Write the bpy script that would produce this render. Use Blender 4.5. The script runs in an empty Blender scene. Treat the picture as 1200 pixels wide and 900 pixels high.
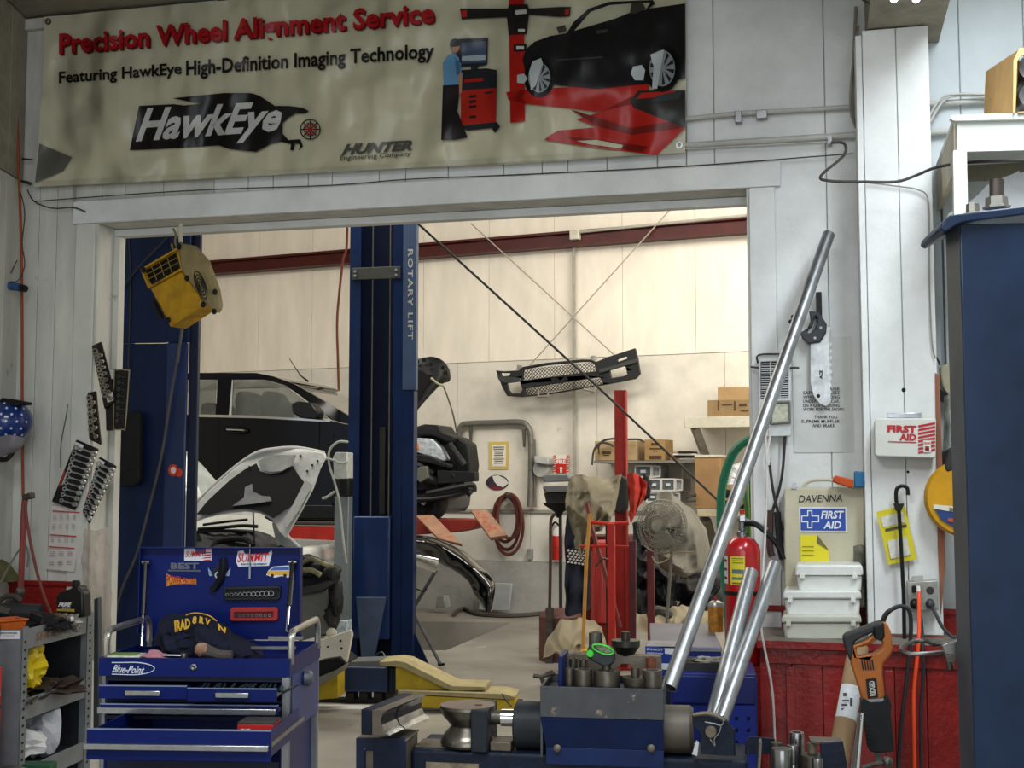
import bpy, bmesh, math, random
from mathutils import Vector, Matrix, noise
from mathutils.geometry import tessellate_polygon
random.seed(7)
R = math.radians
SC = bpy.context.scene
COL = SC.collection
# ---------------------------------------------------------------- camera
FPX, CAMZ = 1480.0, 1.55
PITCH = math.atan(115 / FPX)
cam = bpy.data.cameras.new('camera'); camo = bpy.data.objects.new('camera', cam); COL.objects.link(camo)
camo.location = (0, 0, CAMZ); camo.rotation_euler = (math.pi / 2 + PITCH, 0, 0)
cam.sensor_width = 36; cam.lens = 36 * FPX / 1200; cam.clip_end = 100
SC.camera = camo
# ---------------------------------------------------------------- world, lights, exposure
w = bpy.data.worlds.new('world'); SC.world = w; w.use_nodes = True
w.node_tree.nodes['Background'].inputs[0].default_value = (0.86, 0.92, 1.0, 1)
w.node_tree.nodes['Background'].inputs[1].default_value = 0.55
def area(loc, rot, sx, sy, power, col):
    l = bpy.data.lights.new('area_light', 'AREA'); l.shape = 'RECTANGLE'; l.size = sx; l.size_y = sy
    l.energy = power; l.color = col
    o = bpy.data.objects.new('area_light', l); o.location = loc; o.rotation_euler = tuple(R(a) for a in rot)
    COL.objects.link(o); return o
area((1.7, 3.2, 3.75), (0, 0, 0), 0.5, 2.2, 105, (.88, .95, 1))
area((-0.6, 1.5, 3.78), (0, 0, 0), 1.6, 1.2, 125, (.93, .97, 1))
area((-0.5, -3.0, 2.0), (88, 0, 0), 5.0, 3.0, 130, (.9, .95, 1))
area((-2.4, 9.6, 5.6), (18, 0, -10), 5.0, 1.6, 285, (1, .95, .86))
area((3.2, 10.6, 5.6), (22, 0, -15), 4.0, 1.6, 270, (1, .95, .86))
area((5.5, 9.0, 3.2), (90, 0, 60), 4.0, 2.5, 185, (1, .95, .86))
SC.view_settings.view_transform = 'Standard'; SC.view_settings.look = 'None'
SC.view_settings.exposure = 0.0; SC.view_settings.gamma = 1.0
SC.view_settings.use_curve_mapping = False
SC.cycles.max_bounces = 6; SC.cycles.diffuse_bounces = 4; SC.cycles.glossy_bounces = 3
SC.cycles.transmission_bounces = 6; SC.cycles.transparent_max_bounces = 8
SC.cycles.sample_clamp_indirect = 4
# ---------------------------------------------------------------- materials
def lin(h):
    if isinstance(h, tuple): return h
    v = [int(h[i:i + 2], 16) / 255 for i in (0, 2, 4)]
    return tuple((c / 12.92 if c <= .04045 else ((c + .055) / 1.055) ** 2.4) for c in v)
MC = {}
def M(h, rough=.5, metal=0, var=.12, vs=6, bump=0, bs=40, spot=None, alpha=1, trans=0, emit=0, stretch=None, coat=0, bdist=.01, bdet=4, spec=.3):
    key = (h, rough, metal, var, vs, bump, bs, spot, alpha, trans, emit, stretch, coat, bdist, bdet, spec)
    if key in MC: return MC[key]
    m = bpy.data.materials.new('paint_' + str(len(MC))); MC[key] = m; m.use_nodes = True
    nt = m.node_tree; N = nt.nodes; L = nt.links; b = N['Principled BSDF']
    c = lin(h); b.inputs['Roughness'].default_value = rough; b.inputs['Metallic'].default_value = metal
    b.inputs['Alpha'].default_value = alpha; b.inputs['Transmission Weight'].default_value = trans
    if coat: b.inputs['Coat Weight'].default_value = coat; b.inputs['Coat Roughness'].default_value = .08
    if not metal: b.inputs['Specular IOR Level'].default_value = spec
    tc = N.new('ShaderNodeTexCoord'); src = tc.outputs['Object']
    if stretch:
        mp = N.new('ShaderNodeMapping'); mp.inputs['Scale'].default_value = stretch; L.new(src, mp.inputs[0]); src = mp.outputs[0]
    col = None
    if var:
        n = N.new('ShaderNodeTexNoise'); n.inputs['Scale'].default_value = vs; n.inputs['Detail'].default_value = 6
        n.inputs['Roughness'].default_value = .65; L.new(src, n.inputs['Vector'])
        mx = N.new('ShaderNodeMix'); mx.data_type = 'RGBA'
        mx.inputs[6].default_value = tuple(max(0, x * (1 - 2.2 * var)) for x in c) + (1,)
        mx.inputs[7].default_value = tuple(min(1, x * (1 + 1.6 * var)) for x in c) + (1,)
        mr = N.new('ShaderNodeMapRange'); mr.inputs[1].default_value = .3; mr.inputs[2].default_value = .7
        L.new(n.outputs[0], mr.inputs[0]); L.new(mr.outputs[0], mx.inputs[0]); col = mx.outputs[2]
    for sp in (spot or ()):
        sh, amt, ss = sp[:3]
        n2 = N.new('ShaderNodeTexNoise'); n2.inputs['Scale'].default_value = ss; n2.inputs['Detail'].default_value = 8
        n2.inputs['Roughness'].default_value = .7; L.new(tc.outputs['Object'] if len(sp) < 4 else src, n2.inputs['Vector'])
        r2 = N.new('ShaderNodeMapRange'); t = .72 - .4 * amt; r2.inputs[1].default_value = t; r2.inputs[2].default_value = t + .08
        L.new(n2.outputs[0], r2.inputs[0])
        m2 = N.new('ShaderNodeMix'); m2.data_type = 'RGBA'; m2.inputs[7].default_value = lin(sh) + (1,)
        if col: L.new(col, m2.inputs[6])
        else: m2.inputs[6].default_value = c + (1,)
        L.new(r2.outputs[0], m2.inputs[0]); col = m2.outputs[2]
    if col: L.new(col, b.inputs['Base Color'])
    else: b.inputs['Base Color'].default_value = c + (1,)
    if bump:
        n3 = N.new('ShaderNodeTexNoise'); n3.inputs['Scale'].default_value = bs; n3.inputs['Detail'].default_value = bdet
        L.new(src, n3.inputs['Vector'])
        bp = N.new('ShaderNodeBump'); bp.inputs['Strength'].default_value = bump; bp.inputs['Distance'].default_value = bdist
        L.new(n3.outputs[0], bp.inputs['Height']); L.new(bp.outputs[0], b.inputs['Normal'])
    if emit:
        b.inputs['Emission Color'].default_value = c + (1,); b.inputs['Emission Strength'].default_value = emit
    return m
# ---------------------------------------------------------------- geometry of the place
def ray(px, py):
    u = (px - 600) / FPX; v = (450 - py) / FPX; cp, sp = math.cos(PITCH), math.sin(PITCH)
    return Vector((u, cp - v * sp, sp + v * cp))
CAM = Vector((0, 0, CAMZ))
def hit(px, py, pl, off=0):
    d = ray(px, py); n = Vector((-math.sin(pl[2]), math.cos(pl[2]), 0)); p0 = Vector((pl[0], pl[1], 0))
    t = ((p0 - CAM).dot(n) - off) / d.dot(n)
    return CAM + d * t
def fl(px, py, z=0.0):
    d = ray(px, py); return CAM + d * ((z - CAMZ) / d.z)
def Y(px, D, deg=0):      # a vertical plane through the column px at depth D, turned by deg
    return ((px - 600) / FPX * D, D, R(deg))
FW = (0, 5.7, R(-13.7))
BW = (0, 15.3, R(-23))
class T:
    def __init__(s, name, label, cat, px, py, pl, off=0, group=None, loc=None, kind=None):
        s.name, s.label, s.cat, s.group, s.kind = name, label, cat, group, kind
        s.loc = Vector(loc) if loc is not None else hit(px, py, pl, off)
        s.rot = pl[2]; s.mi = (Matrix.Translation(s.loc) @ Matrix.Rotation(s.rot, 4, 'Z')).inverted()
        s.o = None
    def tagit(s, o):
        o.location = s.loc; o.rotation_euler = (0, 0, s.rot)
        if s.label: o['label'] = s.label
        if s.cat: o['category'] = s.cat
        if s.group: o['group'] = s.group
        if s.kind: o['kind'] = s.kind
        s.o = o
    @property
    def root(s):
        if s.o is None:
            o = bpy.data.objects.new(s.name, None); o.empty_display_size = .05; COL.objects.link(o); s.tagit(o)
        return s.o
    def p(s, px, py, dy=0.0):
        d = ray(px, py); n = Vector((-math.sin(s.rot), math.cos(s.rot), 0))
        t = ((s.loc - CAM).dot(n) + dy) / d.dot(n)
        return s.mi @ (CAM + d * t)
    def m(s, n=1.0, px=None, py=None):   # metres of n photo pixels at the thing's depth
        return n * s.loc.y / FPX
    def toloc(s, P): return s.mi @ Vector(P)
class MB:
    def __init__(s, t=None): s.t = t; s.v = []; s.f = []
    def add(s, vs, fs):
        o = len(s.v); s.v += [tuple(v) for v in vs]; s.f += [tuple(i + o for i in f) for f in fs]; return s
    def box(s, x0, x1, y0, y1, z0, z1):
        return s.add([(x, y, z) for z in (z0, z1) for y in (y0, y1) for x in (x0, x1)],
                     [(0, 2, 3, 1), (4, 5, 7, 6), (0, 1, 5, 4), (2, 6, 7, 3), (0, 4, 6, 2), (1, 3, 7, 5)])
    def rbox(s, x0, y0, x1, y1, dy=0, dep=.01):
        a = s.t.p(x0, y0, dy); b = s.t.p(x1, y1, dy)
        return s.box(min(a.x, b.x), max(a.x, b.x), dy, dy + dep, min(a.z, b.z), max(a.z, b.z))
    def prism(s, pts, y0, y1):      # pts (x,z)
        n = len(pts); tri = tessellate_polygon([[Vector((p[0], p[1], 0)) for p in pts]])
        s.add([(p[0], y0, p[1]) for p in pts] + [(p[0], y1, p[1]) for p in pts],
              [tuple(t) for t in tri] + [tuple(i + n for i in reversed(t)) for t in tri] + [(i, (i + 1) % n, (i + 1) % n + n, i + n) for i in range(n)])
        return s
    def pp(s, pts, dy=0, dep=.01):    # pixel polygon, extruded away from the viewer
        q = [s.t.p(a, b, dy) for a, b in pts]; return s.prism([(p.x, p.z) for p in q], dy, dy + dep)
    def flat(s, pts, dy=0):
        q = [s.t.p(a, b, dy) for a, b in pts]
        tri = tessellate_polygon([[Vector((p.x, p.z, 0)) for p in q]])
        return s.add(q, [tuple(t) for t in tri])
    def holed(s, outer, holes, dy=0, dep=.01):
        loops = [[s.t.p(a, b, dy) for a, b in L] for L in [outer] + holes]
        tri = tessellate_polygon([[Vector((p.x, p.z, 0)) for p in L] for L in loops])
        allp = [p for L in loops for p in L]; n = len(allp)
        fs = [tuple(t) for t in tri] + [tuple(i + n for i in reversed(t)) for t in tri]; k = 0
        for L in loops:
            m = len(L); fs += [(k + i, k + (i + 1) % m, k + (i + 1) % m + n, k + i + n) for i in range(m)]; k += m
        return s.add([(p.x, dy, p.z) for p in allp] + [(p.x, dy + dep, p.z) for p in allp], fs)
    def tube(s, pts, r, n=8, closed=False, caps=True):
        pts = [Vector(p) for p in pts]; rs = r if isinstance(r, (list, tuple)) else [r] * len(pts)
        up = Vector((0, 0, 1)); rings = []; k = len(pts)
        prev = None
        for i, p in enumerate(pts):
            a = pts[i - 1] if (i > 0 or closed) else p; b = pts[(i + 1) % k] if (i < k - 1 or closed) else p
            d = (b - a).normalized() if (b - a).length > 1e-9 else Vector((0, 0, 1))
            if prev is None:
                e = d.cross(Vector((0, 1, 0))) if abs(d.y) < .9 else d.cross(Vector((1, 0, 0)))
            else: e = prev - d * prev.dot(d)
            e.normalize(); prev = e; g = d.cross(e)
            rings.append([p + (e * math.cos(t) + g * math.sin(t)) * rs[i] for t in [2 * math.pi * j / n for j in range(n)]])
        vs = [v for rg in rings for v in rg]; fs = []
        for i in range(k if closed else k - 1):
            i2 = (i + 1) % k
            fs += [(i * n + j, i * n + (j + 1) % n, i2 * n + (j + 1) % n, i2 * n + j) for j in range(n)]
        if caps and not closed: fs += [tuple(reversed(range(n))), tuple((k - 1) * n + j for j in range(n))]
        return s.add(vs, fs)
    def pt(s, pts, r, n=8, closed=False, sm=4, dy=0):  # pixel path; entries (x,y[,dy]); r metres
        q = [s.t.p(a[0], a[1], a[2] if len(a) > 2 else dy) for a in pts]
        if sm and len(q) > 2: q = smooth(q, sm, closed)
        return s.tube(q, r, n, closed)
    def lathe(s, c, ax, prof, n=20, open_=False):       # prof (r, t along axis)
        c = Vector(c); ax = Vector(ax).normalized(); e = ax.orthogonal().normalized(); g = ax.cross(e)
        vs = [c + ax * t + (e * math.cos(a) + g * math.sin(a)) * max(r, 1e-5) for r, t in prof for a in [2 * math.pi * j / n for j in range(n)]]
        fs = [(i * n + j, i * n + (j + 1) % n, (i + 1) * n + (j + 1) % n, (i + 1) * n + j) for i in range(len(prof) - 1) for j in range(n)]
        if not open_: fs += [tuple(reversed(range(n))), tuple((len(prof) - 1) * n + j for j in range(n))]
        return s.add(vs, fs)
    def cyl(s, a, b, r, n=16, r2=None):
        a, b = Vector(a), Vector(b); return s.lathe(a, b - a, [(r, 0), (r if r2 is None else r2, (b - a).length)], n)
    def ell(s, c, r, nu=16, nv=10, amp=0, fr=3, seed=0, rot=0, squash=None):
        c = Vector(c); vs = []; fs = []; rm = Matrix.Rotation(rot, 3, 'Y')
        for i in range(nv + 1):
            for j in range(nu):
                th = math.pi * i / nv; ph = 2 * math.pi * j / nu
                d = Vector((math.sin(th) * math.cos(ph), math.sin(th) * math.sin(ph), math.cos(th)))
                k = 1 + (amp * noise.fractal(d * fr + Vector((seed, seed * 2.3, 0)), .7, 2.1, 4) if amp else 0)
                q = rm @ Vector((d.x * r[0] * k, d.y * r[1] * k, d.z * r[2] * k))
                if squash is not None: q.z = max(q.z, squash)
                vs.append(c + q)
        for i in range(nv):
            for j in range(nu): fs.append((i * nu + j, i * nu + (j + 1) % nu, (i + 1) * nu + (j + 1) % nu, (i + 1) * nu + j))
        return s.add(vs, fs)
    def sheet(s, rows, nu=24, nv=24, amp=0, fr=12, seed=0, thick=0, fold=0, ff=20, rid=0):   # rows of pixel points (x,y,dy)
        P = [[s.t.p(a[0], a[1], a[2] if len(a) > 2 else 0) for a in r] for r in rows]
        def cr(L, t):
            k = len(L) - 1; x = t * k; i = min(int(x), k - 1); f = x - i
            a, b, c, d = L[max(i - 1, 0)], L[i], L[i + 1], L[min(i + 2, k)]
            if k < 2: return b.lerp(c, f)
            return .5 * ((2 * b) + (c - a) * f + (2 * a - 5 * b + 4 * c - d) * f * f + (3 * b - a - 3 * c + d) * f ** 3)
        G = []
        for iv in range(nv + 1):
            v = iv / nv; cols = [cr([P[r][c] for r in range(len(P))], v) for c in range(len(P[0]))]
            row = []
            for iu in range(nu + 1):
                u = iu / nu; q = cr(cols, u).copy()
                if amp: q.y += amp * noise.fractal(Vector((q.x * fr, q.z * fr, seed)), .8, 2, 3)
                if rid:
                    k1 = noise.noise(Vector((q.x * fr + q.z * fr * .5, q.z * fr * .6, seed))); k2 = noise.noise(Vector((q.x * fr * 2.3, q.z * fr * 2.3 - q.x * fr, seed + 9)))
                    q.y -= rid * ((1 - 2.6 * abs(k1)) + .4 * (1 - 2.6 * abs(k2))); q.z += rid * .45 * k2
                if fold: q.y += fold * math.sin(u * ff + 2 * noise.noise(Vector((u * 3, v * 2, seed)))) * (.4 + .6 * v)
                row.append(q)
            G.append(row)
        vs = [q for r in G for q in r]; W = nu + 1
        fs = [(i * W + j, i * W + j + 1, (i + 1) * W + j + 1, (i + 1) * W + j) for i in range(nv) for j in range(nu)]
        n = len(vs)
        if thick:
            vs += [q + Vector((0, thick, 0)) for q in vs]
            fs2 = [tuple(i + n for i in reversed(f)) for f in fs]
            rim = [i for i in range(nu + 1)] + [i * W + nu for i in range(1, nv + 1)] + [nv * W + i for i in range(nu - 1, -1, -1)] + [i * W for i in range(nv - 1, 0, -1)]
            fs += fs2 + [(rim[i], rim[(i + 1) % len(rim)], rim[(i + 1) % len(rim)] + n, rim[i] + n) for i in range(len(rim))]
        return s.add(vs, fs)
    def pieces(s):       # groups of loose islands that lie far apart
        par = list(range(len(s.v)))
        def find(i):
            while par[i] != i: par[i] = par[par[i]]; i = par[i]
            return i
        for f in s.f:
            r0 = find(f[0])
            for i in f[1:]: par[find(i)] = r0
        isl = {}
        for i in range(len(s.v)): isl.setdefault(find(i), []).append(i)
        ks = list(isl)
        if len(ks) < 2 or len(ks) > 400: return [list(range(len(s.v)))] if len(ks) < 2 else None
        bb = []
        for k in ks:
            q = [s.v[i] for i in isl[k]]; bb.append(([min(p[a] for p in q) for a in range(3)], [max(p[a] for p in q) for a in range(3)]))
        sz = [max(h[a] - l[a] for a in range(3)) for l, h in bb]; g = list(range(len(ks)))
        def fg(i):
            while g[i] != i: i = g[i]
            return i
        for i in range(len(ks)):
            for j in range(i):
                d = math.sqrt(sum(max(0, bb[i][0][a] - bb[j][1][a], bb[j][0][a] - bb[i][1][a]) ** 2 for a in range(3)))
                if d <= .97 * max(.02, .5 * max(sz[i], sz[j])): g[fg(i)] = fg(j)
        out = {}
        for i, k in enumerate(ks): out.setdefault(fg(i), []).extend(isl[k])
        return list(out.values())
    def build(s, name, mat, par=None, top=False, **k):
        pc = s.pieces()
        if top or pc is None or len(pc) == 1: return s.build1(name, mat, par, **k)
        if len(pc) > 14: k['kind'] = 'stuff'; return s.build1(name, mat, par, **k)
        first = None
        for q in pc:
            q = sorted(q); ix = {v: i for i, v in enumerate(q)}; m = MB(s.t); m.v = [s.v[i] for i in q]
            m.f = [tuple(ix[i] for i in f) for f in s.f if f[0] in ix]; o = m.build1(name, mat, par, **k); first = first or o
        return first
    def build1(s, name, mat, par=None, bev=0, ang=35, kind=None, label=None, sub=0, solid=0, flatsh=False, bseg=2):
        me = bpy.data.meshes.new(name); me.from_pydata(s.v, [], s.f)
        bm = bmesh.new(); bm.from_mesh(me); bmesh.ops.recalc_face_normals(bm, faces=bm.faces); bm.to_mesh(me); bm.free()
        me.materials.append(mat)
        if not flatsh:
            for p in me.polygons: p.use_smooth = True
            me.set_sharp_from_angle(angle=R(ang))
        o = bpy.data.objects.new(name, me); COL.objects.link(o)
        if isinstance(par, T): o.parent = par.root
        elif par is not None: o.parent = par
        if kind: o['kind'] = kind
        if label: o['label'] = label
        if solid:
            md = o.modifiers.new('solid', 'SOLIDIFY'); md.thickness = solid
        if bev:
            md = o.modifiers.new('bevel', 'BEVEL'); md.width = bev; md.segments = bseg; md.limit_method = 'ANGLE'; md.angle_limit = R(40)
        if sub:
            md = o.modifiers.new('sub', 'SUBSURF'); md.levels = sub; md.render_levels = sub
        return o
    def body(s, mat, **k):           # the thing is this one mesh
        o = s.build1(s.t.name, mat, None, **k); s.t.tagit(o); return o
def smooth(q, k=4, closed=False):
    out = []; n = len(q)
    for i in range(n if closed else n - 1):
        g = (lambda j: q[j % n]) if closed else (lambda j: q[min(max(j, 0), n - 1)])
        a, b, c, d = g(i - 1), g(i), g(i + 1), g(i + 2)
        for j in range(k):
            f = j / k; out.append(.5 * ((2 * b) + (c - a) * f + (2 * a - 5 * b + 4 * c - d) * f * f + (3 * b - a - 3 * c + d) * f ** 3))
    if not closed: out.append(q[-1])
    return out
def solo(name, label, cat, px, py, pl, off=0, **k):
    return MB(T(name, label, cat, px, py, pl, off, **k))
def text(t, s, quad, mat, dy=-.002, bold=0, shear=0, par=None, name='lettering', res=2, sp=1.0, label=None, thick=0, font=None):
    """quad: pixel corners TL, TR, BR, BL the words fill"""
    c = bpy.data.curves.new('lettering', 'FONT'); c.body = s; c.size = 1; c.offset = bold; c.shear = shear
    c.resolution_u = res; c.space_character = sp; c.align_x = 'CENTER'
    o = bpy.data.objects.new('tmp', c); COL.objects.link(o)
    dg = bpy.context.evaluated_depsgraph_get(); me = bpy.data.meshes.new_from_object(o.evaluated_get(dg))
    bpy.data.objects.remove(o)
    xs = [v.co.x for v in me.vertices]; ys = [v.co.y for v in me.vertices]
    if not xs: return None
    x0, x1, y0, y1 = min(xs), max(xs), min(ys), max(ys)
    q = [t.p(a, b, dy) for a, b in quad]
    for v in me.vertices:
        u = (v.co.x - x0) / (x1 - x0); w_ = 1 - (v.co.y - y0) / (y1 - y0)
        v.co = q[0].lerp(q[1], u).lerp(q[3].lerp(q[2], u), w_)
    bm = bmesh.new(); bm.from_mesh(me); bmesh.ops.recalc_face_normals(bm, faces=bm.faces); bm.to_mesh(me); bm.free()
    b = MB(t); b.v = [tuple(v.co) for v in me.vertices]; b.f = [tuple(p.vertices) for p in me.polygons]; bpy.data.meshes.remove(me)
    return b.build(name, mat, par if par is not None else t, flatsh=True, **({'label': label} if label else {}))
def rq(x0, y0, x1, y1, sl=0.0): return [(x0, y0), (x1, y0 + sl * (x1 - x0)), (x1, y1 + sl * (x1 - x0)), (x0, y1)]
def arc(cx, cy, rx, ry, a0, a1, n=12): return [(cx + rx * math.cos(R(a0 + (a1 - a0) * i / n)), cy + ry * math.sin(R(a0 + (a1 - a0) * i / n))) for i in range(n + 1)]
def circ(cx, cy, rx, ry=None, n=20): return arc(cx, cy, rx, rx if ry is None else ry, 0, 360 - 360 / n, n - 1)
def lattice(mb, quad, nu, nv, wd, dy, dep):
    """crossed diagonal strips filling a pixel quad"""
    q = [mb.t.p(a, b, dy) for a, b in quad]
    def B(u, v): return q[0].lerp(q[1], u).lerp(q[3].lerp(q[2], u), v)
    for sg in (1, -1):
        for k in range(-nv, nu + nv + 1):
            pts = []
            for j in range(nv + 1):
                u = (k + sg * j) / nu
                if -1e-6 <= u <= 1 + 1e-6: pts.append(B(u, j / nv))
            for a, b in zip(pts, pts[1:]):
                d = (b - a).normalized(); n_ = Vector((-d.z, 0, d.x)) * wd / 2
                mb.prism([((a + n_).x, (a + n_).z), ((b + n_).x, (b + n_).z), ((b - n_).x, (b - n_).z), ((a - n_).x, (a - n_).z)], dy, dy + dep)
# shared materials
WHT = M('d6d8d6', .6, var=.07, vs=3, bump=.12, bs=60, spot=(('9e9a90', .1, 9), ('6b665c', .03, 40)))
WHTR = M('c6c6be', .65, var=.09, vs=2.5, bump=.1, bs=30, spot=(('8a867c', .2, 6),), stretch=(3, 3, .6))
CREAM = M('eee5d4', .75, var=.05, vs=2, bump=.12, bs=5, stretch=(2, 2, .5))
PLY = M('dcd6c8', .7, var=.07, vs=2.5, spot=(('a39c8b', .16, 4), ('857c6c', .04, 15)))
REDW = M('8c1c17', .42, var=.16, vs=9, bump=.5, bs=70, spot=(('4a100d', .1, 14),))
BLUE = M('0f2145', .38, var=.15, vs=4, spec=.15, spot=(('233350', .14, 7),), coat=.1)
STEEL = M('8a8b8c', .32, 1, var=.15, vs=12)
ALUM = M('c4c8cc', .28, 1, var=.08, vs=20)
DSTEEL = M('57534c', .48, .85, var=.25, vs=12, spot=(('6b4b36', .12, 20),), bump=.15, bs=120)
CHROME = M('d8d8da', .08, 1, var=0)
BLK = M('0c0d0e', .5, var=.2, vs=10)
BLKG = M('08090b', .14, var=0, coat=.6)
RUB = M('16171a', .75, var=.2, vs=20)
CARD = M('a08560', .8, var=.12, vs=5)
WPL = M('d9dad6', .4, var=.05, vs=6, spot=(('9b958a', .1, 18),))
YEL = M('d9a514', .5, var=.15, vs=12, spot=(('5c4a1e', .14, 22),))
RED = M('b01f18', .35, var=.15, vs=9, spot=(('5c1310', .15, 18),), coat=.2)
GRY = M('5c6266', .5, var=.12, vs=8, spot=(('3f4346', .12, 12),))
WIRE = M('3c3a37', .6, var=0)
# ================================================================ THE SETTING
def struct(name, px=None, py=None, pl=FW, loc=None): return T(name, None, None, px, py, pl, 0, loc=loc, kind='structure')
# floor of both bays with the open service pit
A_, B_, C_, D_ = fl(380, 727), fl(600, 729.5), fl(523, 762), fl(380, 762)
mb = MB(); O = [Vector((-9, -4, 0)), Vector((9, -4, 0)), Vector((9, 22, 0)), Vector((-9, 22, 0))]
H = [D_, C_, B_, A_]
mb.add(O + H, [(0, 1, 5, 4), (1, 2, 6, 5), (2, 3, 7, 6), (3, 0, 4, 7)])
low = [p - Vector((0, 0, .9)) for p in H]
mb.add(H + low, [(0, 1, 5, 4), (1, 2, 6, 5), (2, 3, 7, 6), (3, 0, 4, 7), (4, 5, 6, 7)])
f = mb.build('floor', M('8b877e', .42, var=.14, vs=1.1, bump=.12, bs=9, spot=(('6c655a', .3, 1.6), ('b9b4a8', .2, 2.6), ('4f483e', .08, 9))), ang=20)
f['kind'] = 'structure'
t = T('floor_stripe', None, None, 480, 829, Y(480, 8.8), loc=fl(480, 829), kind='structure')
MB(t).box(-1.4, .75, -.09, .09, .001, .006).body(M('d3d2cc', .5, var=.05, spot=(('8e887c', .2, 8),)))
# wall around the wide opening
t = struct('wall_front', loc=(0, 5.7, 0)); P = t.p
SL = P(108, 450, -.02).x; SR = P(881, 450, -.02).x; ZT = P(500, 241, -.02).z
XL = P(20, 450).x; XR = 3.6; ZC = 3.9; TH = .16
mb = MB(t); mb.box(XL - .3, SL, .002, TH, 0, ZC); mb.box(SR, XR, .002, TH, 0, ZC); mb.box(SL, SR, .002, TH, ZT, ZC)
mb.build('backing_board', WHTR, t)
cx = [12, 42, 63, 86]
for a, b in zip(cx, cx[1:]):
    MB(t).box(P(a, 450).x + .0015, P(b, 450).x - .0015, -.012, 0, .0, ZC - .01).build('panel', WHTR, t, bev=.003)
hx = [86, 121, 148, 193, 252, 292, 321, 362, 390, 445, 476, 526, 591, 636, 666, 712, 771, 805, 838, 897]
for a, b in zip(hx, hx[1:]):
    MB(t).box(P(a, 220).x + .0015, P(b, 220).x - .0015, -.012, 0, ZT + .05, ZC - .01).build('panel', WHTR if a < 200 else WHT, t, bev=.003)
hx = [897, 972, 1040]
for a, b in zip(hx, hx[1:]):
    MB(t).box(P(a, 400).x + .0015, P(b, 400).x - .0015, -.012, 0, 0, ZC - .01).build('panel', WHT, t, bev=.003)
hx = [1040, 1124, 1200, 1290]
for a, b in zip(hx, hx[1:]):
    MB(t).box(P(a, 80).x + .0015, P(b, 80).x - .0015, -.012, 0, 0, ZC - .01).build('panel', M('c3cbce', .6, var=.06, vs=2), t, bev=.003)
# red painted dado
for x0, x1, y0 in ((-20, 99, 683), (895, 1240, 716)):
    a = P(x0, 690).x; b = P(x1, 690).x; z = P((x0 + x1) / 2, y0, -.02).z
    MB(t).box(a, b, -.03, -.013, 0, z).build('dado_board', REDW, t, bev=.004)
    MB(t).box(a, b, -.045, -.013, z - .012, z + .012).build('dado_cap', REDW, t, bev=.004)
# casing and reveals
CW = .105
t1 = struct('trim_1', loc=(0, 5.7, 0))
MB(t1).box(SL - CW - .02, SR + CW + .03, -.035, -.013, ZT, ZT + .115).build('header_casing', WHT, t1, bev=.004)
MB(t1).box(SL - .02, SR + .02, TH - .03, TH + .03, ZT - .038, ZT - .002).build('header_stop', WHT, t1, bev=.003)
t2 = struct('trim_2', loc=(0, 5.7, 0))
MB(t2).box(SL - CW, SL, -.034, -.013, 0, ZT - .002).build('left_casing', M('c9cac2', .6, var=.06, vs=3, spot=(('877f70', .12, 8),)), t2, bev=.004)
MB(t2).box(SL, SL + .012, -.02, TH - .002, 0, ZT - .002).build('left_jamb', WHTR, t2, bev=.002)
MB(t2).box(SL + .012, SL + .045, TH - .035, TH + .02, 0, ZT - .04).build('left_stop', WHTR, t2, bev=.002)
t3 = struct('trim_3', loc=(0, 5.7, 0))
MB(t3).box(SR, SR + CW + .005, -.034, -.013, 0, ZT - .002).build('right_casing', WHT, t3, bev=.004)
MB(t3).box(SR - .012, SR, -.02, TH - .002, 0, ZT - .002).build('right_jamb', WHTR, t3, bev=.002)
# boxed column on the right and the beam it carries
tc_ = T('wall_pier', None, None, 1050, 700, FW, .26, kind='structure'); P = tc_.p
xa, xb = P(1018, 400).x, P(1097, 400).x; zt = P(1050, 32).z; z0 = -tc_.loc.z
MB(tc_).box(xa + .012, xb - .012, .012, .24, z0, zt).build('core', WHTR, tc_)
xm = P(1058, 400).x
MB(tc_).box(xa, xm - .0015, 0, .012, z0 + .95, zt - .003).build('panel', WHT, tc_, bev=.002)
MB(tc_).box(xm + .0015, xb, 0, .012, z0 + .95, zt - .003).build('panel', WHT, tc_, bev=.002)
MB(tc_).box(xa, xb, -.004, .012, z0, z0 + .945).build('panel', REDW, tc_, bev=.002)
MB(tc_).box(xa - .027, xa - .002, .005, .24, z0, zt - .02).build('corner_strip', WHT, tc_, bev=.002)
tb = T('ceiling_beam', None, None, 1050, 32, FW, .26, kind='structure')
MB(tb).box(xa - .03, xb + .01, -4.5, .24, .004, .55).body(M('8d8778', .9, var=.15, vs=6, bump=.4, bs=30, spot=(('6e6657', .2, 5),)))
# left wall, ceiling, remaining shell of the near bay
Lc = hit(20, 450, FW); xl = Lc.x
t = struct('wall_left', loc=(xl - .1, 0, 0), pl=(0, 0, 0))
MB(t).box(0, .1 - .012, -4, Lc.y + .3, 0, 4.0).build('backing_board', WHTR, t)
for i in range(14):
    y1 = Lc.y - .012 - i * .2
    MB(t).box(.088, .102, y1 - .197, y1, .95, 3.06).build('panel', WHTR, t, bev=.002)
    MB(t).box(.088, .108, y1 - .197, y1, 0, .945).build('panel', REDW, t, bev=.002)
    MB(t).box(.088, .106, y1 - .197, y1, 3.065, 3.9).build('panel', M('9b9484', .9, var=.15, vs=5, bump=.4, bs=30), t, bev=.002)
t = struct('ceiling', loc=(0, 0, 0), pl=(0, 0, 0))
MB(t).box(xl, 4.2, -4, 6.6, ZC + .01, ZC + .1).build('near_ceiling', M('8d8778', .9, var=.12, vs=5), t)
MB(t).box(-9, 9, 6.62, 22, 6.6, 6.7).build('far_ceiling', M('c9c4b6', .8), t)
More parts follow.
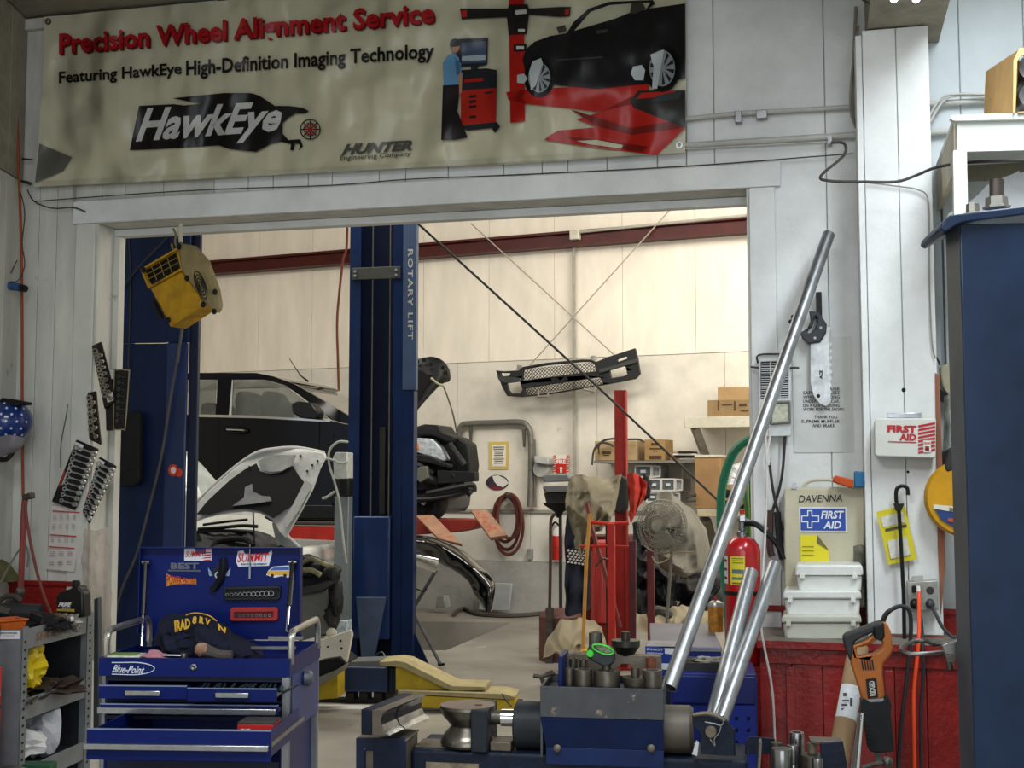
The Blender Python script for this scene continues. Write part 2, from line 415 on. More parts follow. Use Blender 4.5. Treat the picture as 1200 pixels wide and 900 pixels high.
t = struct('trim_4', loc=(0, 5.7, 0))
MB(t).box(XL, t.p(260, 5).x, -.05, -.013, ZC - .06, ZC - .004).build('crown_strip', WHTR, t, bev=.004)
t = struct('wall_right', loc=(3.6, 0, 0), pl=(0, 0, 0))
MB(t).box(0, .1, -4, 5.3, 0, 4.0).body(WHTR)
# far bay
t = struct('wall_back', pl=BW, loc=(0, 15.3, 0)); P = t.p
zA, zB, zG = P(600, 423).z, P(600, 598).z, P(600, 657.5).z
xw0, xw1 = -9, 9
MB(t).box(xw0, xw1, .0, .2, 0, 6.6).build('backing_board', PLY, t)
for nm, xs, za, zb, mt, off in (('insulation_panel', [100, 238, 303, 366, 430, 497, 574, 651, 731, 817, 905, 990], zA, 6.59, CREAM, -.03),
                                ('plywood_panel', [100, 238, 366, 537, 700, 850, 990], zB, zA - .004, PLY, -.02),
                                ('lower_panel', [100, 300, 478, 622, 780, 990], zG, zB - .004, M('dcd9cf', .65, var=.06, vs=2, spot=(('8f897c', .16, 4),)), -.02),
                                ('concrete_kerb', [100, 340, 560, 700, 860, 990], 0, zG - .003, M('a5a49f', .8, var=.1, vs=2.5, bump=.3, bs=20, spot=(('6f6a60', .15, 5), ('cfccc4', .15, 4))), -.09)):
    for a, b in zip(xs, xs[1:]):
        MB(t).box(P(a, 450).x + .002, P(b, 450).x - .002, off, -.001, za, zb).build(nm, mt, t, bev=.002)
    MB(t).box(xw0, P(xs[0], 450).x, off, -.001, za, zb).build(nm, mt, t); MB(t).box(P(xs[-1], 450).x, xw1, off, -.001, za, zb).build(nm, mt, t)
# batten line at the foot of the plywood
MB(t).box(P(440, 598).x, P(800, 598).x, -.05, -.0205, zB - .03, zB + .01).build('batten', M('8f8c84', .7), t, bev=.004)
t = struct('wall_far_left', loc=(-8, 12, 0), pl=(0, 0, 0)); MB(t).box(-.1, 0, -6, 9, 0, 6.6).body(PLY)
t = struct('wall_far_right', loc=(7.5, 10, 0), pl=(0, 0, 0)); MB(t).box(0, .1, -4, 3, 0, 6.6).body(PLY)
# maroon purlin
t = T('steel_purlin', 'long maroon steel girt running across the cream back wall', 'beam', 560, 290, BW, .2)
za = t.p(560, 279).z; zb = t.p(560, 296).z; MAR = M('4a1712', .45, var=.15, vs=6)
MB(t).box(-6, 6, 0, .19, zb - .004, zb + .018).build('bottom_flange', MAR, t)
MB(t).box(-6, 6, .05, .165, zb + .019, za - .035).build('web', MAR, t)
MB(t).box(-6, 6, 0, .19, za - .034, za).build('top_flange', MAR, t, bev=.006)
# big structure: two posts of the vehicle lift
def lift_left():
    pl = Y(184, 7.4, -6)
    t = T('lift_column', 'dark blue lift post behind the left door jamb, with hanging grey cable and red round sticker', 'vehicle lift', 184, 900, pl)
    t.loc.z = 0; t = T(t.name, t.label, t.cat, 0, 0, pl, loc=(t.loc.x, t.loc.y, 0)); P = t.p
    xa, xb, xc, xd = P(129, 450).x, P(195, 450).x, P(219, 450).x, P(230, 450).x
    zj = P(180, 402).z
    MB(t).box(xa, xb, 0, .012, .02, zj - .003).box(xa, xb, -.012, 0, zj, 4.2).build('front_plate', BLUE, t, bev=.003)
    MB(t).box(xb + .001, xc, -.01, .02, .02, zj).build('corner_flange', M('152c5a', .35, var=.12, vs=4, coat=.2), t, bev=.006)
    MB(t).box(xb + .001, xc + .012, -.02, .02, zj + .002, 4.2).build('upper_flange', BLUE, t, bev=.006)
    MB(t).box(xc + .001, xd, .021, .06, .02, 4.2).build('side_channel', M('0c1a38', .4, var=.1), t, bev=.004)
    MB(t).box(xa, xa + .02, .013, .3, .02, 4.2).build('side_plate', BLUE, t)
    MB(t).box(xa - .1, xd + .1, -.08, .42, 0, .018).build('base_plate', BLUE, t, bev=.004)
    MB(t).pp(circ(203, 551, 6, 7), -.016, .004).pp(circ(210, 554, 4, 5), -.016, .004).build('sticker', M('c43a22', .5, var=0), t)
    MB(t).pp(circ(203, 551, 3.2, 4), -.018, .003).build('sticker_centre', M('dcc9bb', .5, var=0), t)
    MB(t).pp([(134, 491), (139, 484), (158, 481), (164, 484), (163, 563), (158, 569), (133, 570)], -.09, .07).build('rubber_guard', RUB, t, bev=.02, bseg=3)
    MB(t).pt([(214, 386, -.05), (206, 430, -.05), (199, 470, -.05), (190, 530, -.05), (176, 590, -.05), (160, 650, -.05), (143, 690, -.05), (132, 735, -.05)], .008).build('cable', M('4c4b48', .6), t)
    MB(t).pt([(138, 345, -.03), (160, 316, -.03), (197, 278, -.03)], .005).pt([(150, 262, -.02), (153, 330, -.02), (150, 440, -.02)], .004).build('wire', WIRE, t)
lift_left()
def lift_mid():
    pl = Y(447, 9.8, -12)
    t = T('lift_column', 'dark blue lift post standing alone mid-bay between the two cars, with base gusset and bolted cross strap', 'vehicle lift', 0, 0, pl, loc=(Y(447, 9.8)[0], 9.8, 0)); P = t.p
    def X(x): return P(x, 500).x
    LG = M('27406b', .35, var=.12, vs=4, coat=.2)
    MB(t).box(X(408), X(421), 0, .02, .02, 4.6).box(X(408), X(408) + .012, .02, .3, .02, 4.6).build('left_flange', BLUE, t, bev=.003)
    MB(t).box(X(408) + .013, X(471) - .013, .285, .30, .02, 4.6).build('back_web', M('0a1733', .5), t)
    MB(t).box(X(460), X(471), 0, .02, .02, 4.6).box(X(471) - .012, X(471), .021, .3, .02, 4.6).build('right_flange', BLUE, t, bev=.003)
    zj = P(480, 457).z
    MB(t).box(X(471) + .001, X(487), -.005, .06, zj, 4.6).build('outer_cover', M('3a4a66', .45, var=.08), t, bev=.004)
    MB(t).box(X(471) + .001, X(485), .0, .1, .02, zj - .004).build('outer_channel', BLUE, t, bev=.004)
    for x in (431, 452): MB(t).tube([(X(x), .09, .9), (X(x), .09, 4.5)], .006).build('lift_cable', M('6d6a5f', .5, .5), t)
    MB(t).box(X(439), X(446), .12, .15, 1.3, P(440, 500).z).build('stop_bar', M('2c2b26', .6), t, bev=.003)
    MB(t).rbox(412, 314, 469, 326, -.014, .012).build('cross_strap', M('3b3d37', .6, .3), t, bev=.003)
    b = MB(t)
    for x, y in ((416, 318), (416, 323), (464, 316), (464, 322)): b.cyl(P(x, y, -.026), P(x, y, -.014), .011, 10)
    b.build('bolt', STEEL, t)
    zc = P(437, 605).z
    MB(t).box(X(416), X(459), -.03, .2, .35, zc).build('carriage', M('122b59', .38, var=.12, vs=6, coat=.2), t, bev=.012)
    MB(t).pp([(417, 700), (452, 700), (437, 778), (424, 778)], -.06, .03).build('gusset', M('46536a', .5, var=.12), t, bev=.004)
    MB(t).pp([(486, 742), (502, 778), (486, 778)], .05, .02).build('gusset', BLUE, t, bev=.003)
    MB(t).box(X(404), X(502), -.1, .36, 0, .02).build('base_plate', BLUE, t, bev=.004)
    text(t, 'ROTARY LIFT', [(477.5, 412), (477.5, 291), (484, 291), (484, 412)][::-1] and [(484, 292), (484, 398), (478, 398), (478, 292)], M('a7a59b', .5, var=0), dy=-.008, bold=.02, sp=1.2)
    MB(t).pt([(446, 764, -.05), (441, 768, -.05), (441, 775, -.05), (446, 778, -.05), (451, 774, -.05), (450, 767, -.05)], .006, 6, closed=True).build('lifting_ring', STEEL, t)
lift_mid()
# ================================================================ BANNER
def banner():
    t = T('vinyl_banner', 'large cream vinyl advertising banner about wheel alignment hung over the wide opening', 'banner', 420, 205, FW, .06)
    BN = M('c0bba0', .3, var=.05, vs=2, bump=1.0, bs=1.3, bdist=.42, stretch=(1.6, 1, 1.1), bdet=2.2)
    def BM(h, r=.34): return M(h, r, var=.04, vs=3, bump=1.0, bs=1.3, bdist=.42, stretch=(1.6, 1, 1.1), bdet=2.2)
    rows = [[(52, 20), (200, 6), (420, -12), (620, -22), (804, -34)],
            [(50, 90, -.01), (200, 88), (420, 78), (620, 68), (804, 60)],
            [(45, 160, -.02), (200, 158), (420, 145), (620, 132), (804, 122)],
            [(40, 219, -.01), (200, 212), (420, 200), (620, 191), (803, 178)]]
    MB(t).sheet(rows, 60, 26, amp=.004, fr=5, thick=.002).build('vinyl_sheet', BN, t)
    MB(t).flat([(46, 168), (84, 184), (74, 200), (41, 214)], -.03).build('folded_corner', BM('5d5c55'), t)
    MB(t).sheet([[(40, 213, -.012), (420, 194, -.012), (803, 172, -.012)], [(40, 219, -.012), (420, 200, -.012), (803, 179, -.012)]], 40, 1).build('hem', BM('b0ac94'), t)
    g = MB(t)
    for x, y in ((56, 25), (796, 170)): g.lathe(t.p(x, y, -.014), (0, 1, 0), [(.008, 0), (.016, 0), (.016, .006), (.008, .006), (.008, 0)], 14, True)
    g.build('grommet', STEEL, t)
    RD, BK, GR = BM('a3161d'), BM('151414'), BM('4d4c48')
    d = -.019
    text(t, 'Precision Wheel Alignment Service', [(71, 41), (511, 4), (511, 36), (71, 73)], BM('5a1014'), dy=d + .0005, bold=.035)
    text(t, 'Precision Wheel Alignment Service', [(69, 39), (509, 2), (509, 34), (69, 71)], RD, dy=d - .001, bold=.03)
    text(t, 'Featuring HawkEye', [(69, 84), (213, 73), (213, 91), (69, 102)], BK, dy=d, bold=.026)
    text(t, 'High-Definition Imaging Technology', [(218, 71), (509, 50), (509, 73), (218, 94)], BK, dy=d, bold=.026)
    # bird-and-wordmark emblem
    e = MB(t)
    e.flat([(163, 124), (204, 122), (226, 125), (286, 121), (330, 128), (330, 160), (296, 168), (262, 170), (180, 175), (152, 176)], d)
    e.flat([(202, 115), (262, 109), (294, 109), (304, 112), (322, 124), (338, 124), (354, 126), (362, 130), (358, 133), (346, 133), (338, 138), (331, 144), (331, 156), (338, 164), (352, 163), (355, 171), (350, 176), (352, 169), (346, 168), (344, 176), (340, 176), (341, 169), (330, 166), (318, 168), (300, 178), (270, 175), (252, 169), (260, 140), (240, 128), (212, 124), (238, 121), (222, 119)], d - .0008)
    e.build('bird_emblem', BK, t)
    text(t, 'HawkEye', [(163, 125), (335, 116), (327, 166), (154, 181)], BM('1a1a1a'), dy=d - .0016, bold=.06, shear=.25)
    text(t, 'HawkEye', [(165, 127), (333, 118), (325, 164), (157, 178)], BM('b9b9b4'), dy=d - .0024, bold=.03, shear=.25)
    w_ = MB(t)
    for r0, r1 in ((12.2, 11), (8, 7.2)):
        w_.holed([(363 + a - 363, b) for a, b in circ(363.5, 151.5, r0)], [circ(363.5, 151.5, r1)], d - .001, .0008)
    for k in range(8):
        a = k * math.pi / 4; w_.flat([(363.5 + 3 * math.cos(a) - .6 * math.sin(a), 151.5 + 3 * math.sin(a) + .6 * math.cos(a)), (363.5 + 11 * math.cos(a) - .6 * math.sin(a), 151.5 + 11 * math.sin(a) + .6 * math.cos(a)), (363.5 + 11 * math.cos(a) + .6 * math.sin(a), 151.5 + 11 * math.sin(a) - .6 * math.cos(a)), (363.5 + 3 * math.cos(a) + .6 * math.sin(a), 151.5 + 3 * math.sin(a) - .6 * math.cos(a))], d - .001)
    w_.build('wheel_emblem', BK, t)
    w_ = MB(t).flat(circ(363.5, 151.5, 3), d - .0018)
    for k in range(8):
        a = (k + .5) * math.pi / 4; w_.flat(circ(363.5 + 6 * math.cos(a), 151.5 + 6 * math.sin(a), 1.3, n=8), d - .0018)
    w_.build('wheel_emblem', RD, t)
    text(t, 'HUNTER', [(403, 169), (484, 164), (483, 176), (400, 182)], GR, dy=d, bold=.05, shear=.25)
    text(t, 'Engineering Company', [(399, 182), (482, 177), (481, 184), (398, 190)], GR, dy=d, bold=.01)
    # printed picture: technician, console, sensor rig, convertible on a red lift
    def pic(nm, col, *polys, k=0):
        for q in polys: MB(t).flat(q, d - .001 * k).build(nm, BM(col), t)
    pic('printed_picture', 'a81d16', [(596, -9), (614, -10), (615, 142), (598, 144)], [(593, 108), (622, 104), (760, 98), (760, 118), (700, 131), (640, 124), (612, 121), (596, 117)],
        [(704, 131), (740, 113), (803, 108), (803, 150), (770, 182), (690, 172), (638, 164), (642, 160), (654, 153), (700, 149), (676, 140)])
    pic('printed_picture', '6d1713', [(668, 128), (740, 150), (800, 140), (800, 150), (740, 158), (700, 148)], [(660, 160), (700, 163), (760, 172), (752, 178), (690, 170)], k=1)
    pic('printed_picture', 'b9b498', [(676, 165), (700, 164), (730, 170), (728, 174), (690, 169)], k=2)
    pic('printed_picture', '23211f', [(539, 10), (550, 10), (595, 10), (597, 5), (618, 5), (620, 10), (656, 8), (669, 8), (668, 19), (657, 20), (620, 17), (617, 40), (596, 41), (594, 20), (552, 22), (541, 23)],
        [(602, 52), (617, 51), (617, 60), (602, 61)], [(738, 118), (748, 106), (803, 106), (803, 150), (742, 126)], k=2)
    pic('printed_picture', 'a81d16', [(540, 13), (547, 12), (547, 20), (541, 20)], [(662, 11), (667, 11), (666, 17), (662, 17)], [(751, 109), (792, 106), (790, 112), (746, 116)], k=3)
    pic('printed_picture', 'c9c8c0', [(604, 12), (617, 11), (617, 16), (604, 17)], [(607, 34), (615, 34), (615, 37), (607, 37)], [(605, 54), (614, 54), (614, 58), (605, 58)], k=3)
    # convertible
    pic('printed_picture', '18181a', [(612, 70), (616, 58), (626, 49), (645, 42), (664, 39), (672, 26), (690, 10), (714, 2), (765, 0), (768, 4), (760, 10), (803, 4), (803, 92), (760, 98), (700, 104), (655, 100), (618, 92)], k=4)
    pic('printed_picture', 'a9a78f', [(673, 36), (692, 14), (714, 6), (740, 4), (740, 14), (720, 22), (700, 28)], [(744, 4), (762, 3), (757, 11), (744, 14)], k=5)
    pic('printed_picture', '3e3d3a', [(740, 4), (752, 2), (757, 10), (745, 16), (738, 16)], [(652, 70), (706, 66), (706, 68), (652, 71)], [(698, 36), (712, 34), (711, 38), (700, 40)], [(652, 32), (662, 29), (664, 36), (655, 39)], k=6)
    for cx, cy, rx, ry in ((632, 91, 18, 23), (776, 80, 21, 28)):
        pic('printed_wheel', '0c0c0d', circ(cx, cy, rx, ry), k=6)
        pic('printed_wheel', '8d9093', circ(cx, cy, rx * .72, ry * .76), k=7)
        pic('printed_wheel', '2a2b2e', *[[(cx + 3 * math.cos(a), cy + 3 * math.sin(a)), (cx + rx * .68 * math.cos(a - .14), cy + ry * .7 * math.sin(a - .14)), (cx + rx * .68 * math.cos(a + .14), cy + ry * .7 * math.sin(a + .14))] for a in [k * math.pi / 5 + .2 for k in range(10)]], k=8)
    pic('printed_picture', 'b7bec0', [(624, 72), (634, 68), (636, 74), (628, 100), (622, 106), (620, 84)], [(762, 64), (778, 58), (776, 72), (770, 104), (764, 104), (766, 78)], [(742, 78), (752, 76), (756, 82), (754, 94), (744, 94), (739, 86)], [(606, 88), (614, 86), (618, 92), (614, 98), (606, 97)], k=9)
    pic('printed_picture', '2f3438', [(770, 112), (800, 106), (796, 116), (760, 120)], k=9)
    # technician and console
    pic('printed_picture', '22252b', [(529, 46), (572, 44), (571, 76), (560, 78), (560, 82), (552, 82), (552, 78), (540, 78)], [(539, 86), (541, 82), (570, 80), (582, 82), (582, 104), (540, 106)], [(540, 148), (582, 143), (586, 148), (580, 156), (576, 150), (548, 153)], k=1)
    pic('printed_picture', '3d4a63', [(541, 50), (570, 48), (569, 73), (541, 75)], k=2)
    pic('printed_picture', '99a6ae', [(541, 66), (569, 64), (569, 70), (541, 72)], k=3)
    pic('printed_picture', 'a3231a', [(540, 106), (582, 103), (581, 143), (540, 147)], [(544, 93), (566, 91), (566, 95), (544, 97)], k=2)
    pic('printed_picture', '1a1a1a', [(550, 112), (558, 111), (558, 114), (550, 115)], [(550, 118), (558, 117), (558, 120), (550, 121)], [(550, 124), (558, 123), (558, 126), (550, 127)], [(550, 136), (558, 135), (558, 138), (550, 139)], [(568, 108), (578, 107), (578, 109), (568, 110)], k=3)
    pic('printed_person', '5d8bb0', [(519, 74), (525, 64), (532, 62), (538, 68), (540, 90), (538, 100), (520, 100)], [(532, 66), (540, 74), (541, 88), (535, 88)], k=4)
    pic('printed_person', 'a87a62', circ(533, 54, 5.5, 8), [(538, 86), (542, 86), (541, 108), (537, 114), (536, 104)], k=5)
    pic('printed_person', '1b1718', arc(533, 52, 6, 7, 170, 350) + [(538, 54), (530, 55), (529, 60)], [(519, 100), (538, 99), (538, 112), (536, 130), (546, 156), (548, 161), (534, 164), (517, 164), (518, 130)], k=6)
banner()
# ================================================================ WALL SERVICES
GP = M('b4b3ad', .55, var=.08, vs=8)
t = T('wall_conduit', 'upper thin grey conduit pipe running to the white pier right of the banner', 'conduit', 900, 131, FW, .045)
MB(t).pt([(795, 140), (865, 133), (1003, 125)], .0105, 10, sm=0).build('pipe', GP, t)
MB(t).rbox(861, 130, 869, 143, -.014, .04).rbox(886, 129, 899, 138, -.015, .04).build('clamp', STEEL, t, bev=.002)
t = T('wall_conduit', 'lower thick grey conduit pipe running to the white pier right of the banner', 'conduit', 900, 163, FW, .045)
MB(t).pt([(795, 171), (1005, 158)], .014, 10, sm=0).pt([(795, 175, -.02), (972, 166, -.02)], .004, 6, sm=0).build('pipe', GP, t)
MB(t).rbox(970, 160, 975, 168, -.03, .05).build('clamp', STEEL, t)
t = T('wall_conduit', 'two parallel conduit pipes behind the white pier above the white shelf', 'conduit', 1130, 118, FW, .045)
MB(t).pt([(1080, 122), (1170, 117)], .012, 10, sm=0).build('pipe', GP, t); MB(t).pt([(1080, 156), (1115, 153)], .014, 10, sm=0).build('pipe', GP, t)
MB(t).pt([(1090, 143, -.03), (1104, 120, -.03), (1122, 112, -.03), (1175, 115, -.03)], .006).pt([(1088, 138, -.04), (1102, 116, -.04), (1120, 110, -.04), (1175, 111, -.04)], .005).build('grey_cable', GP, t)
solo('wire', 'thin sagging wire strung along the lintel under the banner', 'wire', 480, 210, FW, .045).pt([(40, 236), (148, 228), (250, 222), (390, 217), (480, 210), (600, 205), (800, 195), (960, 183), (1000, 180)], .0028, 6).body(WIRE)
solo('wire', 'short frayed wire end dangling over the top left casing corner', 'wire', 90, 242, FW, .05).pt([(32, 222), (40, 236), (62, 244), (85, 243), (100, 248)], .0035, 6).body(WIRE)
solo('black_cable', 'dark cable looping off the lower conduit and across the white pier to the right edge', 'cable', 1010, 212, Y(1010, 4.85, -13.7), 0).pt([(974, 167, .2), (989, 168, .2), (989, 182, .1), (962, 206, .03), (972, 212, 0), (1010, 213, 0), (1050, 213, 0), (1075, 205, 0), (1098, 196, -.05), (1140, 190, -.15), (1210, 188, -.3)], .006, 8).body(WIRE)
solo('grey_wire', 'thin grey wire curving down the right side of the white pier', 'wire', 1080, 230, FW, .275).pt([(1016, 214), (1050, 218), (1075, 222), (1087, 232), (1089, 270), (1089, 330), (1092, 400), (1096, 420)], .003, 6).body(M('8e8c84', .7))
# holes and small marks on the pier
t = T('grey_cable', 'bundle of stiff grey cable standing in the corner left of the white pier', 'cable', 1000, 100, FW, .06)
MB(t).pt([(1003, 8), (1001, 60), (999, 110), (1000, 138), (1004, 148)], .007).pt([(1006, 30, -.02), (998, 90, -.02), (997, 130, -.02), (1003, 150, -.02)], .005).build('cable_strand', M('8b8579', .7), t)
# fluorescent light
t = T('ceiling_light', 'white fluorescent light with two glowing bulbs under the beam at the top edge', 'light', 1062, 0, FW, .7)
P = t.p
MB(t).box(-.09, .09, -.6, .05, .05, .09).build('light_housing', WPL, t, bev=.004)
for x in (1048, 1074):
    p = P(x, -3); MB(t).tube([(p.x, .0, p.z), (p.x, .012, p.z), (p.x, .02, p.z), (p.x, -.5, p.z)], [.012, .014, .014, .014], 10).build('bulb', M('f4f8ff', .4, var=0, emit=9), t)
solo('black_cable', 'thin dark cable looped under the beam beside the fluorescent light', 'cable', 1030, 3, FW, .5).pt([(1008, -2), (1020, 4), (1034, 3), (1044, -2)], .004).body(WIRE)
# left corner: orange cord, blue bar
solo('extension_cord', 'orange brown extension cord hanging down the left wall corner', 'cord', 25, 400, FW, .10).pt([(0, 4), (14, 10), (18, 24), (19, 100), (22, 200), (25, 290), (26, 400), (26, 480), (27, 580)], .007, 8).body(M('8f4326', .6, var=.1))
solo('black_wire', 'thin black wire twisted around the orange cord in the left corner', 'wire', 25, 300, FW, .12).pt([(24, 225), (29, 250), (26, 285), (29, 310), (22, 328), (12, 330), (0, 325)], .003, 6).pt([(20, 305), (12, 322), (11, 330)], .003, 6).body(WIRE)
t = T('cable_bracket', 'small iron hook bracket on the left corner below the banner', 'bracket', 25, 215, FW, .06)
MB(t).pt([(22, 212), (32, 214), (36, 216)], .008).pt([(26, 186), (38, 187)], .004).build('hook', DSTEEL, t)
t = T('blue_bar', 'blue metal bar end poking out of the left wall', 'bar', 10, 336, FW, .14)
MB(t).pt([(-10, 332), (12, 335), (24, 337)], [.02, .02, .02], 12, sm=0).build('bar', M('2d4d74', .5, var=.15), t)
p = t.p(28, 338); MB(t).lathe(p, (0, -1, 0), [(.006, -.01), (.018, -.01), (.018, .015), (.006, .015), (.006, -.01)], 16, True).build('end_ring', BLK, t)
# welding helmet with stars
def helmet():
    t = T('welding_helmet', 'blue welding helmet with white stars hanging at the far left edge', 'helmet', 12, 520, FW, .22)
    HB = M('16306e', .25, var=.1, coat=.5)
    c = t.p(10, 494); rx, rz = .108, .105
    MB(t).ell(c, (rx, .12, rz), 28, 18).build('shell', HB, t)
    MB(t).pp([(-6, 474), (2, 466), (16, 468), (31, 471), (30, 474), (14, 476)], -.06, .05).build('headband', BLK, t, bev=.004)
    MB(t).sheet([[(-4, 512, -.09), (14, 510, -.12), (28, 514, -.08)], [(-4, 524, -.1), (12, 524, -.12), (24, 524, -.08)], [(-2, 536, -.08), (8, 532, -.1), (16, 530, -.08)]], 12, 8, thick=.012).build('visor', M('6f6c72', .4, var=.1), t)
    MB(t).pt([(-2, 538, -.04), (8, 538, -.05), (16, 528, -.04)], .012).build('chin_strap', BLK, t)
    b = MB(t)
    for i in range(7):
        for j in range(6):
            ph = R(-80 + i * 25 + (12 if j % 2 else 0)); th = R(38 + j * 18)
            dv = Vector((math.sin(th) * math.sin(ph), -math.sin(th) * math.cos(ph), math.cos(th)))
            pc = c + Vector((dv.x * (rx + .001), dv.y * .121, dv.z * (rz + .001)))
            e = dv.cross(Vector((0, 0, 1))).normalized(); g = e.cross(dv)
            vs = [pc + (e * math.sin(a) + g * math.cos(a)) * (.0085 if k % 2 == 0 else .0038) + dv * .001 for k, a in enumerate([2 * math.pi * q / 10 for q in range(10)])]
            n0 = len(b.v); b.v += [tuple(v) for v in vs] + [tuple(pc + dv * .0015)]; b.f += [(n0 + 10, n0 + q, n0 + (q + 1) % 10) for q in range(10)]
    b.build('star_print', M('c9d3e2', .4, var=0), t)
helmet()
# yellow sheet at the left edge
t = T('yellow_sheet', 'yellow paper sheet pinned at the left edge below the starred helmet', 'paper', 3, 604, FW, .02)
MB(t).rbox(-12, 549, 7, 605, -.004, .003).build('sheet', M('d9cf1e', .7, var=.05), t)
b = MB(t)
for k in range(7): b.rbox(-10, 556 + k * 6.5, 3, 558 + k * 6.5, -.006, .001)
b.build('print', M('8c8a3a', .7, var=0), t)
# calendar
t = T('wall_calendar', 'white year calendar strip with red bands pinned left of the opening', 'calendar', 76, 668, FW, .02)
MB(t).sheet([[(61, 592, -.004), (98, 597, -.01)], [(58, 630, -.004), (92, 634, -.012)], [(54, 667, -.01), (87, 670, -.03)]], 8, 12, thick=.001).build('paper', M('cfc8c2', .7, var=.03), t)
b = MB(t)
for y in (598, 626, 640): b.pp([(62 - (y - 592) * .1, y), (94 - (y - 592) * .14, y + 2), (94 - (y - 592) * .14, y + 3.4), (62 - (y - 592) * .1, y + 1.4)], -.016 - (y - 592) * .0001, .001)
b.build('red_band', M('b03a3a', .7, var=0), t)
b = MB(t)
for r_, (y, n) in enumerate(((603, 4), (614, 4), (630, 4), (646, 3), (657, 3))):
    for k in range(n):
        x = 61 - (y - 592) * .09 + k * (31 / n)
        for q in range(3): b.pp([(x + 2, y + 2 * q), (x + 31 / n - 2.5, y + .5 + 2 * q), (x + 31 / n - 2.5, y + 1.3 + 2 * q), (x + 2, y + .8 + 2 * q)], -.024, .0005)
b.build('month_print', M('a19a98', .7, var=0), t)
# wrench cards
def wrench_card(label, quad, n, flip=1, off=.05, dull=False, a=0, wlen=.8):
    """quad TL,TR,BR,BL: a black card holding n chrome wrenches across it"""
    cx = sum(q[0] for q in quad) / 4; by = max(q[1] for q in quad)
    t = T('wrench_set', label, 'wrench set', cx, by, FW, off, group='carded wrench sets on the left jamb')
    MB(t).pp(quad, 0, .012).build('card', M('1a1718', .4, var=.1), t, bev=.008)
    q = [t.p(x, y, -.003) for x, y in quad]
    def B(u, v, d=0): r = q[0].lerp(q[1], u).lerp(q[3].lerp(q[2], u), v); return Vector((r.x, r.y + d, r.z))
    W = M('8c8b86' if dull else 'b9bcbe', .3, .9, var=.2, vs=30)
    for k in range(n):
        v = .1 + .82 * k / (n - 1); s_ = 1 - .35 * k / n if flip > 0 else .65 + .35 * k / n
        u0, u1 = .98 - wlen * s_, .99
        b = MB(t); p0, p1 = B(u0, v, -.008), B(u1, v - .02, -.012)
        ax = (p1 - p0).normalized(); rr = .0105 * s_ + .003
        b.tube([p0 + ax * rr, p0.lerp(p1, .5), p1 - ax * rr], [rr * .5, rr * .38, rr * .5], 6)
        b.lathe(p0, (0, -1, 0), [(rr * .55, -.004), (rr, -.004), (rr, .008), (rr * .55, .008), (rr * .55, -.004)], 10, True)
        b.lathe(p1, (0, -1, 0), [(rr * .5, -.004), (rr * 1.1, -.004), (rr * 1.1, .01), (rr * .5, .01), (rr * .5, -.004)], 10, True)
        b.build('wrench', W, t)
    q2 = lambda u, v: tuple(B(u, v))
    b = MB(t); ps = [B(.05, .03, -.006), B(.42, .03, -.006), B(.42, .13, -.006), B(.05, .13, -.006)]; b.add(ps, [(0, 1, 2, 3)]); b.build('price_label', M('c9c7c2', .6, var=0), t)
    b = MB(t); ps = [B(.06, .5, -.006), B(.13, .5, -.006), B(.13, .74, -.006), B(.06, .74, -.006)]; b.add(ps, [(0, 1, 2, 3)]); b.build('card_print', M('a23a22', .6, var=0), t)
    b = MB(t); ps = [B(.16, .3, -.006), B(.22, .3, -.006), B(.22, .7, -.006), B(.16, .7, -.006)]; b.add(ps, [(0, 1, 2, 3)]); b.build('card_print', M('a9a8a6', .6, var=0), t)
    return t
wrench_card('black card of ten chrome wrenches directly above the calendar', [(89, 515), (115, 526), (87, 598), (60, 588)], 10, off=.055)
wrench_card('tilted black card of chrome wrenches overlapping the right side of the calendar', [(116, 535), (136, 546), (104, 614), (96, 600)], 10, off=.075)
def narrow_card(label, quad, n, off, extra=None):
    cx = sum(q[0] for q in quad) / 4; by = max(q[1] for q in quad)
    t = T('wrench_set', label, 'wrench set', cx, by, FW, off, group='carded wrench sets on the left jamb')
    MB(t).pp(quad, 0, .014).build('card', M('231c19', .4, var=.2), t, bev=.01)
    q = [t.p(x, y, -.003) for x, y in quad]
    for k in range(n):
        v = .12 + .8 * k / n; c = q[0].lerp(q[1], .4).lerp(q[3].lerp(q[2], .4), v); c2 = q[0].lerp(q[1], .75).lerp(q[3].lerp(q[2], .75), v + .1)
        c.y -= .012; c2.y -= .012
        b = MB(t).lathe(c, (0, -1, 0), [(.006, -.01), (.015, -.01), (.015, .006), (.006, .006), (.006, -.01)], 10, True)
        b.tube([c + Vector((.008, 0, -.006)), c2 - Vector((.006, 0, -.006))], .005, 6).lathe(c2, (0, -1, 0), [(.004, -.006), (.011, -.006), (.011, .004), (.004, .004), (.004, -.006)], 10, True)
        b.build('wrench', M('8f8a80', .35, .85, var=.25, vs=30), t)
    b = MB(t); b.pp(extra, -.012, .002) if extra else None
    if extra: b.build('price_label', M('b9b8b2', .6, var=0), t)
narrow_card('narrow card of dull wrenches pinned highest on the left jamb', [(107, 405), (118, 400), (136, 470), (122, 480)], 8, .06, [(124, 462), (132, 459), (133, 469), (126, 472)])
narrow_card('short narrow wrench card on the casing just below the highest one', [(102, 460), (112, 458), (118, 522), (104, 515)], 5, .05)
t = T('wrench_set', 'black cased wrench set with yellowish rim hanging over the jamb edge', 'wrench set', 140, 504, FW, .045, group='carded wrench sets on the left jamb')
MB(t).pp([(122, 432), (152, 432), (145, 503), (124, 505)], 0, .012).build('card', M('171717', .4, var=.1), t, bev=.006)
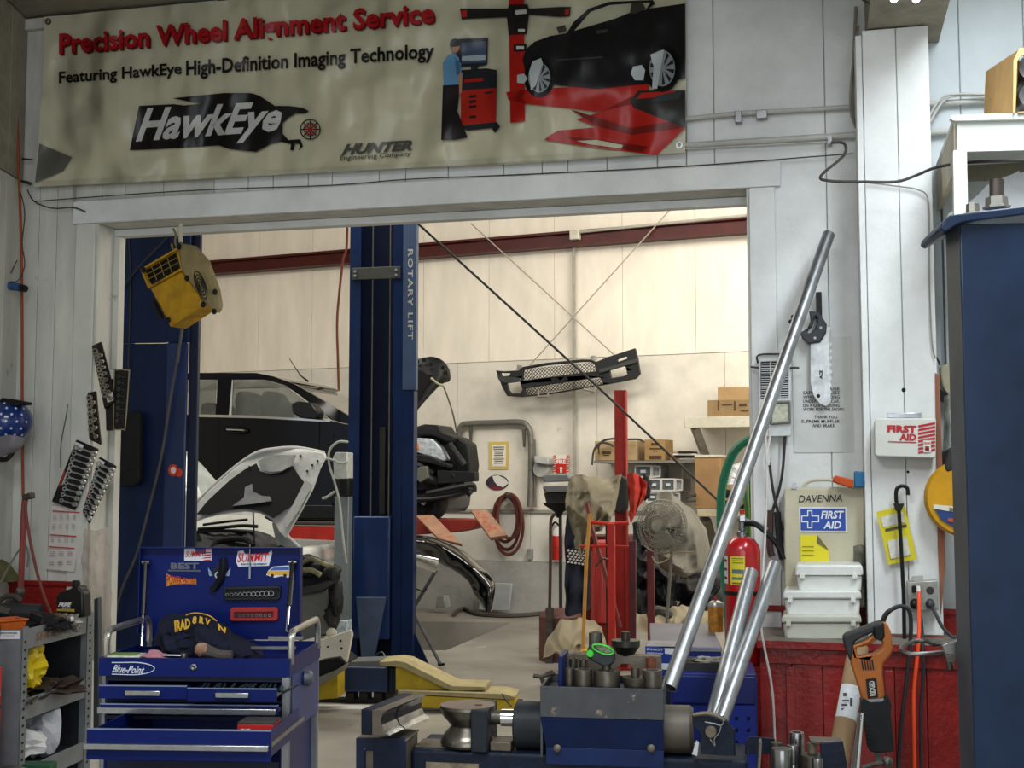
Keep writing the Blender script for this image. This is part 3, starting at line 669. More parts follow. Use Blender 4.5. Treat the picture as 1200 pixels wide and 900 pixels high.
MB(t).pt([(136, 434), (149, 434), (151, 440), (147, 498), (144, 503), (134, 503), (133, 497), (134, 440)], .003, 6, closed=True, dy=-.004).build('tray_rim', M('8f8460', .5), t)
for k in range(8):
    c = t.p(140 - k * .3, 441 + k * 7.5, -.008); MB(t).lathe(c, (0, -1, 0), [(.004, -.006), (.009, -.006), (.009, .004), (.004, .004), (.004, -.006)], 10, True).tube([c + Vector((.006, 0, 0)), c + Vector((.03, 0, -.006))], .003, 5).build('wrench', M('5b5a56', .35, .8), t)
MB(t).pp([(127, 433), (134, 433), (134, 444), (128, 444)], -.003, .002).build('price_label', M('b9b8b2', .6, var=0), t)
# plastic film on the lower jamb
t = T('plastic_film', 'crumpled clear plastic film taped over the lower left jamb', 'plastic film', 112, 760, FW, .09)
MB(t).sheet([[(99, 618, 0), (112, 622, -.03), (128, 616, 0)], [(97, 660, 0), (113, 665, -.04), (128, 655, 0)], [(100, 700, 0), (115, 705, -.05), (130, 700, 0)], [(100, 770, 0), (116, 775, -.03), (131, 770, 0)]], 16, 30, amp=.025, fr=9, seed=3).body(M('b9a89a', .25, var=.1, alpha=.55, coat=.4))
# hanging blower
def blower():
    pl = Y(212, 5.95, -32)
    t = T('carpet_blower', 'dirty yellow and beige air blower hanging tilted from a hook under the lintel', 'blower', 208, 383, pl)
    YB = M('b58a1c', .5, var=.2, vs=9, spot=(('4a3a1a', .22, 14), ('7d6a3c', .2, 8)))
    BG = M('8a7c56', .6, var=.15, vs=10, spot=(('3c3528', .14, 16),))
    # turned case: front outlet face faces the viewer, round side to the right
    f = [(165, 312), (209, 290), (232, 350), (198, 372)]
    MB(t).pp([(175, 338), (212, 318), (236, 352), (234, 361), (199, 384), (196, 378)], 0, .1).build('case', YB, t, bev=.012)
    fr = MB(t).holed([(164, 315), (207, 290), (213, 316), (173, 338)], [[(166, 316.5), (206, 293), (211.5, 314), (174, 336)]], -.006, .03); fr.build('outlet_frame', YB, t, bev=.003)
    MB(t).pp([(168, 317), (205, 296), (210, 314), (175, 333)], .02, .01).build('outlet_dark', BLK, t)
    b = MB(t)
    for k in range(1, 4):
        u = k / 4; b.pt([(168 + 37 * u, 317 - 21 * u), (175 + 35 * u, 333 - 19 * u)], .0022, 5, sm=0, dy=.002)
    for k in (1, 2): b.pt([(168 + 7 * k / 3, 317 + 16 * k / 3), (205 + 5 * k / 3, 296 + 18 * k / 3)], .0022, 5, sm=0, dy=.002)
    b.build('grille_bar', M('8a7434', .6), t)
    side = [(207, 290), (213, 285), (224, 287), (238, 303), (251, 338), (254, 358), (250, 367), (236, 352), (212, 318)]
    MB(t).pp(side, -.004, .05).build('side_shell', BG, t, bev=.014)
    b = MB(t)
    for rx, ry in ((6.5, 16), (5, 12), (3.4, 8), (1.8, 4.2)):
        q = [(235 + rx * math.cos(a) * .9 + .35 * ry * math.sin(a) * .9, 334 + ry * math.sin(a)) for a in [2 * math.pi * k / 22 for k in range(22)]]
        b.pt(q, .0022, 5, closed=True, sm=0, dy=-.008)
    b.build('fan_grille', BLK, t)
    b = MB(t)
    for x, y in ((168, 316), (210, 289), (219, 326), (238, 357), (197, 375), (252, 342), (251, 365), (180, 352)):
        b.ell(t.p(x, y, -.01), (.012, .012, .014), 8, 6)
    b.build('corner_bumper', RUB, t)
    MB(t).pp([(178, 350), (185, 362), (190, 374), (186, 372), (179, 360)], -.012, .02).build('side_handle', BLK, t, bev=.004)
    MB(t).pt([(203, 268), (206, 275), (205, 284), (209, 291), (213, 286), (210, 280)], .005).pt([(201, 286, .02), (203, 292, .01), (210, 294, -.01)], .005).build('hanging_hook', M('7a6a3a', .6), t)
    MB(t).pt([(212, 262), (211, 272), (212, 284)], .01, 8).build('white_strap', M('b8b09a', .7), t)
    MB(t).pt([(213, 385), (211, 400), (208, 425)], .006).build('power_cord', M('4c4b48', .6), t)
blower()
# ================================================================ FAR BAY
GLS = M('8f9a94', .03, var=0, trans=.9, alpha=.6)
# ---- black SUV on the alignment rack
def suv():
    pl = Y(320, 12.5, -16)
    t = T('suv', 'black SUV raised on the red rack with its nose stripped and hood up', 'car', 0, 0, pl, loc=(Y(320, 12.5)[0], 12.5, 1.15)); P = t.p
    PAINT = M('04050a', .12, var=0); TRIM = M('101113', .4, var=.05)
    def side(nm, pts, dy, dep, mat, bev=.03, sh=0):
        return MB(t).pp(pts, dy, dep).build(nm, mat, t, bev=bev, bseg=3)
    body = [(60, 494), (150, 487), (230, 486), (300, 487), (387, 493), (404, 497), (440, 500), (476, 506), (486, 514), (487, 560), (482, 596), (476, 604), (470, 590), (452, 574), (430, 568), (408, 575), (396, 600), (392, 606), (180, 606), (150, 600), (60, 600)]
    side('body', body, 0, 1.8, PAINT, .07)
    side('sill_cladding', [(150, 590), (392, 592), (392, 608), (150, 608)], -.012, .05, TRIM, .01)
    side('fender_bulge', [(390, 508), (440, 504), (484, 516), (486, 560), (474, 566), (452, 556), (428, 552), (404, 560), (396, 590), (388, 592), (386, 540)], -.035, .05, PAINT, .02)
    # greenhouse: roof, pillars, glass
    ro, di = .24, .24
    roof = [(120, 445), (180, 438), (228, 437), (280, 437), (300, 438), (318, 441), (338, 447), (330, 450), (315, 446), (296, 443), (228, 443), (120, 452)]
    side('roof', roof, ro, 1.8 - 2 * ro, PAINT, .02)
    def leaned(nm, pts, mat, th=.012, par=t):      # side of the cabin leans inwards from the belt to the roof
        zb, zt = P(300, 488).z, P(300, 441, ro).z
        b = MB(t); q = []
        for x, y in pts:
            k = min(1, max(0, (488 - y) / 45)); q.append(P(x, y, ro * k))
        tri = tessellate_polygon([[Vector((p.x, p.z, 0)) for p in q]]); n = len(q)
        b.add(q + [p + Vector((0, th, 0)) for p in q], [tuple(f) for f in tri] + [tuple(i + n for i in f[::-1]) for f in tri] + [(i, (i + 1) % n, (i + 1) % n + n, i + n) for i in range(n)])
        return b.build(nm, mat, par)
    leaned('side_rail', [(228, 437), (300, 437), (320, 441), (345, 450), (380, 470), (410, 488), (412, 498), (388, 492), (360, 470), (336, 452), (312, 445), (228, 445)], PAINT, .05)
    leaned('pillar', [(255, 444), (272, 444), (268, 489), (253, 488)], PAINT, .05)
    leaned('pillar', [(228, 444), (231, 444), (230, 487), (226, 487)], PAINT, .05)
    leaned('window_seal', [(270, 445), (273, 445), (271, 489), (268, 489)], M('b9bcbe', .3, .8, var=0), .01)
    leaned('door_window', [(273, 445), (312, 446), (335, 453), (358, 470), (386, 491), (271, 488)], GLS, .006)
    leaned('door_window', [(230, 446), (254, 445), (252, 488), (228, 487)], GLS, .006)
    MB(t).pp([(228, 485.5), (300, 487), (387, 492.5), (387, 494.5), (300, 490), (228, 488.5)], -.006, .02).build('chrome_strip', CHROME, t)
    # seats, inner far side
    for x in (276, 306): MB(t).pp([(x, 488), (x - 2, 470), (x + 1, 460), (x + 8, 458), (x + 16, 462), (x + 20, 476), (x + 22, 490)], .55, .3).build('seat', M('0c0d0e', .8), t, bev=.05, bseg=3)
    MB(t).pp([(232, 492), (234, 472), (244, 470), (250, 492)], .6, .6).build('seat', M('0c0d0e', .8), t, bev=.05)
    MB(t).pp([(310, 486), (308, 475), (320, 468), (330, 470), (334, 490)], 1.1, .3).build('seat', M('0c0d0e', .8), t, bev=.05)
    # windshield
    b = MB(t); a = [P(336, 450, .28), P(404, 490, .1)]
    y2 = 1.8 - .28; b.add([a[0], a[1], Vector((a[1].x, 1.7, a[1].z)), Vector((a[0].x, y2, a[0].z))], [(0, 1, 2, 3)])
    b.build('windshield', GLS, t)
    b = MB(t); p, q = P(330, 447, .28), P(338, 450, .28); b.tube([P(352, 458, .26), P(404, 489, .1)], .02, 6); b.build('pillar', PAINT, t)
    MB(t).tube([P(336, 450, 1.55), P(404, 490, 1.72)], .03, 6).build('pillar', PAINT, t)
    b = MB(t)
    for k in range(5): b.tube([P(345 + k * 11, 449 + k * 7, .9), P(352 + k * 11, 447 + k * 7.4, .6)], .004, 5)
    # mirror, handle, antenna, seams
    MB(t).pp([(341, 473), (348, 470), (366, 472), (374, 483), (372, 490), (350, 489), (342, 484)], -.2, .14).build('mirror', TRIM, t, bev=.02, bseg=3)
    MB(t).pp([(352, 484), (368, 486), (376, 492), (352, 490)], -.07, .09).build('mirror_arm', TRIM, t)
    MB(t).pt([(263, 503), (268, 501), (284, 502), (289, 505), (284, 507), (267, 506)], .014, 6, closed=True, dy=-.03).build('door_handle', PAINT, t)
    MB(t).pp([(265, 502.5), (288, 503.5), (288, 504.8), (265, 504)], -.035, .02).build('handle_strip', CHROME, t)
    MB(t).pt([(339, 420, .9), (352, 440, .9), (361, 447, .9)], [.004, .006, .012], 5, sm=0).build('antenna', BLK, t)
    b = MB(t); SE = M('000000', .9, var=0)
    b.pt([(256, 489), (256, 520), (257, 575), (252, 594)], .005, 5, dy=-.0015); b.build('door_seam', SE, t)
    MB(t).pt([(375, 493), (373, 530), (366, 560), (352, 585), (346, 594)], .005, 5, dy=-.0015).build('door_seam', SE, t)
    # front corner beyond the lift post, all stripped
    side('bumper_beam', [(512, 551), (557, 553), (557, 564), (512, 567)], -.05, .12, M('131413', .5, .4, bump=.3), .01)
    side('inner_fender', [(486, 503), (500, 498), (512, 498), (524, 510), (536, 512), (548, 520), (551, 545), (549, 560), (520, 570), (500, 580), (487, 578)], .1, .3, M('0e0f10', .6, var=.3, bump=.6), .02)
    side('headlamp', [(486, 513), (506, 514), (516, 524), (523, 538), (520, 541), (500, 534), (487, 530)], -.04, .14, M('aeb4b8', .08, var=.25, vs=25, coat=1), .015)
    side('indicator', [(486, 520), (490, 520), (491, 527), (486, 526)], -.05, .02, M('d9701a', .3, var=0), .003)
    side('lamp_bracket', [(487, 532), (504, 534), (522, 543), (521, 548), (500, 542), (487, 540)], -.06, .08, BLK, .01)
    side('fan_shroud', [(487, 500), (497, 497), (514, 498), (520, 508), (532, 512), (529, 520), (505, 510), (487, 510)], -.03, .4, M('141516', .5, bump=.5), .02)
    b = MB(t)
    for (x0, y0, x1, y1, r) in ((488, 545, 507, 556, .05), (508, 540, 530, 548, .035), (525, 520, 543, 545, .04), (530, 556, 552, 580, .03), (500, 560, 512, 566, .05)):
        b.tube([P(x0, y0, -.03), P(x1, y1, .02)], r, 10)
    b.build('hose', M('18191a', .45, var=.3), t)
    MB(t).pp([(489, 548), (500, 546), (502, 560), (492, 566), (488, 562)], -.09, .08).build('fluid_bottle', M('5b5c53', .5), t, bev=.01)
    MB(t).pt([(500, 578, -.06), (530, 572, -.08), (552, 568, -.08), (556, 570, -.06)], .022).pt([(488, 585, -.06), (510, 584, -.05), (540, 578, -.05), (550, 572, -.06)], .02).pt([(549, 572, -.1), (555, 574, -.1), (556, 568, -.1)], .01).build('wiring_loom', M('202122', .5), t)
    side('cross_member', [(487, 580), (520, 577), (548, 570), (548, 576), (520, 586), (487, 590)], 0, .3, M('121314', .5), .01)
    c = P(500, 588, .16); r = t.m(1) * 23
    w1 = MB(t).lathe(c + Vector((0, -.12, 0)), (0, 1, 0), [(r * .62, 0), (r * .95, 0), (r, .03), (r, .2), (r * .95, .22), (r * .6, .22)], 32, True).build('tyre', RUB, t)
    MB(t).lathe(c + Vector((0, -.10, 0)), (0, 1, 0), [(.04, .0), (r * .6, .02), (r * .64, .0), (r * .64, .1), (.04, .1)], 24).build('rim', M('9a9c9e', .25, .9), w1)
    h = MB(t)
    for k in range(6):
        a = k * math.pi / 3 + .3; h.lathe(c + Vector((math.cos(a) * r * .42, -.104, math.sin(a) * r * .42)), (0, -1, 0), [(.03, -.004), (.055, .0), (.03, .002)], 8)
    h.build('rim_hole', M('050505', .9, var=0), w1)
    # hood held up on its prop
    hd = MB(t).sheet([[(470, 426, .35), (492, 420, .35), (508, 418, .35), (520, 424, .4), (526, 434, .5)],
                      [(466, 436, .3), (492, 428, .33), (508, 428, .35), (519, 432, .4), (526, 446, .5)],
                      [(462, 456, .2), (484, 452, .28), (500, 450, .3), (512, 448, .35), (514, 452, .4)],
                      [(450, 500, 0), (470, 496, .1), (478, 492, .15), (484, 486, .2), (486, 482, .25)]], 20, 20, thick=.03)
    hd.build('hood', M('0a0b0c', .45, var=.2, vs=6), t)
    MB(t).sheet([[(472, 434, .27), (492, 434, .27), (508, 444, .3)], [(466, 460, .2), (486, 456, .2), (500, 452, .26)], [(456, 492, .0), (472, 490, .05), (484, 482, .15)]], 8, 8, thick=.012).build('hood_liner', M('040404', .95), t)
    MB(t).pt([(505, 443, .2), (512, 449, .2), (519, 452, .2)], .012).build('latch', M('8b8a6a', .5), t)
    b = MB(t)
    for x, y in ((489, 424), (497, 422), (505, 427), (519, 431), (522, 437), (505, 441)): b.lathe(P(x, y, .29), (0, -1, 0), [(.012, 0), (.022, .0), (.022, .004)], 8)
    b.build('hood_hole', M('020202', .9, var=0), t)
    MB(t).pt([(517, 450, .25), (521, 456, .25), (530, 482, .25), (536, 510, .25)], .008).build('prop_rod', M('4e4b3a', .5, .5), t)
suv()
# ---- red alignment rack runway with wedge plates
def rack():
    pl = Y(430, 12.1, -16)
    t = T('alignment_rack', 'red steel runway carrying the black SUV with a paint-worn tilted plate', 'car lift', 0, 0, pl, loc=(Y(430, 12.1)[0], 12.1, 0)); P = t.p
    RK = M('a3261d', .45, var=.15, vs=5, spot=(('6a1a14', .2, 7),))
    MB(t).rbox(228, 617, 412, 634, .0, .5).build('runway', RK, t, bev=.01)
    MB(t).rbox(228, 610, 412, 616, -.05, .6).build('runway_deck', M('34302c', .7), t, bev=.01)
    MB(t).rbox(325, 634, 412, 651, .1, .1).build('cross_tube', M('7c1d18', .5), t)
    MB(t).pp([(340, 617), (412, 617), (412, 641), (405, 651), (345, 651), (338, 640)], -.05, .045).build('end_plate', RK, t, bev=.006)
    MB(t).pp([(355, 652), (408, 640), (412, 655), (380, 672), (352, 662)], .15, .2).build('scissor_arm', M('7d2a20', .5, spot=(('4c1713', .2, 9),)), t, bev=.01)
    MB(t).pp([(485, 608), (560, 609), (566, 614), (556, 619), (534, 624), (485, 627)], .1, .4).build('runway', M('7c241c', .5), t, bev=.01)
    MB(t).pp([(228, 592), (400, 592), (400, 610), (228, 610)], .6, .4).build('white_runway_edge', M('c9cbcc', .5, var=.05), t)
    PL = M('94705a', .7, var=.15, vs=7, spot=(('9d3f30', .35, 6), ('c9b89c', .12, 9)), stretch=(1, 1, .4))
    for q in ([(487, 604), (508, 603), (541, 637), (514, 631)], [(551, 597), (571, 597), (595, 627), (574, 630)]):
        a = [P(x, y, dy) for (x, y), dy in zip(q, (.02, .02, -.35, -.35))]; b = MB(t)
        b.add(a + [p + Vector((0, .03, -.03)) for p in a], [(0, 1, 2, 3), (7, 6, 5, 4), (0, 1, 5, 4), (1, 2, 6, 5), (2, 3, 7, 6), (3, 0, 4, 7)]); b.build('ramp_plate', PL, t, bev=.006)
    MB(t).box(P(350, 600).x, P(400, 600).x, .1, .5, 0, .15).box(P(360, 600).x, P(372, 600).x, .2, .3, .15, P(0, 651).z).build('rack_leg', M('3a2420', .6), t)
rack()
# ---- white car with its hood open, nose stripped
def white_car():
    pl = Y(300, 8.7, -8)
    t = T('car', 'white car with open hood and stripped nose standing behind the blue tool cart', 'car', 0, 0, pl, loc=(Y(300, 8.7)[0], 8.7, 0)); P = t.p
    WP = M('d6d6cf', .2, var=.04, coat=.8); INN = M('b4b5b0', .4, var=.1, vs=9); DK = M('131415', .6, var=.35, vs=12, bump=.5, bs=25)
    MB(t).pp([(150, 560), (200, 566), (226, 575), (230, 612), (232, 640), (340, 645), (348, 700), (340, 790), (320, 800), (305, 770), (270, 760), (240, 775), (228, 812), (150, 812)], .25, 1.5).build('body', WP, t, bev=.06, bseg=3)
    MB(t).sheet([[(150, 500, .9), (200, 520, .75), (226, 535, .7), (256, 568, .6)], [(150, 560, .4), (200, 580, .35), (226, 592, .3), (246, 588, .3)]], 10, 6, thick=.02).build('windshield', M('9ca29c', .06, var=.1, coat=1), t)
    hood = [(226, 596), (243, 577), (270, 553), (290, 538), (303, 531), (317, 528), (347, 526), (380, 532), (382, 537), (375, 550), (367, 573), (353, 600), (343, 617), (335, 632), (327, 624), (319, 610), (305, 602), (287, 600), (260, 603), (240, 608), (226, 613)]
    b = MB(t); zs = lambda x, y: (y - 526) * -.004 + (x - 300) * -.001
    q = [P(x, y, zs(x, y)) for x, y in hood]; tri = tessellate_polygon([[Vector((p.x, p.z, 0)) for p in q]]); n = len(q)
    b.add(q + [p + Vector((0, .03, .012)) for p in q], [tuple(f) for f in tri] + [tuple(i + n for i in f[::-1]) for f in tri] + [(i, (i + 1) % n, (i + 1) % n + n, i + n) for i in range(n)])
    b.build('hood', INN, t, bev=.008)
    MB(t).pt([(226, 594), (243, 576), (270, 552), (290, 537), (303, 530), (317, 527), (347, 525), (380, 531)], .014, 8, dy=-.03).build('hood_edge', WP, t)
    def tilt(nm, pts, off, mat, th=.01):
        b = MB(t); q = [P(x, y, zs(x, y) + off) for x, y in pts]; n = len(q); tri = tessellate_polygon([[Vector((p.x, p.z, 0)) for p in q]])
        b.add(q + [p + Vector((0, th, 0)) for p in q], [tuple(f) for f in tri] + [tuple(i + n for i in f[::-1]) for f in tri] + [(i, (i + 1) % n, (i + 1) % n + n, i + n) for i in range(n)])
        return b.build(nm, mat, t)
    tilt('hood_liner', [(230, 603), (243, 587), (270, 562), (287, 550), (300, 543), (304, 552), (316, 556), (330, 553), (343, 546), (350, 558), (358, 567), (345, 590), (330, 600), (320, 607), (306, 599), (287, 596), (262, 598), (245, 603)], -.03, M('0c0c0c', .9, var=.2))
    tilt('hood_frame', [(302, 540), (318, 533), (347, 533), (341, 546), (330, 552), (316, 553), (306, 549)], -.045, M('8b8d8a', .4, var=.15))
    tilt('hood_frame', [(287, 571), (295, 567), (296, 576), (306, 581), (316, 582), (318, 587), (300, 590), (272, 593), (286, 583)], -.045, M('7b7d7c', .4, var=.2))
    tilt('hood_frame', [(358, 562), (366, 568), (350, 598), (336, 618), (330, 612), (344, 590)], -.04, M('9fa19d', .35, var=.1))
    b = MB(t)
    for x, y in ((360, 552), (366, 545), (372, 540), (352, 534)): b.cyl(P(x, y, zs(x, y) - .02), P(x, y, zs(x, y) - .005), .008, 8)
    b.build('rubber_stop', BLK, t)
    MB(t).pt([(326, 550), (337, 557), (340, 549), (334, 545)], .006, 6, dy=-.15).build('hood_latch', STEEL, t)
    MB(t).pt([(292, 546, -.12), (296, 585, -.13), (298, 640, -.12)], .006).build('prop_rod', BLK, t)
    MB(t).sheet([[(226, 606, .3), (270, 604, .3), (300, 604, .3), (318, 612, .2)], [(226, 622, .05), (270, 620, .05), (302, 622, .05), (322, 630, .05)]], 10, 4, thick=.02).build('cowl', M('a9aaa2', .35), t)
    MB(t).pt([(232, 620), (262, 618), (284, 616), (302, 617)], .012).pt([(238, 615, -.03), (268, 611, -.03), (290, 609, -.03)], .009).pt([(226, 624), (260, 622), (298, 625)], .012).build('wiper', BLK, t)
    MB(t).sheet([[(226, 622, .05), (270, 620, .05), (302, 622, .05), (328, 632, .05)], [(226, 648, -.2), (270, 648, -.2), (310, 650, -.2), (345, 650, -.2)]], 20, 6, amp=.06, fr=12, thick=.02).build('engine_bay', DK, t)
    MB(t).pt([(246, 650, -.16), (256, 634, -.12), (286, 632, -.12), (296, 640, -.16)], .02).build('intake_duct', BLK, t)
    MB(t).pp([(318, 612), (330, 606), (337, 628), (350, 640), (352, 652), (334, 655), (324, 640)], -.08, .05).build('inner_wing', M('a6a8a4', .4, var=.15), t, bev=.01)
    # stripped nose right of the cart
    MB(t).pp([(340, 655), (352, 650), (370, 658), (385, 672), (392, 700), (390, 730), (384, 745), (340, 750)], -.05, .2).build('nose_frame', DK, t, bev=.02)
    MB(t).pp([(350, 692), (382, 685), (386, 742), (350, 752)], -.09, .04).build('radiator', M('66675f', .6, var=.1, bump=.3, bs=150), t, bev=.005)
    MB(t).pp([(350, 688), (372, 684), (394, 676), (395, 682), (376, 694), (352, 698)], -.14, .06).build('nose_bar', M('3b3a37', .4, .4), t, bev=.012)
    b = MB(t)
    for (x, y, rx, rz) in ((392, 672, .05, .06), (372, 664, .06, .035), (360, 672, .05, .03), (395, 700, .04, .13), (388, 722, .04, .08), (357, 656, .05, .03)): b.ell(P(x, y, -.1), (rx, .06, rz), 12, 8, amp=.35, fr=2, seed=x)
    b.build('engine_part', M('1b1b1b', .5, var=.4, bump=.4), t)
    MB(t).pt([(354, 660, -.16), (366, 655, -.18), (378, 660, -.18), (390, 664, -.17)], .015).pt([(352, 668, -.17), (364, 668, -.19), (376, 674, -.17)], .018).build('hose', M('8a8666', .6, var=.4), t)
    MB(t).lathe(P(389, 742, -.12), (0, -1, 0), [(.035, 0), (.035, .02), (.02, .03)], 14).build('fog_lamp', M('c9c4ae', .2), t)
    wh = MB(t).lathe(P(270, 800, .2), (0, 1, 0), [(.2, 0), (.31, 0), (.33, .03), (.33, .2), (.2, .22)], 30, True).build('tyre', RUB, t)
    MB(t).holed([(355, 756), (384, 747), (411, 738), (412.5, 744), (406, 777), (399, 769), (380, 772), (355, 782)], [[(361, 758), (371, 755), (370, 764), (361, 767)]], -.5, .04).build('bumper_beam', M('c3bfae', .45, var=.06), t, bev=.006)
    b = MB(t)
    for x, y, r in ((374, 758, 2), (384, 758, 1.3), (399, 751, 1.5), (400, 760, 1.6)): b.pp(circ(x, y, r, n=10), -.503, .004)
    b.build('beam_hole', BLK, t)
    MB(t).pp([(350, 802), (368, 796), (392, 786), (405, 778), (402, 786), (382, 800), (350, 818)], -.52, .1).build('air_dam', M('6f6a5c', .7, var=.1), t, bev=.01)
    MB(t).pp([(352, 782), (380, 773), (398, 770), (406, 778), (392, 786), (360, 799), (352, 800)], -.45, .3).build('under_tray', M('141414', .8), t, bev=.01)
white_car()
# grey fluid pump on the white post left of the mid lift post
t = T('oil_pump', 'grey hose pump on a pale stand against the mid-bay blue post', 'pump', 398, 760, Y(398, 9.6, -12)); P = t.p
MB(t).rbox(392, 582, 407, 728, .0, .1).build('stand', M('7c8587', .4, .3, var=.1), t, bev=.006)
MB(t).rbox(397, 560, 408, 582, -.03, .12).build('pump_head', BLK, t, bev=.01)
MB(t).pp([(390, 536), (393, 530), (407, 530), (407, 561), (391, 561)], -.05, .14).build('reservoir', M('bfc2bb', .3, var=.1, vs=20), t, bev=.008)
MB(t).rbox(388, 727, 406, 748, -.03, .12).build('label_box', M('b9c7cc', .5, var=.3, vs=30), t, bev=.004)
MB(t).pt([(408, 518, -.06), (396, 518, -.07), (386, 528, -.07), (386, 545, -.07), (392, 565, -.08), (398, 590, -.08), (402, 630, -.08), (406, 660, -.08)], .009).pt([(382, 537, -.07), (390, 539, -.08), (400, 543, -.08), (408, 541, -.08)], .009).pt([(378, 584, -.05), (384, 582, -.06), (392, 576, -.06)], .01).build('hose', M('a2a49c', .5), t)
# blue lift arm and yellow approach ramps
def arms():
    pl = Y(430, 8.95, -6)
    t = T('lift_arm', 'dark blue folded arm box at the foot of the mid-bay post', 'lift arm', 0, 0, pl, loc=(Y(430, 8.95)[0], 8.95, 0)); P = t.p
    MB(t).rbox(398, 781, 455, 812, 0, .3).build('arm_box', M('162a4c', .4, var=.1, vs=6, coat=.2), t, bev=.015, bseg=3)
    MB(t).pp([(402, 776), (460, 774), (464, 781), (398, 781)], .02, .25).build('top_plate', M('6a6c6a', .5, .3), t)
    MB(t).rbox(456, 783, 463, 812, .02, .2).build('arm_end', M('0c1628', .5), t, bev=.004)
    b = MB(t)
    for x in (408, 424, 441, 455): b.box(P(x, 800).x - .03, P(x, 800).x + .03, .05, .2, .02, P(x, 813).z)
    b.build('roller', M('2a2620', .8), t)
    pl = Y(530, 8.68, -6)
    t = T('yellow_ramp', 'yellow steel wheel ramp with worn edge lying right of the blue arm box', 'ramp', 0, 0, pl, loc=(Y(530, 8.68)[0], 8.68, 0)); P = t.p
    YP = M('b59a1e', .55, var=.12, vs=8, spot=(('3a341c', .14, 15),)); TN = M('9c9068', .6, var=.12, vs=9)
    MB(t).pp([(464, 780), (470, 782), (528, 808), (464, 808)], .02, .03).build('side_web', YP, t)
    MB(t).pp([(444, 776), (464, 774), (475, 776), (531, 804), (568, 805), (569, 809), (528, 810), (470, 782), (445, 780)], -.02, .3).build('top_plate', TN, t, bev=.004)
    MB(t).pp([(466, 809), (590, 813), (604, 817), (598, 820), (466, 813)], -.06, .3).build('base_plate', TN, t, bev=.004)
    MB(t).pp([(466, 814), (603, 821), (603, 833), (466, 828)], -.05, .2).build('base_web', YP, t)
    MB(t).pt([(588, 813, -.1), (596, 824, -.1), (600, 828, -.1)], .006).build('wire_clip', DSTEEL, t)
    t = T('yellow_ramp', 'yellow steel ramp end under the nose of the white car', 'ramp', 0, 0, Y(375, 8.7, -6), loc=(Y(375, 8.7)[0], 8.7, 0)); P = t.p
    MB(t).pp([(356, 806), (386, 798), (388, 790), (396, 790), (396, 818), (356, 822)], 0, .2).body(YP, bev=.005)
    solo('floor_channel', 'dark rusty channel strip on the floor in front of the blue arm box', 'channel', 420, 824, Y(420, 9.1, -4), loc=fl(430, 823)).box(-.95, 1.1, -.04, .04, 0, .03).body(M('2b2621', .8, var=.2), bev=.004)
arms()
# ---- bumper covers on a folding stand
def bumpers():
    pl = Y(515, 10.9, -5)
    t = T('bumper_stand', 'grey folding steel stand holding the chrome and black bumpers', 'stand', 0, 0, pl, loc=(Y(515, 10.9)[0], 10.9, 0)); P = t.p
    MB(t).pt([(511, 668, .03), (485, 712, .03), (478, 724, .05)], .016, 8, sm=0).pt([(478, 706, -.05), (517, 780, -.2)], .014, 8, sm=0).build('leg', M('55575a', .45, .6), t)
    MB(t).pt([(470, 668, .3), (468, 766, .3)], .014, 8, sm=0).build('leg', M('55575a', .45, .6), t)
    MB(t).lathe(P(517, 780, -.2), (0, 0, 1), [(.03, 0), (.03, .02)], 10).pt([(488, 690, 0), (496, 693, 0), (500, 690, 0)], .006).build('foot', RUB, t)
    t = T('chrome_bumper', 'curved chrome bumper resting on the folding stand behind the mid-bay post', 'bumper', 0, 0, pl, loc=(Y(450, 10.9)[0], 10.85, .8)); P = t.p
    MB(t).sheet([[(372, 664, -.1), (384, 650, -.05), (408, 641, 0), (450, 636, 0), (485, 642, -.05), (516, 650, -.2)],
                 [(374, 668, -.12), (388, 657, -.12), (410, 649, -.1), (450, 644, -.1), (486, 651, -.14), (514, 658, -.24)],
                 [(378, 672, -.1), (392, 662, -.06), (412, 657, -.04), (450, 652, -.04), (486, 663, -.08), (510, 671, -.2)]], 30, 12, thick=.02).body(M('e4e6e8', .06, 1, var=0))
    t = T('black_bumper', 'glossy black bumper cover curving down over the folding stand', 'bumper', 0, 0, pl, loc=(Y(530, 10.7)[0], 10.65, .8)); P = t.p
    MB(t).sheet([[(470, 626, .1), (487, 627, .05), (510, 630, 0), (537, 642, -.05), (560, 660, -.12), (577, 678, -.2), (580, 692, -.25), (576, 716, -.26)],
                 [(470, 632, .0), (486, 633, -.06), (508, 637, -.12), (532, 650, -.18), (553, 666, -.25), (570, 684, -.3), (574, 698, -.33), (574, 718, -.3)],
                 [(470, 640, .02), (486, 641, -.02), (505, 645, -.06), (524, 660, -.14), (545, 676, -.2), (560, 690, -.26), (566, 702, -.3), (570, 716, -.3)],
                 [(470, 647, .1), (486, 648, .06), (500, 652, 0), (516, 660, -.06), (534, 670, -.12), (548, 680, -.2), (556, 696, -.24), (566, 711, -.25)]], 40, 16, amp=.012, fr=6, thick=.012).body(M('0a0b0b', .1, var=0, coat=1))
bumpers()
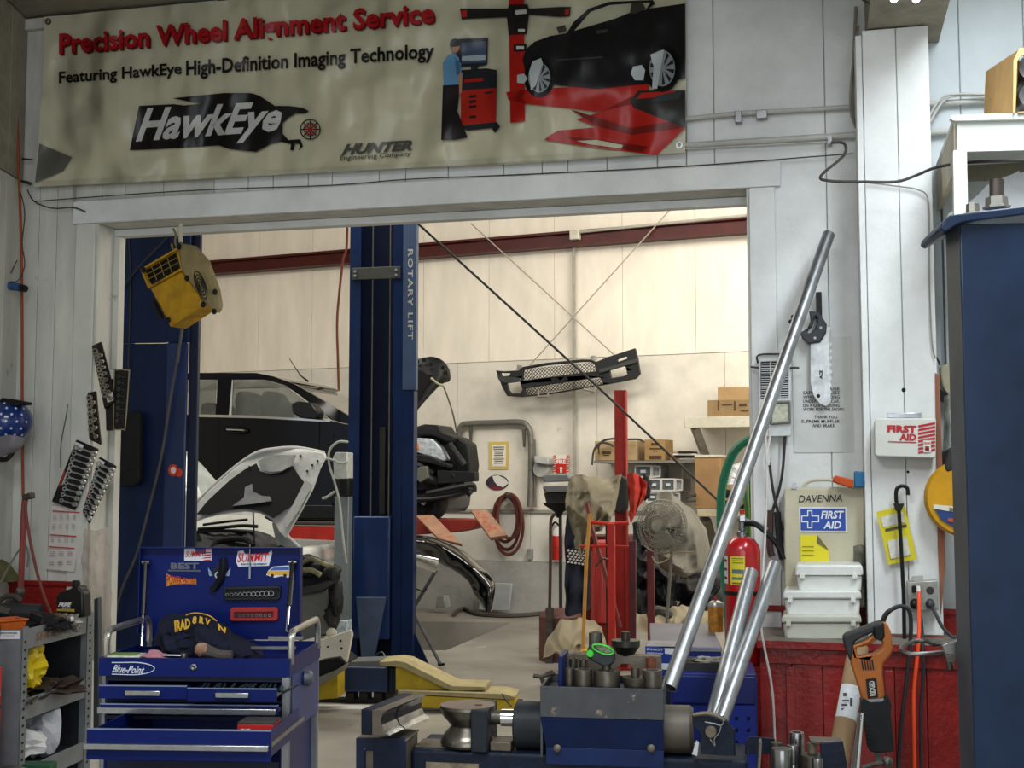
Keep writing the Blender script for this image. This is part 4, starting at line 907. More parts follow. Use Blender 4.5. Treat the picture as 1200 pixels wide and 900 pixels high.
# ---- grille bumper on wall hooks
def grille():
    t = T('grille_bumper', 'black bumper cover with mesh grille hung high on the cream wall', 'bumper', 665, 465, BW, .34); P = t.p
    GB = M('1d1e1e', .45, var=.1); GH = M('3a3b3a', .5, var=.1)
    o = [(581, 434), (590, 435), (608, 434), (612, 430), (640, 425), (682, 421), (692, 421), (698, 424), (713, 418), (744, 408), (747, 420), (750, 438), (744, 444), (724, 448), (707, 451), (645, 462), (611, 465), (594, 464), (588, 453)]
    h = [[(593.5, 449), (609, 447), (612, 457), (609, 461), (599, 461), (596, 457)], [(714, 433), (728, 428), (733, 430), (735, 439), (730, 441), (716, 443)],
         [(613, 433), (640, 428), (682, 424), (692, 424), (697, 428), (698, 435), (672, 438), (612, 446)], [(614, 455), (640, 451), (702, 442), (706, 446), (706, 450), (646, 460), (616, 463)],
         [(586, 437), (598, 437), (597, 440), (588, 441)], [(723, 421), (734, 417), (735, 420), (724, 424)]]
    MB(t).holed(o, h, -.02, .05).build('cover', GB, t, bev=.008)
    MB(t).pp([(582, 440), (610, 443), (611, 447), (590, 449), (584, 445)], -.05, .03).build('ledge', GH, t, bev=.01)
    MB(t).pp([(700, 433), (722, 427), (748, 419), (748, 424), (722, 432), (702, 438)], -.05, .03).build('ledge', GH, t, bev=.01)
    b = MB(t); lattice(b, [(612, 433), (698, 424), (698, 436), (612, 446)], 22, 3, .006, .005, .008); b.build('mesh_grille', BLK, t)
    b = MB(t); lattice(b, [(613, 455), (706, 443), (706, 451), (615, 463)], 24, 2, .006, .005, .008); b.build('mesh_grille', BLK, t)
    MB(t).pp([(645, 443), (652, 442), (656, 446), (662, 441), (666, 444), (660, 449), (648, 450)], -.035, .016).build('badge_mount', BLK, t, bev=.004)
    b = MB(t); HK = M('8f8a80', .5, .3)
    for pts in ([(631, 462, .34), (631, 458, 0), (631, 465, -.04), (642, 464, -.04), (642, 460, -.04)], [(685, 452, .34), (685, 456, -.04), (697, 459, -.04), (697, 450, -.04)]): b.pt(pts, .018, 8, sm=0)
    b.build('wall_hook', HK, t); 
    MB(t).pt([(608, 434, .05), (609, 428, .05)], .03, 6, sm=0).pt([(695, 423, .05), (695, 417, .05)], .03, 6, sm=0).build('wall_hook', HK, t)
grille()
# ---- brace cables, conduit, wires on the back wall
CBL = M('a59e8c', .6, var=0)
solo('brace_cable', 'thin brace cable rising from lower left to upper right across the cream wall', 'cable', 700, 340, BW, .2).pt([(621, 428), (785, 246)], .008, 6, sm=0).body(CBL)
solo('brace_cable', 'thin brace cable rising from lower right to upper left across the cream wall', 'cable', 650, 340, BW, .24).pt([(721, 417), (552, 262)], .008, 6, sm=0).body(CBL)
t = T('wall_conduit', 'thin vertical grey conduit with junction box on the maroon girt', 'conduit', 673, 590, BW, .08)
MB(t).pt([(673, 597), (672.5, 278)], .02, 8, sm=0).build('pipe', M('9c998c', .6), t)
MB(t).rbox(667, 270, 678, 280, -.15, .12).build('junction_box', M('cbc6b4', .6), t, bev=.01)
MB(t).pt([(678, 272, -.12), (890, 251, -.12)], .018, 8, sm=0).build('pipe', M('a9a699', .6), t)
solo('brown_cord', 'reddish brown cord hanging from the girt left of the mid-bay post', 'cord', 398, 450, BW, .26).pt([(407, 262), (406, 292), (402, 305), (397, 350), (395, 380), (396, 420), (397, 458)], .018, 6).body(M('6e3a2c', .7))
solo('steel_rope', 'dark steel rope slanting down across the far bay from the mid-bay post', 'rope', 700, 450, Y(700, 9.2, 10)).pt([(482, 255), (700, 453), (845, 590)], .009, 6, sm=0).body(M('3d3b38', .6, var=0))
# bent pipe frame, notices, eagle plaque, hose
t = T('pipe_frame', 'bent pipe bumper frame hung around the notices on the pale lower wall', 'pipe frame', 580, 598, BW, .1)
MB(t).pt([(537, 515, .03), (540, 500, 0), (550, 496.5, 0), (580, 495.5, 0), (610, 495, 0), (618, 500, 0), (622, 512, 0), (622, 560, 0), (621, 594, 0)], .036, 10).build('pipe', M('77746c', .45, .4, spot=(('3b3934', .2, 12),)), t)
for x, y0, y1 in ((551, 500, 524), (613.5, 503, 524)): MB(t).pp([(x - 2, y0), (x + 2, y0), (x + 1, y1), (x - .6, y1)], -.02, .03).build('tab', M('5a5750', .5, .4), t)
MB(t).pt([(626, 515, .02), (627, 594, .02)], .018, 8, sm=0).build('rod', M('6e6a62', .5, .4), t)
def paper(name, label, cat, box, col, off=.03, border=None, lines=None, lcol='6a655c', pl=BW, seed=0):
    x0, y0, x1, y1 = box; t = T(name, label, cat, (x0 + x1) / 2, y1, pl, off)
    MB(t).rbox(x0, y0, x1, y1, 0, .006).build('sheet', M(col, .7, var=.05), t)
    if border:
        bx, bc = border; MB(t).rbox(x0 + bx, y0 + bx, x1 - bx, y1 - bx, -.004, .004).build('inner_sheet', M(bc, .7, var=.03), t); x0 += bx; x1 -= bx; y0 += bx; y1 -= bx
    if lines:
        b = MB(t); rnd = random.Random(seed)
        for k in range(lines):
            y = y0 + 2 + (y1 - y0 - 4) * k / lines; w_ = (x1 - x0) * rnd.uniform(.5, .85) / 2; c = (x0 + x1) / 2
            b.rbox(c - w_, y, c + w_, y + (y1 - y0) / lines * .35, -.008, .003)
        b.build('print', M(lcol, .7, var=0), t)
    return t
paper('wall_notice', 'typed white notice taped up in a yellow frame on the far wall', 'notice', (573, 518, 596, 550), 'cdb35c', .03, (3.5, 'e0dccd'), 9)
t = T('wall_plaque', 'oval printed plaque of a white-headed bird below the yellow framed notice', 'plaque', 582, 574, BW, .03)
MB(t).pp(circ(582.5, 565.5, 13, 9), 0, .02).build('oval_plate', M('3a3340', .5, var=.4, vs=20), t)
MB(t).flat([(577, 558), (584, 557), (592, 561), (596, 566), (590, 571), (583, 569), (579, 564)], -.003).build('bird_head_print', M('d8d4cc', .6, var=0), t)
MB(t).flat([(572, 569), (584, 571), (592, 571), (586, 574), (578, 574)], -.003).build('red_print', M('7a2630', .6, var=0), t)
HS = M('5e3029', .5, var=.15)
t = T('air_hose', 'maroon air hose hung in loops on the far wall below the plaque', 'hose', 595, 650, BW, .08)
for k, (cx, cy, rx, ry) in enumerate(((594, 612, 15, 32), (596, 616, 17, 34), (592, 608, 14, 27), (597, 605, 14, 26))):
    MB(t).pt(circ(cx, cy, rx, ry, 18), .02, 6, closed=True, sm=2, dy=-.05 * k).build('hose_loop', HS, t)
MB(t).pt([(592, 582, .04), (594, 579, -.1), (596, 582, -.2)], .03, 8).build('hook', DSTEEL, t)
t = T('wall_outlet', 'small grey outlet box low on the far wall right of the coiled hose', 'outlet', 620, 656, BW, .03)
MB(t).rbox(617, 643, 623, 656, -.05, .08).body(M('8f8f88', .5), bev=.008)
t = paper('fire_sign', 'red and white striped fire extinguisher sign on the far wall', 'sign', (648, 533, 667, 555), 'e6e0d6', .04)
b = MB(t)
for k in range(8):
    for x0, x1 in ((648.3, 651.5), (663.5, 666.7)): b.flat([(x0, 534 + k * 2.6), (x1, 533.2 + k * 2.6), (x1, 534.6 + k * 2.6), (x0, 535.4 + k * 2.6)], -.003)
b.build('red_stripe', M('c3271f', .6, var=0), t)
MB(t).rbox(651.5, 538, 663.5, 554.5, -.006, .004).build('red_field', M('c3271f', .6, var=0), t)
text(t, 'FIRE', rq(652.3, 538.5, 662.8, 543.5), M('f0ebe2', .6, var=0), dy=-.009, bold=.04)
MB(t).flat([(655, 549), (657.5, 547), (660, 549), (658.6, 549), (658.6, 554), (656.4, 554), (656.4, 549)], -.009).build('arrow_print', M('f0ebe2', .6, var=0), t)
t = T('towel_dispenser', 'grey paper towel dispenser on the far wall left of the fire sign', 'dispenser', 634, 560, BW, .03)
MB(t).pp([(625, 534), (643, 537), (643, 545), (625, 542)], -.2, .2).build('upper_box', M('aeb0ac', .4), t, bev=.02)
MB(t).lathe(t.p(633, 550, -.12), (0, 1, 0), [(.09, 0), (.1, .02), (.1, .1)], 18).build('roll', M('a3a49e', .7), t)
# leaning panel at the kerb
solo('leaning_panel', 'pale grey panel leaning against the concrete kerb behind the black bumper', 'panel', 575, 716, BW, .25).pp([(566, 682), (600, 684), (596, 716), (560, 715)], 0, .04).body(M('a3a7a8', .5, var=.12, vs=3), bev=.01)
solo('concrete_block', 'small grey block on the floor at the kerb behind the black bumper', 'block', 516, 713, BW, .5).pp([(512, 699), (520, 698), (522, 713), (510, 713)], 0, .15).body(M('8d8d89', .8), bev=.01)
solo('floor_hose', 'dark hose lying along the floor beside the pit', 'hose', 600, 720, (0, 0, 0), loc=(fl(600, 722).x, fl(600, 722).y, 0)).tube(smooth([Vector((p.x - fl(600, 722).x, p.y - fl(600, 722).y, .025)) for p in (fl(532, 723), fl(537, 718), (fl(545, 716)), fl(560, 722), fl(600, 724), fl(640, 721), fl(680, 718), fl(700, 716))], 4), .025, 6).body(M('4a443d', .7))
# ================================================================ FAR RIGHT CORNER: shelves, press, jack, fan, covers
def corner():
    # small helper for a carton with tape
    def carton(label, quadbox, pl, off, dep, col='a87f4f', side=None, prints=(), group=None, flaps=False, tape=True):
        x0, y0, x1, y1 = quadbox; t = T('cardboard_box', label, 'box', (x0 + x1) / 2, y1, pl, off, group=group)
        MB(t).rbox(x0, y0, x1, y1, 0, dep).build('carton', M(col, .8, var=.1, vs=4, spot=(('8a6a44', .15, 6),)), t, bev=.006)
        if tape: MB(t).rbox((x0 + x1) / 2 - 1.2, y0, (x0 + x1) / 2 + 1.2, y0 + (y1 - y0) * .3, -.003, .002).build('tape', M('c4a46c', .3, var=.05), t)
        for q in prints: MB(t).rbox(*q, -.004, .002).build('print', M('4a3826', .8, var=0), t)
        return t
    SH = M('c2bda9', .6, var=.08, spot=(('857d69', .16, 8),))
    # upper shelf
    pl = BW
    t = T('wall_shelf', 'upper cream painted shelf on a slanted strut by the right edge of the opening', 'shelf', 850, 499, BW, .75)
    MB(t).rbox(802, 489, 960, 499, 0, .04).build('front_board', SH, t, bev=.006)
    MB(t).box(t.p(802, 490).x, t.p(960, 490).x, .041, .74, -.02 + t.p(850, 490).z - .02, t.p(850, 490).z - .002).build('shelf_board', SH, t)
    MB(t).pt([(814, 500, .1), (826, 532, .6)], .055, 4, sm=0).build('strut', M('8d887c', .6), t)
    carton('wide brown carton with scribbled side under the small box on the upper cream shelf', (829, 469, 935, 488.5), BW, .6, .4, '8c7350', prints=[(841, 470, 843, 481), (860, 470, 862, 481), (846, 474, 858, 475), (866, 473, 875, 476), (868, 481, 877, 482)], tape=False)
    t = T('cardboard_box', 'small tan carton topmost on the upper cream shelf', 'box', 870, 468, BW, .5)
    MB(t).rbox(841, 454, 935, 468.5, 0, .3).body(M('ab8c62', .8, var=.1, vs=4), bev=.006)
    MB(t)
    # lower long shelf
    t = T('wall_shelf', 'lower thin grey shelf holding cartons behind the red post', 'shelf', 760, 541, BW, .6)
    MB(t).rbox(696, 540, 835, 542, 0, .58).build('shelf_board', M('77746b', .6), t)
    MB(t).pt([(800, 541, .1), (801, 600, .5)], .02, 6, sm=0).build('bracket', M('9a968a', .6), t)
    carton('long tan carton at the left end of the lower shelf behind the red post', (697, 517, 746, 539.5), BW, .55, .35, 'a8906a', prints=[(706, 529, 716, 532), (701, 524, 702.5, 532), (707, 533, 714, 534)])
    carton('square tan carton with round print right of the red post on the lower shelf', (755, 515, 779, 539.5), BW, .55, .35, '9c7d50', prints=[(763, 519, 773, 522), (761, 525, 775, 526.5), (761, 534, 775, 538), (765, 528, 771, 529)])
    carton('tiny tan carton on the lower shelf left of the flat black plates', (785, 530, 797, 539.5), BW, .5, .2, '967550', tape=False)
    t = T('plate_stack', 'flat pack of black and white plates at the right end of the lower shelf', 'plates', 805, 539, BW, .5)
    for k, (a, b_, c) in enumerate(((793, 815, 'dcd8ca'), (790, 812, '26221f'), (788, 816, 'dcd8ca'), (794, 810, '26221f'))):
        MB(t).pp([(a, 538.5 - k * 2.6), (b_ , 538.5 - k * 2.6), (b_ - 1, 536.6 - k * 2.6), (a + 1, 536.6 - k * 2.6)], -.02 * k, .3).build('plate', M(c, .5, var=.05), t)
    solo('black_cable', 'black cable looped over the cartons on the lower shelf', 'cable', 700, 530, BW, .65).pt([(694, 545), (696, 528), (704, 519), (716, 521), (718, 524)], .012).pt([(700, 526), (706, 517), (720, 514), (733, 515), (748, 515), (755, 518)], .012).body(WIRE)
    # parts drawers
    FR = M('c4c3bb', .5, var=.05); DR = M('5b6066', .25, var=.1, vs=20)
    def drawers(label, x0, y0, x1, y1, n, xs, off):
        t = T('drawer_cabinet', label, 'drawers', (x0 + x1) / 2, y1, BW, off)
        w_ = (x1 - x0) / n
        MB(t).rbox(x0 + .5, y0 + .5, xs, y1 - .5, .03, .35).build('case', M('8d8f90', .5), t)
        MB(t).holed([(x0, y0), (x1, y0), (x1, y1), (x0, y1)], [[(x0 + w_ * k + 1.5, y0 + 2), (x0 + w_ * (k + 1) - 1.5, y0 + 2), (x0 + w_ * (k + 1) - 1.5, y1 - 2), (x0 + w_ * k + 1.5, y1 - 2)] for k in range(n)], 0, .03).build('frame', FR, t)
        MB(t).holed([(x1, y0), (xs, y0 + 1), (xs, y1 - 1), (x1, y1)], [[(x1 + 1.5, y0 + 2), (xs - 1.5, y0 + 3), (xs - 1.5, y1 - 3), (x1 + 1.5, y1 - 2)]], .01, .02).build('side_frame', FR, t)
        for k in range(n):
            a = x0 + w_ * k; d_ = MB(t).rbox(a + 1.7, y0 + 2.2, a + w_ - 1.7, y1 - 2.2, .01, .15).build('drawer', DR, t)
            MB(t).rbox(a + w_ * .35, y0 + (y1 - y0) * .38, a + w_ * .65, y0 + (y1 - y0) * .6, -.004, .014).build('drawer_label', M('c9cbc8', .5, var=.1, vs=60), d_)
    drawers('white framed grey parts drawer topmost behind the red cloth', 743.5, 545, 763.5, 560, 1, 774, .5)
    drawers('pair of white framed grey parts drawers in the middle row under the lower shelf', 758, 560.5, 791, 576, 2, 800, .52)
    drawers('lowest white framed parts drawers partly behind the fan', 757, 576.5, 788, 589, 2, 797, .5)
    # tall carton and shelf end
    t = carton('tall plain brown carton standing right of the parts drawers', (814, 534, 845, 596), BW, .7, .45, '977650', tape=False)
    MB(t).rbox(814, 533, 845, 535.5, -.01, .46).build('top_flap', M('c9c2ad', .7), t)
    t = T('wall_shelf', 'low cream bench shelf under the tall brown carton', 'shelf', 850, 608, BW, .8)
    MB(t).rbox(817, 597, 960, 607, 0, .05).build('front_board', M('b3a98c', .6, var=.1), t, bev=.006)
    MB(t).rbox(817, 598, 960, 600, .051, .7).build('shelf_board', SH, t)
    MB(t).pt([(826, 608, .1), (835, 640, .5)], .07, 4, sm=0).build('strut', M('5a554b', .7), t)
    MB(t).rbox(870, 608, 874, 700, .1, .1).build('leg', M('6d675b', .7), t)
    solo('rod', 'two thin dark rods poking out left of the tall brown carton', 'rod', 808, 584, BW, .75).pt([(803, 583), (816, 580)], .015, 6, sm=0).pt([(802, 588), (816, 587)], .01, 6, sm=0).body(WIRE)
    solo('plastic_bag', 'crumpled clear white plastic bag right of the green hose', 'bag', 862, 568, BW, 1.0).sheet([[(858, 545, 0), (866, 541, -.05), (873, 538, 0)], [(853, 560, 0), (862, 556, -.1), (873, 552, 0)], [(852, 568, 0), (862, 567, -.1), (873, 566, 0)]], 10, 12, amp=.1, fr=6, thick=.02).body(M('c3c6c8', .3, var=.1), flatsh=True)
    t = T('lumber_offcuts', 'jumble of wood offcuts and dark pipes on the low bench shelf', 'offcuts', 865, 597, BW, .7)
    for k, (x0, y0, x1, y1, r, c) in enumerate(((848, 596, 874, 572, .04, '6d6350'), (850, 592, 880, 590, .05, '2b2a28'), (856, 598, 880, 580, .035, '8d8266'), (846, 578, 866, 582, .05, '1f1f20'))):
        MB(t).pt([(x0, y0), (x1, y1)], r, 5 if k != 1 else 10, sm=0, dy=-.06 * k).build('offcut', M(c, .7), t)
    # green hose & cables
    solo('green_hose', 'thick green hose arching behind the leaning steel tubes', 'hose', 850, 700, Y(850, 8.2, -20), 0).pt([(890, 512), (878, 515), (864, 525), (855, 540), (848, 562), (845, 585), (845, 620), (848, 660), (852, 700), (856, 780), (852, 842)], .029, 10).body(M('1f7358', .4, var=.08))
    t = T('green_cable', 'bundle of thin bright green cables at the right edge of the opening', 'cable', 878, 620, Y(878, 7.6, -14))
    for k in range(4): MB(t).pt([(872 + k * 2.5, 545), (871 + k * 2.6, 575), (874 + k * 2, 600), (876 + k * 2, 640)], .006, 6, dy=-.02 * (k % 2)).build('cable_strand', M(['3f7d2e', '2f6b34', '8fae3a', '2c5f3a'][k], .5, var=0), t)
    t = T('warning_tape', 'faded red and white striped board edge hanging in the opening beside the right jamb', 'board', 880, 552, Y(880, 6.1, -14))
    for k in range(6): MB(t).pp([(878.5, 454 + k * 16.5), (884, 452 + k * 16.5), (884, 468 + k * 16.5), (878.5, 470 + k * 16.5)], 0, .01).build('stripe_panel', M('b2423a' if k % 2 == 0 else 'c9a79c', .6, var=.2, vs=20), t)
    # ---- red post (shop press) with dark plate
    D = 10.6; pl = Y(726, D, -12)
    def ground(name, label, cat, px, D, deg=-12, group=None): return T(name, label, cat, 0, 0, Y(px, D, deg), loc=(Y(px, D)[0], D, 0), group=group)
    RP = M('8e221b', .45, var=.15, vs=5, spot=(('55140f', .15, 8), ('b08a7c', .04, 25)))
    t = ground('crane_post', 'tall dull red steel post standing highest among the red equipment', 'post', 726, D); P = t.p
    xa, xb = P(720, 500).x, P(734, 500).x; z = P(726, 457).z
    MB(t).box(xa, xb - .02, 0, .012, 0, z).box(xb - .019, xb, -.01, .1, 0, z).box(xa, xb - .02, .088, .1, 0, z).build('column', RP, t, bev=.003)
    MB(t).box(xa - .04, xb + .04, -.02, .14, 0, .02).build('base_plate', RP, t, bev=.005)
    MB(t).pp([(718, 560), (730, 557), (737, 562), (736, 596), (728, 602), (715, 598), (714, 570)], -.06, .05).build('guard_plate', M('2b2d2a', .7, var=.15, bump=.3), t, bev=.02)
    MB(t).rbox(733, 640, 739, 740, .0, .15).build('lower_channel', RP, t)
    # red gas cylinder behind jack
    t = ground('red_cylinder', 'large dull red steel cylinder standing behind the bright red frame', 'cylinder', 705, 10.3); P = t.p
    c = P(704, 700, .0); MB(t).lathe((c.x, .12, P(704, 730).z), (0, 0, 1), [(.06, -.25), (.06, -.02), (.1, 0), (.1, P(704, 652).z - P(704, 730).z), (.07, .64), (.03, .66)], 24).build('barrel', M('b03530', .35, var=.15, vs=4, stretch=(4, 4, .5), coat=.3), t)
    MB(t).box(c.x - .09, c.x - .055, .1, .14, 0, P(704, 640).z).box(c.x - .03, c.x + .05, .05, .07, 0, P(704, 730).z - .02).box(c.x - .1, c.x + .12, .0, .3, 0, .04).build('support', RP, t)
    # bright red jack frame
    t = ground('jack_stand', 'bright red upright frame with two crossbars in front of the tall post', 'jack stand', 717, 9.2); P = t.p
    BR = M('b82519', .38, var=.12, vs=6, coat=.2, spot=(('6a1813', .1, 14),))
    MB(t).box(P(712, 600).x, P(720.5, 600).x, -.03, .03, .0, P(716, 613).z).build('upright', BR, t, bev=.006)
    MB(t).pt([(692, 612, .01), (716, 614, 0), (737, 613, .01)], .014, 8, sm=0).build('crossbar', BR, t)
    MB(t).pt([(680, 640, .04), (716, 640, .03), (738, 641, .04)], .01, 8, sm=0).build('crossbar', BR, t)
    MB(t).pt([(688, 590, .06), (694, 620, .05), (706, 660, .04), (727, 735, .02)], .016, 6, sm=0).build('diagonal_strut', M('7d3a35', .5, spot=(('4a1f1c', .2, 9),)), t)
    MB(t).pt([(698, 664, .04), (706, 655, -.01), (713, 656, -.03)], .008).build('clip', DSTEEL, t)
    MB(t).pp([(737, 635), (745, 633), (745, 760), (737, 760)], .02, .04).build('rear_upright', M('5b2226', .45, var=.2), t, bev=.004)
    MB(t).box(P(702, 760).x, P(742, 760).x, -.05, .3, 0, .05).build('base', M('8a1d18', .5), t, bev=.01)
    t = ground('steel_post', 'dark maroon round post standing left of the fan leg', 'post', 763, 8.9); P = t.p
    MB(t).tube([(P(763, 700).x, 0, 0), (P(763, 700).x, 0, P(763, 626).z)], .027, 10).build('pole', M('5e1d22', .4, var=.15, coat=.2), t)
    MB(t).lathe((P(763, 700).x, 0, 0), (0, 0, 1), [(.12, 0), (.12, .01), (.03, .02)], 16).build('foot', M('5e1d22', .5), t)
    MB(t).pt([(756, 645), (763, 648), (769, 644)], .008).build('collar', STEEL, t)
    t = ground('push_broom', 'yellow wooden broom handle leaning in front of the tan draped cloth', 'broom', 686, 9.0); P = t.p
    MB(t).pt([(691, 602, .1), (687, 660, .05), (683, 762, -.05)], .013, 8, sm=0).build('handle', M('b8843a', .5, var=.1, vs=10), t)
    MB(t).pp([(676, 768), (681, 762), (686, 761), (694, 766), (694, 772), (674, 773)], -.08, .08).build('broom_head', M('c9a032', .7, bump=.4), t, bev=.008)
    # dark steel rod
    t = ground('steel_rod', 'thin dark vertical rod rising behind the jack frame crossbar', 'rod', 711, 9.8); P = t.p
    MB(t).tube([(P(711.5, 600).x, .0, 0), (P(711.5, 600).x, 0, P(711.5, 568).z)], .014, 8).lathe(P(711.5, 568), (0, 0, 1), [(.01, 0), (.022, .0), (.022, .02), (.01, .02)], 10).body(M('3a3836', .5, .5))
    # tan draped jacket, dark garment with white studs, oil drain
    t = ground('draped_coat', 'tan work coat draped over the top of the red equipment', 'coat', 690, 9.7)
    MB(t).sheet([[(666, 566, .1), (672, 558, 0), (690, 556, -.1), (706, 561, 0), (716, 560, .1), (730, 556, .2)],
                 [(664, 585, 0), (672, 572, -.15), (690, 575, -.22), (706, 572, -.1), (718, 580, .0), (722, 585, .1)],
                 [(668, 610, 0), (676, 600, -.15), (692, 602, -.2), (704, 598, -.08), (712, 604, -.02), (718, 606, .02)],
                 [(674, 640, 0), (680, 630, -.1), (688, 625, -.12), (698, 612, -.06), (706, 612, -.03), (712, 614, 0)],
                 [(682, 655, 0), (684, 652, -.06), (686, 645, -.08), (692, 626, -.05), (700, 622, -.02), (706, 622, 0)]],
                50, 60, rid=.07, fr=5, seed=2, fold=.03, ff=26, thick=.02).body(M('7f7864', .9, var=.04, vs=7, bump=.3, bs=60))
    t = ground('dark_trousers', 'dark navy garment hanging behind the black and white studded pouch', 'clothing', 670, 9.9)
    MB(t).sheet([[(664, 596, 0), (674, 592, -.1), (690, 610, 0)], [(662, 640, 0), (672, 640, -.15), (692, 640, 0)], [(662, 720, 0), (668, 722, -.1), (690, 715, 0)]], 24, 30, amp=.06, fr=6, fold=.02, ff=20, thick=.02).body(M('141a28', .9, var=.2))
    t = ground('red_cabinet', 'dark red steel cabinet behind the hanging dark garment', 'cabinet', 705, 11.35); P = t.p
    MB(t).box(P(680, 700).x, P(738, 700).x, 0, .4, 0, P(700, 628).z).build('case', M('4a1210', .5, var=.15), t, bev=.01)
    MB(t).rbox(682, 640, 696, 700, -.01, .009).build('door', M('5c1613', .5), t, bev=.004)
    t = ground('studded_pouch', 'black pouch with rows of white diamond studs hanging at the dark garment', 'pouch', 678, 9.6)
    t.loc.z = 0
    MB(t).pp([(664, 652), (668, 642), (688, 646), (692, 652), (688, 664), (664, 662)], -.02, .04).build('pouch', M('0f0f10', .8), t, bev=.01)
    for r_ in range(5):
        for k in range(5):
            x = 666 + k * 4.2 + (2 if r_ % 2 else 0); y = 645 + r_ * 3.4 + k * .6
            if x < 686: MB(t).pp([(x, y - 1.6), (x + 1.9, y), (x, y + 1.6), (x - 1.9, y)], -.03, .008).build('white_stud', M('d4d2ca', .5, var=0), t)
    t = ground('oil_drain', 'grey waste oil drain pan on a pole with black funnel and dark red tank', 'oil drain', 655, 11.2); P = t.p
    MB(t).pp([(635, 556), (668, 556), (668, 564), (636, 565)], -.2, .4).build('pan', M('77797a', .4, .3, var=.1), t, bev=.02)
    MB(t).pp([(635, 569), (668, 569), (667, 577), (637, 577)], -.2, .4).build('pan', M('6b6d6e', .4, .3, var=.1), t, bev=.02)
    MB(t).pp([(637, 577), (667, 577), (664, 590), (640, 590)], -.15, .3).build('tray_guard', M('2b2c2b', .6), t, bev=.01)
    MB(t).lathe(P(655, 600), (0, 0, 1), [(.02, -.05), (.04, 0), (.13, .06), (.14, .08)], 20).build('funnel', BLK, t)
    x = P(657, 700).x; MB(t).tube([(x, 0, .2), (x, 0, P(657, 603).z)], .016, 10).build('pole', M('35332f', .5, .4), t)
    x2 = P(657, 715).x; MB(t).lathe((x2, 0, 0), (0, 0, 1), [(.19, 0), (.19, P(657, 722).z), (.15, P(657, 716).z), (.03, P(657, 712).z)], 24).build('tank', M('5c3a34', .6, var=.2), t)
    t = ground('steel_pole', 'rusty thin pole standing left of the waste oil drain', 'pole', 645, 11.0); P = t.p
    MB(t).pt([(651, 602, 0), (646, 608, 0), (645, 625, 0), (645, 660, 0), (644, 716, 0)], .014, 8).build('pole', M('4a342b', .6, .3), t)
    t2 = MB(t).box(P(644, 720).x - .03, P(644, 720).x + .03, -.03, .03, 0, P(644, 712).z).build('foot', DSTEEL, t)
    t = T('fire_extinguisher', 'small red and white extinguisher on the far wall behind the oil drain pole', 'extinguisher', 653, 656, BW, .12); P = t.p
    c = P(653, 656); MB(t).lathe(c, (0, 0, 1), [(.06, 0), (.065, .02), (.065, .3), (.04, .34), (.03, .36)], 18).build('cylinder', RED, t)
    MB(t).lathe(c + Vector((0, 0, .31)), (0, 0, 1), [(.066, -.03), (.067, .02), (.05, .06), (.035, .1)], 18).build('white_shoulder', M('cfcdc8', .4), t)
    MB(t).pt([(655, 616, -.06), (650, 612, -.08), (646, 620, -.08), (645, 632, -.06)], .012).build('hose', BLK, t)
    # red cloth on the press
    t = ground('red_cloth', 'bright red cloth hanging right of the tall red post', 'cloth', 746, 10.3)
    MB(t).sheet([[(735, 556, 0), (742, 554, -.08), (750, 558, 0), (758, 566, 0)], [(736, 575, 0), (744, 575, -.1), (752, 576, 0), (756, 582, 0)], [(737, 592, 0), (742, 600, -.08), (746, 598, 0), (748, 594, 0)], [(736, 604, 0), (739, 612, -.05), (741, 608, 0), (744, 600, 0)]], 24, 24, amp=.05, fr=6, fold=.03, ff=14, thick=.015).body(M('a32a1c', .8, var=.1))
    solo('black_glove', 'black crumpled work gloves tucked behind the red cloth', 'gloves', 757, 575, Y(757, 10.5), 0).ell((0, .05, .03), (.05, .05, .09), 12, 10, amp=.6, fr=2).body(BLK)
    # fan
    pl = Y(776, 8.7, -25); t = T('pedestal_fan', 'grey wire pedestal fan with three blades beside the red equipment', 'fan', 0, 0, pl, loc=(Y(776, 8.7)[0], 8.7, 0)); P = t.p
    c = P(776, 617); GR = M('858175', .5, .3); r0 = .185
    ax = Vector((-.25, -1, .12)).normalized(); e = ax.cross(Vector((0, 0, 1))).normalized(); g = e.cross(ax)
    def ring(rad, off, rr): return [c + ax * off + (e * math.cos(a) + g * math.sin(a)) * rad for a in [2 * math.pi * k / 40 for k in range(40)]]
    b = MB(t)
    for rad, off in ((r0, 0), (r0 * .97, .035), (r0 * .8, .055), (r0 * .6, .065), (r0 * .4, .07), (r0, -.02), (r0 * .8, -.06), (r0 * .5, -.08)): b.tube(ring(rad, off, 0), .003, 4, closed=True)
    for k in range(44):
        a = 2 * math.pi * k / 44; dd = e * math.cos(a) + g * math.sin(a)
        b.tube([c + dd * .04 + ax * .07, c + dd * r0 * .8 + ax * .055, c + dd * r0 * .98 + ax * .03, c + dd * r0], .0019, 3)
        b.tube([c + dd * .04 - ax * .085, c + dd * r0 * .8 - ax * .06, c + dd * r0 - ax * .02], .0019, 3)
    b.build('wire_guard', GR, t, kind='stuff')
    MB(t).lathe(c + ax * .072, ax, [(.0, .004), (.04, .0), (.04, -.006)], 20).build('guard_badge', M('8a867a', .5), t)
    MB(t).lathe(c - ax * .19, ax, [(.04, 0), (.065, .02), (.065, .1), (.03, .12)], 20).build('motor', M('45433e', .6, .3), t)
